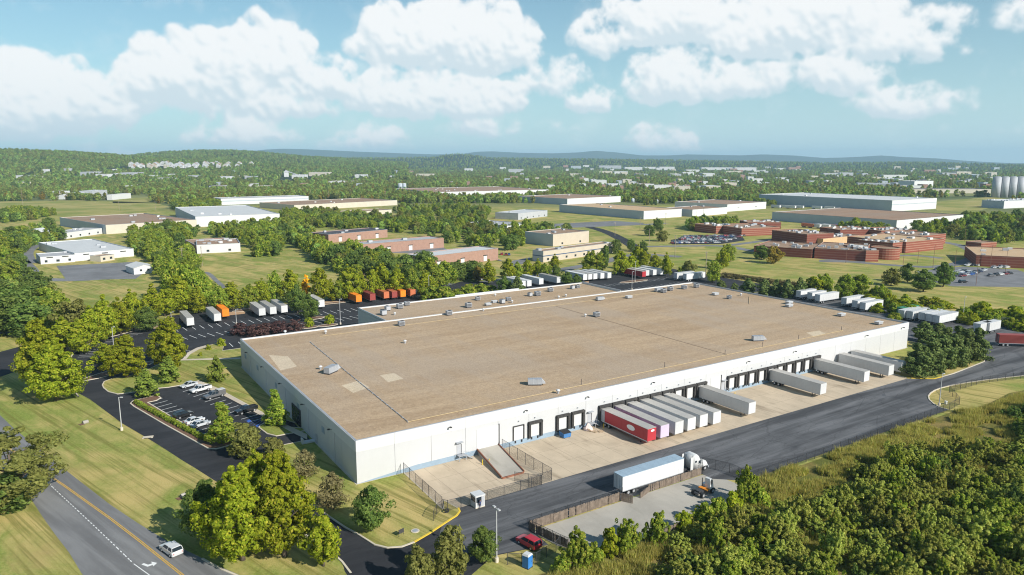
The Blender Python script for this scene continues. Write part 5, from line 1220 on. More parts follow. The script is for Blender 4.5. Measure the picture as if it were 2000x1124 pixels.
# small ground things
o = thing('lawn_sign', 'small black sign on posts on the corner lawn', 'sign', (*G(784,1048),0.14), R(15)); m = MB(); m.box(-0.55,0.55,-0.03,0.03,0.45,1.2); m.build('panel', DARK_METAL, o)
for s in (-0.5,0.5): m = MB(); m.tube((s,0.05,0),(s,0.05,1.2),0.04,n=6); m.build('post', DARK_METAL, o)
o = thing('manhole', 'round concrete manhole with grey lid in the corner lawn', 'manhole', (*G(811,1039),0.14)); m = MB(); m.tube((0,0,0),(0,0,0.08),0.75,n=20); m.build('collar', KERB, o); m = MB(); m.tube((0,0,0.082),(0,0,0.11),0.5,n=20); m.build('lid', GREY_METAL, o)
for (x, y, lab) in ((165,828,'concrete pipe culvert end in the striped lawn'),(357,972,'culvert end with rubble in the lawn near the road trees')):
    o = thing('culvert', lab, 'culvert', (*G(x,y),0), R(200)); m = MB(); n_ = 16
    ro = [[(xx, rr*math.cos(t), 0.42+rr*math.sin(t)) for t in np.linspace(0,2*math.pi,n_+1)[:-1]] for xx, rr in ((-1.2,0.55),(0.5,0.55),(0.5,0.42),(-1.2,0.42))]; m.loft(ro, caps=False); m.build('pipe', GREYC, o); o.scale = (0.7,0.8,0.8)
    m = MB(); m.add([(-1.0,0.42*math.cos(t),0.42+0.42*math.sin(t)) for t in np.linspace(0,2*math.pi,13)[:-1]], [tuple(range(12))]); m.build('opening', BLACK, o)
    m = MB(); m.cbox((0.9,0,0.03),(1.5,1.6,0.1)); m.build('apron', MULCH, o)
o = thing('tyre', 'old tyre leaning by the fence on the corner lawn', 'tyre', (*G(873,1003),0.5)); t_ = MB()
rs = []
for a in np.linspace(0,2*math.pi,15)[:-1]: rs.append([((0.36+0.14*math.cos(q))*math.cos(a), 0.14*math.sin(q), (0.36+0.14*math.cos(q))*math.sin(a)) for q in np.linspace(0,2*math.pi,7)[:-1]])
rs.append(rs[0]); t_.loft(rs, caps=False); t_.build('ring', TYRE, o, True)
for (x, y, lab) in ((289,855,'storm drain inlet at the left drive edge'),): 
    o = thing('storm_inlet', lab, 'storm inlet', (*G(x,y),0.02), R(-15)); m = MB(); m.box(-1.1,1.1,-0.6,0.6,0,0.16); m.build('slab', KERB, o); m = MB(); m.box(-0.8,0.8,-0.64,-0.603,0.02,0.12); m.build('slot', BLACK, o)
o = thing('utility_box', 'small white utility box on the corner lawn at right', 'utility box', (*G(1847,790),0.1)); m = MB(); m.box(-0.3,0.3,-0.25,0.25,0,0.7); m.build('case', TW, o); m = MB(); m.box(-0.34,0.34,-0.29,0.29,0.702,0.78); m.build('lid', TW, o)

# ---------------------------------------------------------------- neighbouring buildings
def building(name, label, fl, fr, back=None, h=6.0, wall=None, roof=None, depth=None, cat='building', trim=None, docks=0, windows=0, units=0, seed=0, band=None, side_mat=None, roofz=None, group=None, hillside=False):
    """flat-roofed block: base front corners at two ground pixels, depth from a roof pixel at the back or in metres"""
    r = random.Random(seed); z0 = 0.0
    if hillside: ga, gb = GT(*fl), GT(*fr); A, B = Vector(ga[:2]), Vector(gb[:2]); z0 = min(ga[2], gb[2]); B = A+Vector((math.cos(-PSI), math.sin(-PSI)))*max(4.0, (B-A).length if (B-A).length < 200 else 60)
    else: A, B = Vector(G(*fl)), Vector(G(*fr))
    L = (B-A).length; d = (B-A)/L; nrm = Vector((-d.y, d.x))
    if depth is None: depth = max(6.0, (Vector(G(*back, h))-A).dot(nrm))
    o = thing(name, label, cat, (A.x, A.y, z0), math.atan2(d.y, d.x), group)
    t = 0.35
    m = MB(); m.box(0,L,0,t,0,h); m.build('wall', wall, o)
    m = MB(); m.box(0,L,depth-t,depth,0,h); m.build('wall', wall, o)
    m = MB(); m.box(0,t,t,depth-t,0,h); m.build('wall', side_mat or wall, o)  # a side_mat puts the shade of the side walls into their colour
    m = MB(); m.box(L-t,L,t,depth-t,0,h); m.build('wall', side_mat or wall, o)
    m = MB(); m.box(t,L-t,t,depth-t,0.2,h-0.35); m.build('roof', roof, o)
    cm = trim or GREY_METAL
    m = MB(); e = 0.08
    for q in ((-e,L+e,-e,t+e),(-e,L+e,depth-t-e,depth+e),(-e,t+e,t+e,depth-t-e),(L-t-e,L+e,t+e,depth-t-e)): m.box(*q,h+0.003,h+0.12)
    m.build('coping', cm, o)
    if band: m = MB(); m.box(-0.03,L+0.03,-0.03,depth+0.03,h-band[1],h-band[1]+band[2]); m.build('stripe', band[0], o)
    if docks:
        for k in range(docks):
            x = L*(k+0.6)/(docks+0.2); m = MB(); m.box(x-1.4,x+1.4,-0.06,-0.003,0.3,min(h-0.8,3.8)); dd = m.build('dock_door', DOORW, o)
            m = MB(); m.box(x-1.7,x+1.7,-0.4,-0.004,min(h-0.8,3.8)+0.003,min(h-0.8,3.8)+0.4); m.build('canopy', SEAL, dd)
    if windows:
        for k in range(windows):
            x = L*(k+0.5)/windows; m = MB(); m.box(x-0.9,x+0.9,-0.05,-0.003,1.0,2.4); w = m.build('window', GLASS, o); m = MB(); m.box(x-1.0,x+1.0,-0.09,-0.004,0.85,0.99); m.build('sill', BAND, w)
    for k in range(units):
        x, y = r.uniform(2,L-2), r.uniform(2,max(2.5,depth-2)); w = r.uniform(0.9,1.8); m = MB(); m.box(x-w,x+w,y-w*0.7,y+w*0.7,h-0.34,h+r.uniform(0.5,1.2)); u_ = m.build('roof_unit', r.choice((LIGHTGREY,GREY_METAL,BAND)), o)
    return o
COOL = paint('blue_grey_wall_and_shade',(0.40,0.44,0.48),0.75,0.05,0.1); WHITEW = paint('bright_white_wall',(0.60,0.60,0.595),0.75,0.04,0.1); CREAM = paint('cream_wall',(0.54,0.49,0.40),0.8,0.06,0.2); NAVYB = paint('navy_stripe',(0.06,0.10,0.18),0.7)  # COOL: blue-grey walls, also painted shade on sides of paler blocks
building('office_building','long white low building with loading doors left of the fields',(147,511),(262,501),(137,470),5.2,WHITEW,WHITEROOF,None,'building',None,3,0,4,1)
building('office_building','grey-roofed white annex at the left end of the low white building',(80,517),(147,512),None,4.6,WHITEW,GREYROOF,22,'building',None,2,3,1,2)
building('dock_annex','small striped canopy block on the low white building front',(197,512),(224,508),None,3.6,CREAM,BROWN_ROOF,9,'building',None,0,2,0,3)
def gable(name, label, fl, fr, depth, h, ridge, wall, roof, group=None, cat='building'):
    ga = GT(*fl); A = Vector(ga[:2]); B = Vector(G(*fr))
    if ga[2] > 0: dd = math.hypot(A.x-CAM[0], A.y-CAM[1]); B = A+Vector((math.cos(-PSI), math.sin(-PSI)))*(fr[0]-fl[0])*dd/FPX
    else: A = Vector(G(*fl))
    L = (B-A).length; d = (B-A)/L; o = thing(name, label, cat, (A.x,A.y,ga[2]), math.atan2(d.y,d.x), group)
    m = MB(); m.add([(0,0,0),(L,0,0),(L,0,h),(L/2,0,ridge),(0,0,h),(0,depth,0),(L,depth,0),(L,depth,h),(L/2,depth,ridge),(0,depth,h)], [(0,1,2,3,4),(9,8,7,6,5),(1,6,7,2),(5,0,4,9)]); m.build('wall', wall, o)
    for s in (0, 1):
        x0 = -0.4 if s == 0 else L+0.4; m = MB(); k = (ridge-h)/(L/2)*0.4
        m.add([(x0,-0.3,h-k+0.02),(L/2,-0.3,ridge+0.02),(L/2,depth+0.3,ridge+0.02),(x0,depth+0.3,h-k+0.02),(x0,-0.3,h-k+0.15),(L/2,-0.3,ridge+0.15),(L/2,depth+0.3,ridge+0.15),(x0,depth+0.3,h-k+0.15)], [(0,1,2,3),(7,6,5,4),(0,4,5,1),(2,6,7,3),(0,3,7,4),(1,5,6,2)]); m.build('roof', roof, o)
    for x in (L*0.33, L*0.67): m = MB(); m.box(x-L*0.05,x+L*0.05,-0.06,-0.003,h*0.45,h*0.75); m.build('window', GLASS, o)
    return o
gable('storage_shed','small pale gabled metal shed at the field edge',(262,537),(304,533),16,3.6,5.2,WHITEW,WHITEROOF)
gable('storage_shed','grey gabled carport among trees at the left edge',(50,462),(78,462),14,3.5,6.0,LIGHTGREY,WHITEROOF)
building('office_building','small white office with dark windows by the left trees',(130,467),(200,457),None,5,WHITEW,GREYROOF,18,'building',None,0,4,3,5)
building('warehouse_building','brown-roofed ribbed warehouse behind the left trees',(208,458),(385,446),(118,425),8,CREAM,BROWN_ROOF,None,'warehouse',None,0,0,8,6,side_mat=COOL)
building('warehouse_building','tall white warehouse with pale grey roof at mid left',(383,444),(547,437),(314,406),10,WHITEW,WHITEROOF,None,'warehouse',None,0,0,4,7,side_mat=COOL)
building('warehouse_building','long white and grey building beyond the white warehouse',(432,401),(603,395),None,9,WHITEW,GREYROOF,40,'warehouse',None,0,0,2,8,band=(COOL,4.5,1.6))
building('warehouse_building','long low brown-roofed building right of the white warehouse',(575,412),(776,401),(570,393),7,CREAM,BROWN_ROOF,None,'warehouse',None,0,0,5,9)
building('warehouse_building','small brown-roofed block in front of the long brown-roofed building',(675,424),(765,418),None,5,CREAM,BROWN_ROOF,25,'warehouse')
building('brick_building','low brick building with white end wall by the large field',(385,496),(470,492),None,6,WHITEW,BROWN_ROOF,34,'building',None,0,2,8,10)
building('brick_building','small brown-roofed brick block left of the white end wall',(362,482),(385,494),None,5,BRICKP,BROWN_ROOF,28,'building',None,0,0,4,11)
building('brick_building','pink brick building with black roof and roll-up doors',(642,475),(757,464),(637,452),6.5,BRICKP,DARKROOF,None,'building',None,3,0,4,12)
building('brick_building','pink brick building with sloping grey-brown roof, middle of three',(687,500),(867,484),(690,473),7,BRICKP,GREYROOF,None,'building',BRICKP,4,0,2,13)
building('brick_building','pink brick building with white roof nearest the rear lot trees',(828,527),(973,508),(790,497),7.5,BRICKP,WHITEROOF,None,'building',None,3,0,1,14)
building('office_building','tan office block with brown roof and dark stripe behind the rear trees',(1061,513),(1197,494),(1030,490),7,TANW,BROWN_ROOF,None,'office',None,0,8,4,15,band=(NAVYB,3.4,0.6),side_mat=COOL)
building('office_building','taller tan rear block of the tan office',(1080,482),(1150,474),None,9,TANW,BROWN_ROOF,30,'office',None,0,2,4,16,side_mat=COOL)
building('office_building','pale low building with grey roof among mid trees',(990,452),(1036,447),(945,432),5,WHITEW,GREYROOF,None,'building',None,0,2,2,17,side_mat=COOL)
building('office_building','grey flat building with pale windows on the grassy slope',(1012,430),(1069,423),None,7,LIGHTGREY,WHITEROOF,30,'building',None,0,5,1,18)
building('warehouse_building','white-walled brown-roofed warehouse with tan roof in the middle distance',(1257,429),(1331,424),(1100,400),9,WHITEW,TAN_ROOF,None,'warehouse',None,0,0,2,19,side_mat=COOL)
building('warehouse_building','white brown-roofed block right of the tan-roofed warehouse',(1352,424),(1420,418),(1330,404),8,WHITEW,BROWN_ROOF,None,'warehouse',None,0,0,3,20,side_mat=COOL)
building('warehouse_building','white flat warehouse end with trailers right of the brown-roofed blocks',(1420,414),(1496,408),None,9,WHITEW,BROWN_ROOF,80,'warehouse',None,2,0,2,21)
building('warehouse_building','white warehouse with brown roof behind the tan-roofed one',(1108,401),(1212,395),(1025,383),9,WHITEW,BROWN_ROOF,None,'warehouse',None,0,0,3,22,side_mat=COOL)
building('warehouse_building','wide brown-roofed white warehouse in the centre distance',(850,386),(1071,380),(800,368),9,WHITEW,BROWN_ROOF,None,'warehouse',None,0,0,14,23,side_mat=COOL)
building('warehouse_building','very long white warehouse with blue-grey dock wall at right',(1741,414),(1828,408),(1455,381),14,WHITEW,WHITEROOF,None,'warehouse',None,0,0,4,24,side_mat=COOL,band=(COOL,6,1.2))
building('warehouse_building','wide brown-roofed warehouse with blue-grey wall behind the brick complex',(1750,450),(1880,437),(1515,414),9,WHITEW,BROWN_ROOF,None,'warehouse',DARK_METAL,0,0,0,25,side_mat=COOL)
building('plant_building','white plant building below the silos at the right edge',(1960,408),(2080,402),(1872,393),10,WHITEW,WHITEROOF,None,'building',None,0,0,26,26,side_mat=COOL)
building('far_building','white office block beyond the trees right of centre',(1785,368),(1822,367),None,16,WHITEW,WHITEROOF,40,'building',None,0,0,2,27)
building('far_building','long tan low building before the silos',(1780,378),(1935,378),None,8,CREAM,DARKROOF,50,'building',None,0,0,0,28)
building('far_building','grey flat building left of the long tan one',(1675,365),(1760,366),None,8,LIGHTGREY,WHITEROOF,60,'building',None,0,0,5,29)
# brick complex: angular blocks of banded brick
BR = [((1472,497),(1585,505),None,37,5.9,BRICK_DARK,'low dark banded brick wing at the front left of the brick complex'),
      ((1590,505),(1688,511),None,42,6.7,BRICK_DARK,'dark banded brick wing at the front centre of the brick complex'),
      ((1690,511.5),(1715,511.5),None,32,7.1,BRICK,'rounded red brick end bay of the brick complex front'),
      ((1742,497),(1765,494),None,25,7.6,BRICK,'small tall red block behind the rounded bay'),
      ((1768,495),(1842,487),None,45,7.6,BRICK,'bright banded red brick block at the right of the brick complex'),
      ((1798,482),(1846,476),None,32,7.6,BRICK,'rear right red brick block of the brick complex'),
      ((1575,480),(1627,477),None,37,8.4,BRICK_DARK,'brick block with angular roof at the rear left of the complex'),
      ((1607,480),(1680,472),None,17,5.0,paint('ochre_wall',(0.62,0.40,0.22),0.85),'ochre wall block inside the brick complex'),
      ((1640,468),(1720,466),None,27,7.6,BRICK_DARK,'rear centre brick block of the complex with pale roof'),
      ((1720,470),(1790,468),None,30,7.6,BRICK,'rear brick block behind the bright banded one'),
      ((1398,457),(1430,455),None,27,6.7,BRICK,'left end block of the smaller banded brick building'),
      ((1448,462),(1522,459),None,42,6.7,BRICK,'main block of the smaller banded brick building'),
      ((1460,447),(1525,447),None,25,5.9,BRICK_DARK,'rear block of the smaller banded brick building'),
      ((1905,520),(2060,528),None,52,6.7,BRICK_DARK,'dark brick building with tan roof at the right frame edge'),
      ((1916,484),(1946,482),None,12,3.4,BRICK,'small red brick shed beside the curved service road')]
for i, (a, b_, bk, dp, hh, mt, lab) in enumerate(BR): building('brick_building', lab, a, b_, None, hh, mt, TAN_ROOF if i in (13, 4) else BROWN_ROOF, dp, 'building', paint('roof_edge_tan',(0.45,0.33,0.24),0.8), 0, 0, 12 if i < 13 else (5 if i == 13 else 0), 40+i)
# the rounded bay at the front of the brick complex
rb0 = G(1728, 505); o = thing('brick_building', 'round banded red brick bay at the front of the brick complex', 'building', (*rb0,0)); rr = 8.5
m = MB(); m.tube((0,0,0),(0,0,7.2),rr,n=28,caps=False); m.build('wall', BRICK, o); m = MB(); m.tube((0,0,0.2),(0,0,6.8),rr-0.3,n=28); m.build('roof', BROWN_ROOF, o)
m = MB(); m.tube((0,0,7.203),(0,0,7.35),rr+0.1,n=28,caps=False); m.tube((0,0,7.203),(0,0,7.35),rr-0.3,n=28,caps=False); m.build('coping', MATS['roof_edge_tan'], o)
# silos
for k in range(8):
    x = 1944+k*15.5; y = 386; u, v = G(x, y); o = thing('silo', 'tall pale concrete silo in the row at the right frame edge', 'silo', (u,v,0), 0, 'row of silos at the right edge'); hh = HT(1944,386,347)
    m = MB(); m.tube((0,0,0),(0,0,hh),6.6,n=24); m.build('drum', LIGHTGREY, o, True); m = MB(); m.tube((0,0,hh),(0,0,hh+1.6),6.7,4.5,n=24); m.build('roof', LIGHTGREY, o)
for (x, w, y, yt, lab) in ((782,9,372,359,'blue-white pair of tanks beside the wide brown-roofed warehouse, left'),(790,7,372,359,'blue-white pair of tanks beside the wide brown-roofed warehouse, right'),(1236,6,396,389,'small white tank behind the tan-roofed warehouse'),(1283,5,398,391,'small white tank right of the other behind the tan-roofed warehouse')):
    u, v = G(x, y); hh = HT(x, y, yt); o = thing('storage_tank', lab, 'tank', (u,v,0)); rr = w*0.5*math.hypot(u-CAM[0], v-CAM[1])/FPX
    m = MB(); m.tube((0,0,0),(0,0,hh),rr,n=20); m.build('drum', COOL, o, True); m = MB(); m.tube((0,0,hh),(0,0,hh+1),rr,rr*0.4,n=20); m.build('roof', WHITEW, o)
# conveyor plant
cp = G(560, 353); o = thing('batch_plant', 'white aggregate plant with a long sloping conveyor amid far trees', 'industrial plant', (*cp,0), R(-20)); o.scale = (0.7,0.7,0.62)
m = MB(); m.box(-10,10,-8,8,0,42); m.build('tower', WHITEW, o); m = MB(); m.loft([[(-12,-9,42),(12,-9,42),(12,9,42),(-12,9,42)],[(-3,-2,52),(3,-2,52),(3,2,52),(-3,2,52)]]); m.build('roof', GREYROOF, o)
m = MB(); m.add([(8,-2.5,44),(90,-2.5,10),(90,2.5,10),(8,2.5,44),(8,-2.5,48),(90,-2.5,14),(90,2.5,14),(8,2.5,48)], [(3,2,1,0),(4,5,6,7),(0,1,5,4),(1,2,6,5),(2,3,7,6),(3,0,4,7)]); m.build('conveyor', GREY_METAL, o)
for x in (30,55,80): m = MB(); m.box(x-1.2,x+1.2,-2,2,0,44-(x-8)*0.415); m.build('trestle_leg', GREY_METAL, o)
# far buildings scattered over the plain and the town houses on the left slope
FARB = [(1005,337,24),(1068,329,14),(1105,328,10),(1145,327,12),(1190,330,40),(1235,333,30),(1265,331,16),(1300,333,24),(1350,337,20),(1400,333,60),(1430,340,24),(1455,334,40),(1480,339,16),(1340,343,14),(1180,340,18),(1210,341,20),(1120,344,14),(1170,362,30),(1195,366,14),(1225,358,18),(1260,367,24),(1290,371,36),(1330,375,26),(1375,372,18),(1390,374,22),(1160,356,10),(1240,363,14),(1310,366,18),
        (955,350,12),(915,335,16),(830,346,34),(700,348,14),(655,362,26),(690,360,14),(740,339,10),(620,345,34),(580,350,20),(490,352,24),(470,350,14),(440,352,20),(380,352,24),(350,354,14),(300,352,20),(200,349,26),(170,346,26),(250,347,30),(40,349,18),(75,352,12),(38,366,14),(140,387,20),(110,385,26),(165,386,20),(120,390,18),(215,392,12),(260,369,10),(415,371,12),(510,373,20),
        (1500,331,12),(1520,333,14),(1545,333,10),(1620,345,24),(1650,344,20),(1690,345,12),(1740,349,30),(1710,352,16),(1850,345,20),(1880,344,24),(1900,346,14),(1930,343,12),(1745,357,22),(1560,331,10),(1660,338,8),(1855,333,10),(1440,361,10),(1410,365,8),(880,362,10),(1320,347,22),(1380,345,16),(1250,345,14),(1450,347,12)]
rb = random.Random(9); wl = [WHITEW,WHITEW,CREAM,LIGHTGREY,COOL,BRICKP]
for (x, y, wpx) in FARB:
    dist = math.hypot(*(np.array(G(x,y))-np.array(CAM))); half = wpx/2
    w_ = rb.choice(wl[:4] if wpx > 14 else wl)
    gt = GT(x, y); dist = math.hypot(gt[0]-CAM[0], gt[1]-CAM[1]); hh = (rb.uniform(8,11) if wpx > 18 else rb.uniform(6,9))*(1.0+max(0,dist-1500)/3500)
    building('far_building', {'bright_white_wall':'white','cream_wall':'cream','light_grey_paint':'grey','blue_grey_wall_and_shade':'blue-grey','pinkish_brick':'reddish'}[w_.name]+' commercial building far off among the trees of the plain', (x-half,y), (x+half,y-0.2), None, hh, w_, rb.choice((WHITEROOF,WHITEROOF,GREYROOF,BROWN_ROOF)), rb.uniform(25,60), 'building', None, 0, 0, rb.randint(0,3), int(x), group='far commercial buildings on the plain', hillside=True)
rf = random.Random(31)
for k in range(130):                                     # the many small pale blocks between the trees of the plain
    x = rf.choice((rf.uniform(20,1960), rf.uniform(1000,1960))); y = rf.uniform(329,372) if x > 500 else rf.uniform(338,374); wpx = rf.uniform(5,15)
    w_ = rf.choice(wl); gt = GT(x, y); dist = math.hypot(gt[0]-CAM[0], gt[1]-CAM[1])
    building('far_building', {'bright_white_wall':'white','cream_wall':'cream','light_grey_paint':'grey','blue_grey_wall_and_shade':'blue-grey','pinkish_brick':'reddish'}[w_.name]+' small building far off among the trees of the plain', (x-wpx/2,y), (x+wpx/2,y), None, rf.uniform(6,11)*(1+max(0,dist-1500)/4500), w_, rf.choice((WHITEROOF,GREYROOF,BROWN_ROOF)), rf.uniform(14,30), 'building', None, 0, 0, 0, 900+k, group='far small buildings on the plain', hillside=True)
for k in range(46):
    x = 248+rb.random()*250; y = 328-(x-248)/250*2+rb.uniform(-3,4.5); w = rb.uniform(5,8)
    gable('town_house', 'white gabled town house in the cluster on the far left slope', (x,y), (x+w,y), 12, 11, 17, rb.choice((WHITEW,WHITEW,CREAM)), rb.choice((GREYROOF,BROWN_ROOF,LIGHTGREY)), 'town houses on the far left slope', 'house')
# ---------------------------------------------------------------- vegetation
def leaf_mesh(name, seed, mat, h, r, base, shape, nclu, crad, nleaf, ls, flat=0.8, inner=0.25, spread=1.0, up=0.25, ragged=0.04):
    """crown of real leaf faces gathered in clumps on an uneven envelope; origin at the trunk foot"""
    g = np.random.default_rng(seed)
    t = np.sort(g.random(nclu)); ang = g.random(nclu)*2*np.pi
    lump = 1+0.22*np.sin(ang*3+seed)+0.16*np.sin(ang*5+t*9+seed*2)
    env = np.array([shape(x) for x in t])*r*lump
    rr = env*np.where(g.random(nclu) < inner, g.random(nclu)*0.6, 0.70+0.30*g.random(nclu))*spread
    cz = base+(h-base)*np.clip(t+g.normal(size=nclu)*ragged, 0.02, 1.25); rr = rr*(1+g.normal(size=nclu)*ragged*1.5); cc = np.stack([rr*np.cos(ang), rr*np.sin(ang), cz], 1)
    cr = crad*(0.65+0.7*g.random(nclu))*np.clip(env/r+0.25, 0.45, 1.1)
    k = g.integers(0, nclu, nleaf)
    d = g.normal(size=(nleaf,3)); d /= np.linalg.norm(d, axis=1)[:,None]; d[:,2] += up; d /= np.linalg.norm(d, axis=1)[:,None]
    pos = cc[k]+d*(cr[k]*(0.55+0.5*np.sqrt(g.random(nleaf))))[:,None]*np.array([1,1,flat])
    pos[:,:2] *= r/np.percentile(np.hypot(pos[:,0], pos[:,1]), 99); pos[:,2] = base+(pos[:,2]-base)*(h-base)/(np.percentile(pos[:,2], 99.3)-base)
    out = pos-np.array([0,0,base+(h-base)*0.4]); out /= np.linalg.norm(out, axis=1)[:,None]+1e-6
    nrm = d*0.75+out*0.45+g.normal(size=(nleaf,3))*0.42; nrm /= np.linalg.norm(nrm, axis=1)[:,None]
    a = np.cross(nrm, g.normal(size=(nleaf,3))); a /= np.linalg.norm(a, axis=1)[:,None]; b = np.cross(nrm, a)
    s = (ls*(0.55+0.8*g.random(nleaf)))[:,None]
    fold = nrm*s*0.12
    V = np.stack([pos-a*s, pos-b*s*0.62+fold, pos+a*s, pos+b*s*0.62+fold], 1).reshape(-1,3)
    V[:,2] = np.maximum(V[:,2], 0.05)
    me = bpy.data.meshes.new(name); me.vertices.add(4*nleaf); me.vertices.foreach_set('co', V.ravel())
    me.loops.add(4*nleaf); me.loops.foreach_set('vertex_index', np.arange(4*nleaf, dtype=np.int32))
    me.polygons.add(nleaf); me.polygons.foreach_set('loop_start', np.arange(0,4*nleaf,4,dtype=np.int32)); me.polygons.foreach_set('loop_total', np.full(nleaf,4,dtype=np.int32))
    me.materials.append(mat); me.update(calc_edges=True); return me
def trunk_mesh(seed, h, base, r0, nl=6, r=3.0, to=0.72):
    g = random.Random(seed); m = MB(); n = 8
    top = base+(h-base)*to; pts = [(0,0,-0.15),(g.uniform(-.1,.1),g.uniform(-.1,.1),base*0.6+0.2),(g.uniform(-.2,.2),g.uniform(-.2,.2),(base+top)/2),(g.uniform(-.3,.3),g.uniform(-.3,.3),top)]
    rad = [r0*1.25,r0,r0*0.62,r0*0.15]
    m.loft([[(p[0]+q*math.cos(2*math.pi*i/n),p[1]+q*math.sin(2*math.pi*i/n),p[2]) for i in range(n)] for p, q in zip(pts, rad)])
    for k in range(nl):
        a = 2*math.pi*k/nl+g.uniform(-.4,.4); z = base*0.85+(top-base*0.85)*g.uniform(0.05,0.6); L = r*g.uniform(0.55,0.8)
        m.tube((0,0,z),(math.cos(a)*L,math.sin(a)*L,z+L*g.uniform(0.5,1.0)),r0*0.38,r0*0.08,n=5,caps=False)
    return m.mesh('trunk', BARK, True)
sh_round = lambda t: math.sqrt(max(0.02, 1-(2*t-0.85)**2/1.35))
sh_oval = lambda t: (math.sin(math.pi*min(1,(t*0.93+0.10)))**0.7)
sh_cone = lambda t: 0.10+0.95*(1-t)**0.75 if t > 0.12 else 0.75+t*2
sh_bush = lambda t: math.sqrt(max(0.03,1-t*t*0.95))
sh_pear = lambda t: max(0.12, math.sin(math.pi*(0.16+0.80*t))**0.8*(1.08-0.35*t))
# kind: (leaf, h, r, base, shape, clumps, clump radius, leaves, leaf size, trunk radius, limbs)
KIND = {
 'broad':  ('lime',14.0,5.2,1.6,sh_pear,280,0.85,26000,0.21,0.30,8),
 'broad2': ('lime',14.0,4.6,1.4,sh_pear,260,0.80,24000,0.21,0.30,8),
 'pear':   ('lime',9.0,3.0,1.2,sh_pear,80,0.9,6500,0.24,0.16,6),
 'pearm':  ('mid',9.0,3.1,1.2,sh_oval,80,0.9,6500,0.24,0.16,6),
 'cone':   ('conif',7.6,2.1,0.35,sh_cone,95,0.62,5200,0.22,0.13,10),
 'conel':  ('mid',7.6,2.0,0.4,sh_cone,95,0.62,5200,0.22,0.13,10),
 'ever':   ('ever',7.5,2.6,0.3,sh_cone,130,0.62,8000,0.21,0.15,8),
 'everoval':('ever',6.0,2.0,0.5,sh_oval,60,0.75,3600,0.26,0.12,6),
 'oak':    ('dark',10.0,4.0,1.2,sh_oval,110,1.05,11000,0.23,0.22,8),
 'midtree':('mid',11.0,4.6,1.2,sh_round,90,1.25,6500,0.34,0.24,8),
 'darktree':('dark',11.0,4.6,0.9,sh_round,90,1.25,6500,0.34,0.24,8),
 'olivetree':('olive',10.0,4.6,1.2,sh_round,80,1.2,5200,0.38,0.22,8),
 'olivebig':('olive',12.0,5.6,2.0,sh_round,120,1.0,13000,0.20,0.3,12),
 'pine':   ('olive',7.5,2.6,0.7,sh_oval,70,0.75,5200,0.24,0.15,8),
 'sparse': ('sparse',6.5,2.5,0.6,sh_oval,70,0.8,2300,0.20,0.12,14),
 'goldtree':('gold',7.0,1.5,0.6,sh_oval,45,0.6,2600,0.26,0.12,6),
 'rusttree':('rust',8.0,3.8,1.0,sh_round,70,1.1,5200,0.36,0.2,8),
 'purple': ('purple',4.6,2.5,0.4,sh_bush,60,0.6,1900,0.2,0.1,8),
 'reed':   ('sparse',2.4,2.4,0.05,sh_bush,60,0.4,2600,0.15,0.05,10),
 'shrub':  ('lime',2.4,1.7,0.05,sh_bush,40,0.55,2400,0.20,0.06,6),
 'bush':   ('mid',3.6,2.6,0.05,sh_bush,50,0.8,3000,0.28,0.08,6),
 'willow': ('willow',7.5,3.8,0.3,sh_bush,260,0.42,17000,0.18,0.16,8),
 'willow2':('willow',6.5,3.4,0.2,sh_round,240,0.42,15000,0.18,0.15,8),
 'willow3':('mid',6.0,3.2,0.2,sh_bush,220,0.42,14000,0.18,0.15,8),
 'thickdark':('dark',6.5,3.6,0.2,sh_round,210,0.58,14000,0.21,0.15,8),
 'thickrust':('rust',7.0,3.6,0.3,sh_round,210,0.55,15000,0.20,0.16,8),
}
NICE = {'reed':'reed_clump','olivebig':'olive_green_tree','broad':'broad_tree','broad2':'broad_tree','pear':'ornamental_tree','pearm':'ornamental_tree','cone':'conical_tree','conel':'conical_tree','ever':'evergreen_tree','everoval':'evergreen_tree','oak':'oak_tree','midtree':'leafy_tree','darktree':'leafy_tree','olivetree':'olive_green_tree','pine':'pine_tree','sparse':'sparse_tree','goldtree':'autumn_tree','rusttree':'autumn_tree','purple':'purple_shrub','shrub':'shrub','bush':'shrub','willow':'thicket_tree','willow2':'thicket_tree','willow3':'thicket_tree','thickdark':'thicket_tree','thickrust':'thicket_tree'}
_proto = {}
def proto(kind, var):
    key = (kind, var)
    if key not in _proto:
        lf, h, r, base, shp, nc, cr, nl, ls, tr, nlim = KIND[kind]; sd = sum(ord(c) for c in kind)*7+var*31
        _proto[key] = (leaf_mesh('crown', sd, LEAF[lf], h, r, base, shp, nc, cr, nl, ls, flat=1.5 if kind[:5] in ('willo','thick') else 0.8, up=0.55 if kind[:5] in ('willo','thick') else 0.25, ragged=0.20 if kind[:5] in ('willo','thick') else 0.06), trunk_mesh(sd, h, base, tr, nlim, r), h, r)
    return _proto[key]
NVAR = {'pear':3,'pearm':2,'midtree':3,'darktree':3,'willow':3,'willow2':2,'willow3':2,'thickdark':2,'thickrust':2,'bush':2,'olivetree':2}
rt = random.Random(21)
def tree(kind, uv_, h=None, w=None, label='', group=None, z=0.0):
    cm, tm, H0, R0 = proto(kind, rt.randrange(NVAR.get(kind, 1))); shrub = kind in ('shrub','bush','purple','reed')
    o = thing(NICE[kind], label, 'shrub' if shrub else 'tree', (uv_[0], uv_[1], z), rt.uniform(0, 6.28), group)
    sh = (h or H0)/H0; sw = (w/2/R0) if w else sh*rt.uniform(0.92,1.08); o.scale = (sw, sw*rt.uniform(0.93,1.07), sh)
    link('trunk', tm, o); link('crown', cm, o); return o
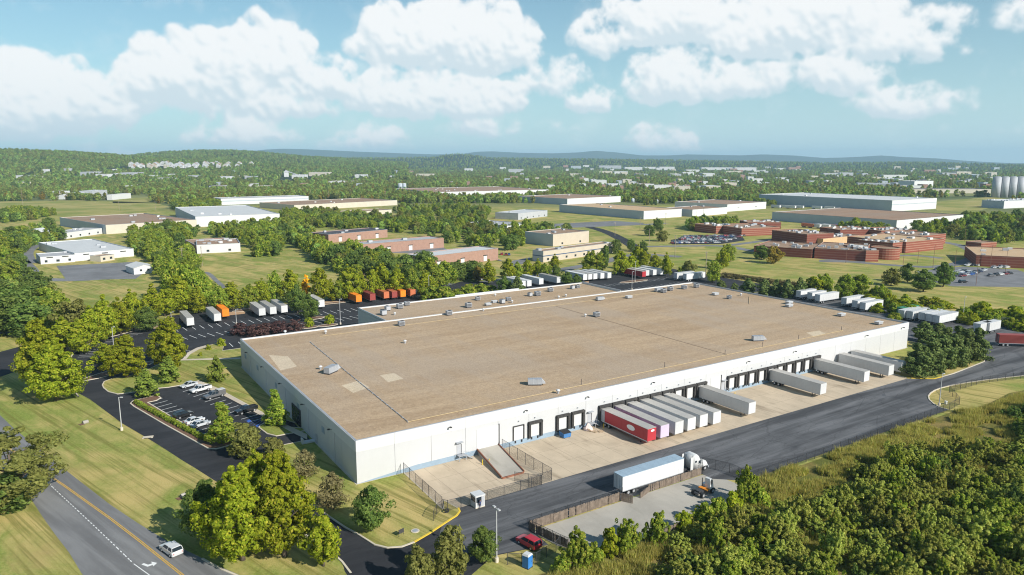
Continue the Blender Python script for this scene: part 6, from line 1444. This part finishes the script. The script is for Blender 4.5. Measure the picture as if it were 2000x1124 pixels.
def TP(kind, x, yb, yt, label, group=None, wpx=None, z=0.0):
    u, v = G(x, yb); h = HT(x, yb, yt); w = None
    if wpx: w = 1.12*wpx*math.hypot(math.hypot(u-CAM[0], v-CAM[1]), CAMH)/FPX
    return tree(kind, (u, v), h, w, label, group, z)
# foreground and site trees, one by one
TP('broad',474,1094,918,'huge lime-green tree at the road, nearest of the big corner clump',None,128)
TP('broad2',556,1086,884,'tallest lime-green tree in the middle of the big corner clump',None,106)
TP('broad',508,1062,890,'lime-green tree behind the tallest one in the corner clump',None,86)
TP('oak',404,1052,940,'shaded dark tree at the left of the big corner clump',None,80)
TP('pear',632,1106,996,'slim small tree with bare lower trunk right of the corner clump',None,66)
TP('broad2',82,764,626,'big lime-green tree beside the left drive, farther of two',None,72)
TP('broad',112,782,672,'big yellow-green tree beside the left drive, nearer of two',None,88)
TP('olivebig',30,985,842,'olive-green tree overhanging the grey road at the left edge',None,150)
TP('darktree',-15,1010,930,'dark green bush at the lower left frame edge below the olive tree',None,90)
TP('broad2',333,722,622,'tall lime-green tree on the drive edge of the left lot',None,66)
TP('broad2',249,738,657,'round lime-green tree on the mulched bed in the left drive',None,66)
TP('pear',206,712,672,'small slim tree on the mulched bed in the left drive',None,34)
TP('cone',287,775,722,'dark conical tree at the end of the hedge bed',None,38)
TP('cone',332,747,697,'conical tree on the lawn island, middle of three',None,36)
TP('cone',424,746,697,'conical tree on the lawn nearest the warehouse wall',None,34)
TP('conel',540,832,763,'bright conical tree on the small island by the entrance',None,42)
TP('conel',437,866,788,'bright conical tree at the lower end of the parking hedge',None,46)
TP('pine',480,893,829,'bushy pine at the drive junction below the parking lot',None,54)
TP('pine',536,897,856,'smaller bushy pine right of the one at the drive junction',None,40)
TP('sparse',597,937,880,'half bare brownish tree on the lawn, farther of two',None,50)
TP('sparse',651,997,925,'half bare brownish tree on the lawn, nearer of two',None,58)
TP('oak',727,1038,950,'dense dark green oval tree on the corner lawn',None,66)
TP('pine',820,1158,1072,'bushy olive tree at the bottom edge, left of three',None,58)
TP('pine',878,1136,1030,'bushy olive tree at the bottom edge, middle of three',None,64)
TP('oak',944,1100,1030,'round green tree beside the tall light pole at the bottom',None,56)
TP('oak',288,648,600,'round dark tree at the corner of the angled stalls',None,44)
for (x, yb, yt, k, w) in ((70,655,585,'darktree',70),(20,640,560,'darktree',80),(112,650,575,'midtree',60),(150,665,588,'olivetree',60),(182,672,598,'pear',46),(208,664,578,'pear',46),(236,654,582,'pear',42),(262,648,566,'pear',42),(228,640,590,'pearm',40),(196,650,600,'pearm',44),(128,690,620,'pear',60),(160,690,625,'pear',50),(-30,660,570,'darktree',90),(45,620,560,'darktree',60)):
    TP(k, x, yb, yt, 'tree in the dense green belt along the left end of the back lot', 'tree belt along the left back lot', w)
TP('goldtree',5,625,578,'yellow autumn tree at the left frame edge',None,44)
R1 = 'rounded tree in the row behind the trailer lot'
for (x, yb, yt, k, w) in ((300,625,556,'pear',44),(322,618,566,'pear',38),(350,612,540,'pear',46),(372,604,520,'midtree',56),(345,590,510,'midtree',50),(405,600,540,'pearm',40),(455,606,552,'pear',36),(488,602,556,'pearm',34),(512,597,545,'pear',34),(538,592,530,'pearm',30),(568,592,528,'pear',40),(625,590,525,'pear',40),(648,588,546,'pear',30),(662,588,545,'pearm',26),(682,587,518,'pear',44),(706,584,532,'pear',30),(728,582,522,'pear',34),(748,580,515,'pear',36),(778,580,518,'pear',38),(806,580,522,'pearm',38),(832,578,530,'pear',38),(845,566,508,'pearm',44),(433,612,560,'pearm',34),(388,612,560,'pear',34)):
    TP(k, x, yb, yt, R1, 'row of trees behind the trailer lot', w)
TP('oak',581,612,556,'dark oval tree on the back lot left of a hidden white trailer',None,34); TP('oak',605,626,576,'dark green tree on the small lot island, nearer of two',None,36)
TP('goldtree',598,582,538,'golden yellow slim tree in the row behind the trailer lot',None,16)
for (x, yb, yt, w) in ((845,588,560,50),(870,590,562,44),(892,588,566,40),(915,578,556,40),(940,575,555,36),(960,572,558,30)): TP('bush', x, yb, yt, 'low spreading shrub on the rear lot edge beside the roof', 'low spreading shrubs at the rear lot', w)
for (x, yb, yt, k, w) in ((893,548,510,'darktree',46),(922,545,510,'darktree',40),(934,550,522,'rusttree',24),(955,555,508,'pear',30),(992,552,506,'pear',30),(1030,542,506,'pear',26),(1050,540,506,'pear',26),(1083,528,497,'pear',24),(985,575,540,'oak',28),(1010,578,542,'everoval',26),(1085,550,518,'oak',24),(1108,556,532,'oak',26),(1126,556,536,'oak',18),(1158,534,491,'midtree',46),(1182,520,480,'darktree',18),(1210,538,491,'pear',34),(1232,536,495,'pear',30),(1245,528,478,'pear',28),(1258,530,491,'pear',26),(1278,530,494,'pear',24),(1301,540,494,'pear',24),(1203,496,468,'darktree',18),(1232,490,468,'darktree',16),(1256,494,471,'darktree',16),(1345,536,510,'olivetree',30),(1330,536,522,'bush',18),(1392,552,511,'midtree',30),(1412,526,480,'pear',24),(1422,512,478,'midtree',26),(868,560,512,'midtree',40),(1065,545,515,'pearm',26),(1010,545,512,'pearm',26)):
    TP(k, x, yb, yt, 'tree in the loose row along the rear street and north lot', 'trees along the rear street', w)
for (x, yb, yt, w) in ((1408,563,548,20),(1434,568,553,14),(1461,575,545,25),(1492,579,547,25),(1515,580,547,22),(1537,583,547,24),(1562,581,544,24)): TP('everoval', x, yb, yt, 'dark evergreen in the neat row along the east roof edge', 'evergreen row along the east roof edge', w)
for (x, yb, yt, k, w) in ((1588,572,541,'shrub',34),(1611,572,536,'midtree',28),(1649,586,537,'midtree',32),(1678,580,537,'midtree',38),(1722,590,557,'midtree',26)): TP(k, x, yb, yt, 'leafy tree behind the east side trailers', 'leafy trees behind the east trailers', w)
TP('oak',1803,570,527,'dark round tree left of the large dark tree by the right parking lot',None,38); TP('oak',1842,560,513,'largest dark tree beside the right parking lot',None,34); TP('oak',1772,552,515,'dark tree farther back by the right parking lot',None,28); TP('olivetree',1740,558,525,'olive tree at the left of the dark trees by the right lot',None,30)
TP('darktree',1487,507,480,'round green tree on the right field',None,28); TP('rusttree',1510,515,482,'orange-brown autumn tree on the right field',None,30)
TP('darktree',1268,461,440,'dark tree on the mid meadow, left of a pair',None,22); TP('darktree',1284,452,427,'dark tree on the mid meadow, right of a pair',None,20); TP('olivetree',1293,472,451,'olive tree before the crowded parking lot',None,22)
for (x, yb, yt, k, w) in ((1790,734,672,'ever',46),(1816,728,662,'ever',44),(1838,718,656,'ever',42),(1862,714,655,'ever',42),(1886,706,644,'ever',40),(1908,702,642,'ever',36),(1870,690,638,'ever',36),(1802,668,630,'everoval',34),(1832,662,632,'everoval',30),(1745,626,612,'bush',26),(1848,680,640,'ever',30)): TP(k, x, yb, yt, 'dark evergreen in the clump at the right end of the warehouse', 'evergreen clump at the right end', w)
for (x, y, w) in ((498,655,40),(520,652,36),(545,648,40),(575,645,34),(470,652,36)): TP('purple', x, y+2, y-20, 'purple-leaved shrub behind the left roof edge', 'purple shrubs behind the roof edge', w)
for (x, y, w, lab) in ((432,676,16,'round green shrub on the lawn by the back left corner'),(407,684,11,'smaller green shrub on the lawn left of the round one'),(392,696,8,'smallest shrub on the lawn by the walkway'),(605,638,18,'shrub on the left small bed by the roof edge'),(645,632,18,'shrub on the right small bed by the roof edge')): TP('shrub', x, y, y-w*0.95, lab, None, w)
# shrub belt between the east trailers and the field
re_ = random.Random(4)
for k in range(50):
    t = re_.random(); x = 1690+t*330; y = 590+t*42+re_.uniform(-10,20)
    TP(re_.choice(('bush','shrub','shrub')), x, y, y-re_.uniform(12,24), 'yellow-green bush in the shrub belt behind the east trailers', 'shrub belt behind the east trailers', re_.uniform(18,34))
for k in range(26):
    t = k/25; TP('reed', 1415+t*180, 540+t*26+re_.uniform(-2,2), 532+t*25, 'tan reedy clump in the rough strip along the right field edge', 'reedy clumps at the field edge', re_.uniform(16,24))
# hedge of the parking bed
ho = thing('hedge', 'clipped green hedge along the left parking lot', 'hedge', (0,0,0)); ha, hb = Vector(G(266,789)), Vector(G(403,862)); nh = 27
hm = leaf_mesh('clump', 77, LEAF['mid'], 1.15, 0.85, 0.05, sh_bush, 24, 0.34, 700, 0.13)
for k in range(nh):
    c = link('clump', hm, ho); p = ha+(hb-ha)*(k/(nh-1)); c.location = (p.x, p.y, 0.12); c.rotation_euler = (0,0,k*1.7); c.scale = (1,1,rt.uniform(0.88,1.1))
# yard shrubs along the low wooden fence
for (x, yb, yt, k, w, lab) in ((1130,1112,1040,'willow3',74,'green shrub tree at the left end of the grey yard'),(1100,1120,1090,'bush',40,'low lime shrub at the bottom by the portable toilet'),(1192,1085,1034,'shrub',40,'lime shrub overhanging the grey yard, left'),(1225,1078,1016,'willow3',52,'upright shrub over the grey yard, second from left'),(1282,1064,1004,'willow3',54,'upright shrub over the grey yard, third from left'),(1335,1032,1000,'shrub',30,'small shrub on the low fence line'),(1372,1022,985,'bush',44,'lime shrub midway along the low fence'),(1400,1008,975,'bush',40,'lime shrub right of the midway one'),(1430,1000,962,'shrub',40,'yellow-green shrub near the fence end'),(1458,985,918,'willow3',60,'dense green shrub tree right of the yard tractor'),(1480,990,955,'bush',44,'bush at the far end of the grey yard'),(1165,1100,1070,'bush',36,'bush left of the low pale fence')):
    TP(k, x, yb, yt, lab, None, w)
# the thicket that fills the lower right
rk = random.Random(13); pts = []
def thick_ok(u, v):
    for (a, b, d) in pts:
        if (a-u)**2+(b-v)**2 < d*d: return False
    return True
tries = 0
while len(pts) < 290 and tries < 16000:
    tries += 1; u, v = rk.uniform(4, 195), rk.uniform(-104, -51)
    edge = -53.0-4.5*math.sin(u*0.11)-3*math.sin(u*0.05+1)
    if u > 140: edge -= (u-140)*0.05-2
    if v > edge: continue
    x, y = PX(u, v)
    if x > 2130 or y > 1300 or x < 1040: continue
    dd = 2.45
    if not thick_ok(u, v): continue
    pts.append((u, v, dd))
    k = rk.choices(('willow','willow2','willow3','thickdark','thickrust'), (5,4,3,0.6,0))[0]
    if x > 1860 and y > 1150: k = rk.choice(('thickrust','willow2','willow'))
    if x > 1900 and y < 860: k = rk.choice(('willow3','thickdark'))
    h = rk.uniform(2.8,6.0) if v < edge-4 else rk.uniform(2.0,3.4)
    lab = {'thickrust':'rust-tinged tree in the thicket at the lower right','olivetree':'olive-tinged tree in the thicket at the lower right','thickdark':'dark green tree in the thicket at the lower right'}.get(k, 'grey-green bushy tree in the thicket at the lower right')
    lab += ' beside the grey yard' if x < 1350 else ' on its meadow edge' if v > edge-5 else ' at the right frame edge' if x > 1850 else ' at the bottom frame edge' if y > 1150 else ' in its middle'
    tree(k, (u, v), h, rk.uniform(4.6,7.8)*(0.75 if h < 3.4 else 1), lab, 'thicket trees at the lower right')

# ---------------------------------------------------------------- massed vegetation, one object each
def scatter(name, label, cat, P, scl, idx, protos):
    coll = bpy.data.collections.new(name+'_kinds')
    for i, p in enumerate(protos): p.name = '%s_kind_%02d' % (name, i); coll.objects.link(p)
    me = bpy.data.meshes.new(name); me.vertices.add(len(P)); me.vertices.foreach_set('co', np.asarray(P, dtype=np.float32).ravel())
    for nm, tp, arr in (('scl','FLOAT',scl),('rot','FLOAT',rng.random(len(P))*6.283),('idx','INT',idx)):
        a = me.attributes.new(nm, tp, 'POINT'); a.data.foreach_set('value', np.asarray(arr, dtype=np.float32 if tp == 'FLOAT' else np.int32))
    o = link(name, me); tag(o, label, cat, kind='stuff')
    ng = bpy.data.node_groups.new(name, 'GeometryNodeTree')
    ng.interface.new_socket('Geometry', in_out='INPUT', socket_type='NodeSocketGeometry'); ng.interface.new_socket('Geometry', in_out='OUTPUT', socket_type='NodeSocketGeometry')
    n, l = ng.nodes, ng.links; gi = n.new('NodeGroupInput'); go = n.new('NodeGroupOutput')
    ci = n.new('GeometryNodeCollectionInfo'); ci.inputs['Collection'].default_value = coll; ci.inputs['Separate Children'].default_value = True; ci.inputs['Reset Children'].default_value = True
    ip = n.new('GeometryNodeInstanceOnPoints'); ip.inputs['Pick Instance'].default_value = True
    def attr(nm, tp):
        a = n.new('GeometryNodeInputNamedAttribute'); a.data_type = tp; a.inputs['Name'].default_value = nm; return a.outputs['Attribute']
    mp = n.new('GeometryNodeMeshToPoints'); l.new(gi.outputs[0], mp.inputs['Mesh'])
    cx = n.new('ShaderNodeCombineXYZ'); l.new(attr('rot','FLOAT'), cx.inputs[2])
    l.new(mp.outputs[0], ip.inputs['Points']); l.new(ci.outputs[0], ip.inputs['Instance']); l.new(attr('idx','INT'), ip.inputs['Instance Index']); l.new(cx.outputs[0], ip.inputs['Rotation']); l.new(attr('scl','FLOAT'), ip.inputs['Scale'])
    l.new(ip.outputs[0], go.inputs[0])
    md = o.modifiers.new('scatter', 'NODES'); md.node_group = ng; return o
def pobj(me): return bpy.data.objects.new('kind', me)
# polygons (photograph pixels) of the mid-distance tree belts and of what stays clear of far woodland
def inside(p, poly):
    c = False; n = len(poly); j = n-1
    for i in range(n):
        if (poly[i][1] > p[1]) != (poly[j][1] > p[1]) and p[0] < (poly[j][0]-poly[i][0])*(p[1]-poly[i][1])/(poly[j][1]-poly[i][1])+poly[i][0]: c = not c
        j = i
    return c
FOOT = []
for o in list(C.objects):
    if o.type == 'EMPTY' and o.get('category') in ('building','warehouse','office','house','silo','tank','industrial plant'):
        cs = []
        for ch in o.children:
            if ch.type == 'MESH':
                for bb in ch.bound_box: cs.append((bb[0], bb[1]))
        x0, x1 = min(c[0] for c in cs)-4, max(c[0] for c in cs)+4; y0, y1 = min(c[1] for c in cs), max(c[1] for c in cs)+4
        dd = math.hypot(o.location.x-CAM[0], o.location.y-CAM[1]); y0 -= (10 if dd < 900 else 0.07*dd)
        FOOT.append((o.location.x, o.location.y, math.cos(o.rotation_euler.z), math.sin(o.rotation_euler.z), x0, x1, y0, y1))
FA = np.array(FOOT)
def clear_of_buildings(P):
    P = np.asarray(P); ok = np.ones(len(P), bool)
    for (ox, oy, c, s, x0, x1, y0, y1) in FOOT:
        dx, dy = P[:,0]-ox, P[:,1]-oy; lx, ly = dx*c+dy*s, -dx*s+dy*c
        ok &= ~((lx > x0) & (lx < x1) & (ly > y0) & (ly < y1))
    return ok
BELTS = [  # outline, count, kinds
 ([(0,470),(60,455),(110,450),(118,470),(70,480),(45,495),(0,500)], 16, ('darktree','midtree')),
 ([(0,545),(0,505),(40,515),(48,535),(30,545)], 7, ('midtree','darktree')),
 ([(0,570),(60,572),(120,590),(130,625),(60,640),(0,640)], 14, ('midtree','darktree','midtree')),
 ([(250,478),(262,455),(345,448),(385,458),(365,480),(345,520),(335,556),(312,545),(300,515),(268,505)], 30, ('midtree','midtree','darktree')),
 ([(340,520),(372,500),(385,530),(410,560),(400,590),(350,590),(330,570)], 16, ('midtree','pearm')),
 ([(380,452),(470,450),(560,440),(600,455),(650,500),(640,520),(560,470),(545,500),(500,505),(480,480)], 30, ('midtree','midtree','darktree')),
 ([(600,500),(660,498),(760,510),(830,530),(850,550),(800,560),(720,555),(650,530)], 30, ('darktree','darktree','midtree')),
 ([(560,430),(700,425),(800,440),(790,455),(640,448),(560,440)], 24, ('midtree','darktree','olivetree')),
 ([(770,412),(880,405),(960,415),(940,440),(1000,462),(1030,480),(990,492),(930,486),(870,478),(790,450)], 60, ('darktree','midtree','darktree','olivetree')),
 ([(1000,455),(1060,450),(1110,460),(1060,470),(1010,470)], 10, ('midtree','darktree')),
 ([(1340,444),(1400,440),(1440,438),(1420,450),(1350,452)], 8, ('darktree','midtree')),
 ([(1770,445),(1850,435),(1900,430),(2040,425),(2040,470),(1960,478),(1880,470),(1800,462)], 44, ('darktree','midtree','olivetree')),
 ([(1640,452),(1740,452),(1740,458),(1660,458)], 8, ('darktree','midtree')),
 ([(0,420),(60,415),(110,420),(60,432),(0,438)], 5, ('darktree','midtree')),
 ([(330,402),(430,398),(430,410),(340,414)], 10, ('midtree','darktree')),
 ([(545,425),(640,418),(680,426),(560,440)], 14, ('midtree','olivetree')),
 ([(1440,396),(1520,390),(1520,402),(1450,403)], 10, ('midtree','darktree')),
 ([(1060,388),(1110,384),(1120,398),(1080,398)], 8, ('midtree','darktree')),
 ([(1200,398),(1270,402),(1330,398),(1330,394),(1220,390)], 12, ('midtree','olivetree')),
]
BELT_AT = ['behind the low white building at the far left', 'by the street at the left edge', 'at the left edge above the drive', 'between the low white building and the large field', 'down the left side of the large field', 'behind the large field before the brick buildings', 'hedging the field below the pink brick buildings', 'behind the black-roofed brick building', 'right of the three pink brick buildings', 'beside the pale grey-roofed building', 'left of the smaller banded brick building', 'behind the service road right of the brick complex', 'before the wide brown-roofed warehouse', 'in the far left field', 'behind the tall white warehouse', 'below the long brown-roofed building', 'left of the very long white warehouse', 'behind the brown-roofed white warehouse', 'behind the tan-roofed warehouse']
BLK = {'midtree':'mid-green leafy','darktree':'dark green leafy','olivetree':'olive-green','pearm':'rounded ornamental'}
rbt = random.Random(17); nb = 0
for bi, (poly, cnt, kinds) in enumerate(BELTS):
    gp = [G(*p) for p in poly]; x0, x1 = min(p[0] for p in gp), max(p[0] for p in gp); y0, y1 = min(p[1] for p in gp), max(p[1] for p in gp); got = 0; tr_ = 0; here = []
    while got < cnt and tr_ < cnt*60:
        tr_ += 1; p = (rbt.uniform(x0,x1), rbt.uniform(y0,y1))
        if not inside(p, gp) or not clear_of_buildings([p])[0]: continue
        if any((p[0]-q[0])**2+(p[1]-q[1])**2 < 20 for q in here): continue
        here.append(p); k = rbt.choice(kinds); h = rbt.uniform(7.5,12.5); tree(k, p, h, h*rbt.uniform(0.85,1.15), BLK[k]+' tree in the belt '+BELT_AT[bi], 'belt trees '+BELT_AT[bi]); got += 1; nb += 1
# the rest of the belts, closing the gaps between the trees above
MP = []
rm_ = random.Random(23)
for (poly, cnt, kinds) in BELTS:
    gp = [G(*p) for p in poly]; x0, x1 = min(p[0] for p in gp), max(p[0] for p in gp); y0, y1 = min(p[1] for p in gp), max(p[1] for p in gp); area = abs(sum(gp[i][0]*gp[(i+1) % len(gp)][1]-gp[(i+1) % len(gp)][0]*gp[i][1] for i in range(len(gp))))/2
    m_ = int(min(area/55, 260)); got = 0; tr_ = 0
    while got < m_ and tr_ < m_*30:
        tr_ += 1; p = (rm_.uniform(x0,x1), rm_.uniform(y0,y1))
        if inside(p, gp): MP.append((*p, 0)); got += 1
MP = np.array(MP); MP = MP[clear_of_buildings(MP)]
def small(seed, leafn, ls, lf, h=11, r=4.6): return pobj(leaf_mesh('crown', seed, LEAF[lf], h, r, 0.4, sh_round if seed % 2 else sh_oval, 26, 1.9, leafn, ls, up=0.35))
scatter('woodland', 'close-grown trees filling the belts between the middle distance buildings', 'woodland', MP, 0.5+0.45*rng.random(len(MP)), rng.integers(0,4,len(MP)), [small(121,1400,0.6,'mid'), small(122,1400,0.6,'dark'), small(123,1400,0.6,'wood'), small(124,1400,0.6,'mid')])
# far woodland over the plain
def small(seed, leafn, ls, lf, h=11, r=4.6): return pobj(leaf_mesh('crown', seed, LEAF[lf], h, r, 0.4, sh_round if seed % 2 else sh_oval, 26, 1.9, leafn, ls, up=0.35))
kinds = [small(101,520,0.95,'wood'), small(102,520,0.95,'wood'), small(103,520,0.95,'wood'), small(104,520,0.95,'dark'), small(105,420,0.95,'olive'), small(106,420,0.95,'rust')]
CLEAR = [[G(*p) for p in q] for q in ([(-200,397),(50,393),(150,392),(300,396),(300,412),(-200,420)], [(420,404),(560,404),(560,412),(420,412)], [(1820,395),(1935,385),(1990,392),(1900,415),(1830,412)], [(220,388),(290,386),(300,396),(220,397)], [(1455,412),(1640,410),(1700,418),(1530,414)], [(1330,395),(1440,398),(1440,404),(1330,400)],
    [(1700,388),(1990,384),(1990,390),(1830,396)])]
N = 46000; r_ = 760*np.exp(rng.random(N)*math.log(7200/760)); az = (rng.random(N)*2-1)*R(40); a = math.pi/2-PSI-az
P = np.stack([CAM[0]+r_*np.cos(a), CAM[1]+r_*np.sin(a), np.zeros(N)], 1)
px = np.array([PX(p[0], p[1])[1] for p in P])
ok = clear_of_buildings(P) & (px < 398)
for i in np.nonzero(ok)[0]:
    if r_[i] < 1700:
        for q in CLEAR:
            if inside((P[i,0], P[i,1]), q): ok[i] = False; break
# thin glades and yards so that the canopy breaks up
gl = np.sin(P[:,0]*0.011+1)*np.sin(P[:,1]*0.009+2)+0.6*np.sin(P[:,0]*0.027+P[:,1]*0.019)
ok &= ~((gl > 0.62) & (r_ < 4600))
P, r_ = P[ok], r_[ok]
scl = (0.75+0.55*rng.random(len(P)))*(0.85+0.25*np.clip((r_-1000)/4000,0,1.0)); idx = rng.choice(6, len(P), p=(0.27,0.25,0.20,0.12,0.11,0.05))
scatter('woodland', 'far woodland canopy covering the plain towards the hills', 'woodland', P, scl, idx, kinds)
# trees on the slopes of the nearer hills
HP = []
for hd in HILLDEF[:3]:
    sky_, D_, dep = hd[0], hd[1], hd[2]; a0 = elev(sky_[0][0], 310, D_)[3]; a1 = elev(sky_[-1][0], 310, D_)[3]; k = 7000
    for t_, q_ in zip(rng.random(k), rng.random(k)):
        a = a0+(a1-a0)*t_; d = D_+dep*(-0.98+1.15*q_); z = hill_z(hd, math.pi/2-PSI-a, d)
        u, v = CAM[0]+d*math.cos(a), CAM[1]+d*math.sin(a)
        if z > 1.0: HP.append((u, v, max(z, terrain(u, v))-0.6))
HP = np.array(HP); HP = HP[clear_of_buildings(HP)]
scatter('woodland', 'wooded cover of the nearer hills under the skyline', 'woodland', HP, 0.95+0.5*rng.random(len(HP)), rng.choice(4, len(HP), p=(0.35,0.3,0.2,0.15)), [small(111,300,1.3,'wood'), small(112,300,1.3,'wood'), small(113,300,1.3,'dark'), small(114,300,1.3,'wood')])
# tall dry grass of the meadow
def tuft(seed, n_, h, sp):
    g = np.random.default_rng(seed); m = MB()
    for k in range(n_):
        a, d = g.random()*6.28, g.random()**0.6*sp; x, y = d*math.cos(a), d*math.sin(a); hh = h*(0.6+0.6*g.random()); lx, ly = g.normal()*0.28*hh, g.normal()*0.28*hh; w = 0.05+0.04*g.random(); t = g.random()*3.14
        m.add([(x-w*math.cos(t),y-w*math.sin(t),0),(x+w*math.cos(t),y+w*math.sin(t),0),(x+lx,y+ly,hh)], [(0,1,2)])
    return pobj(m.mesh('tuft', GRASSBLADE))
GP = []
while len(GP) < 6800:
    u, v = rng.uniform(8,200), rng.uniform(-66,-42.2)
    if u < 66 and v > -48.5: continue
    if u > 145 and v > -45: continue
    if math.sin(u*0.35)*math.sin(v*0.6+u*0.1)+0.5*math.sin(u*0.13) < -0.25: continue
    GP.append((u, v, 0))
scatter('tall_grass', 'tall golden grass of the wild meadow beyond the chain-link fence', 'grass', GP, 0.7+0.8*rng.random(len(GP)), rng.integers(0,3,len(GP)), [tuft(1,90,1.0,0.9), tuft(2,90,0.75,0.9), tuft(3,80,1.25,0.7)])

# ---------------------------------------------------------------- the air
hz = MB(); hz.box(-20400,20400,-20400,20400,-1.0,345); ho_ = hz.build('haze', None); ho_.data.materials.clear()
t = NT('haze_air'); pv = t.new('ShaderNodeVolumePrincipled'); pv.inputs['Color'].default_value = (0.54,0.82,1.0,1); pv.inputs['Density'].default_value = 7.5e-5; pv.inputs['Anisotropy'].default_value = 0.0
t.l.new(pv.outputs[0], t.out.inputs['Volume']); ho_.data.materials.append(t.mat); tag(ho_, 'pale blue summer haze lying over the whole plain', 'haze', kind='stuff')
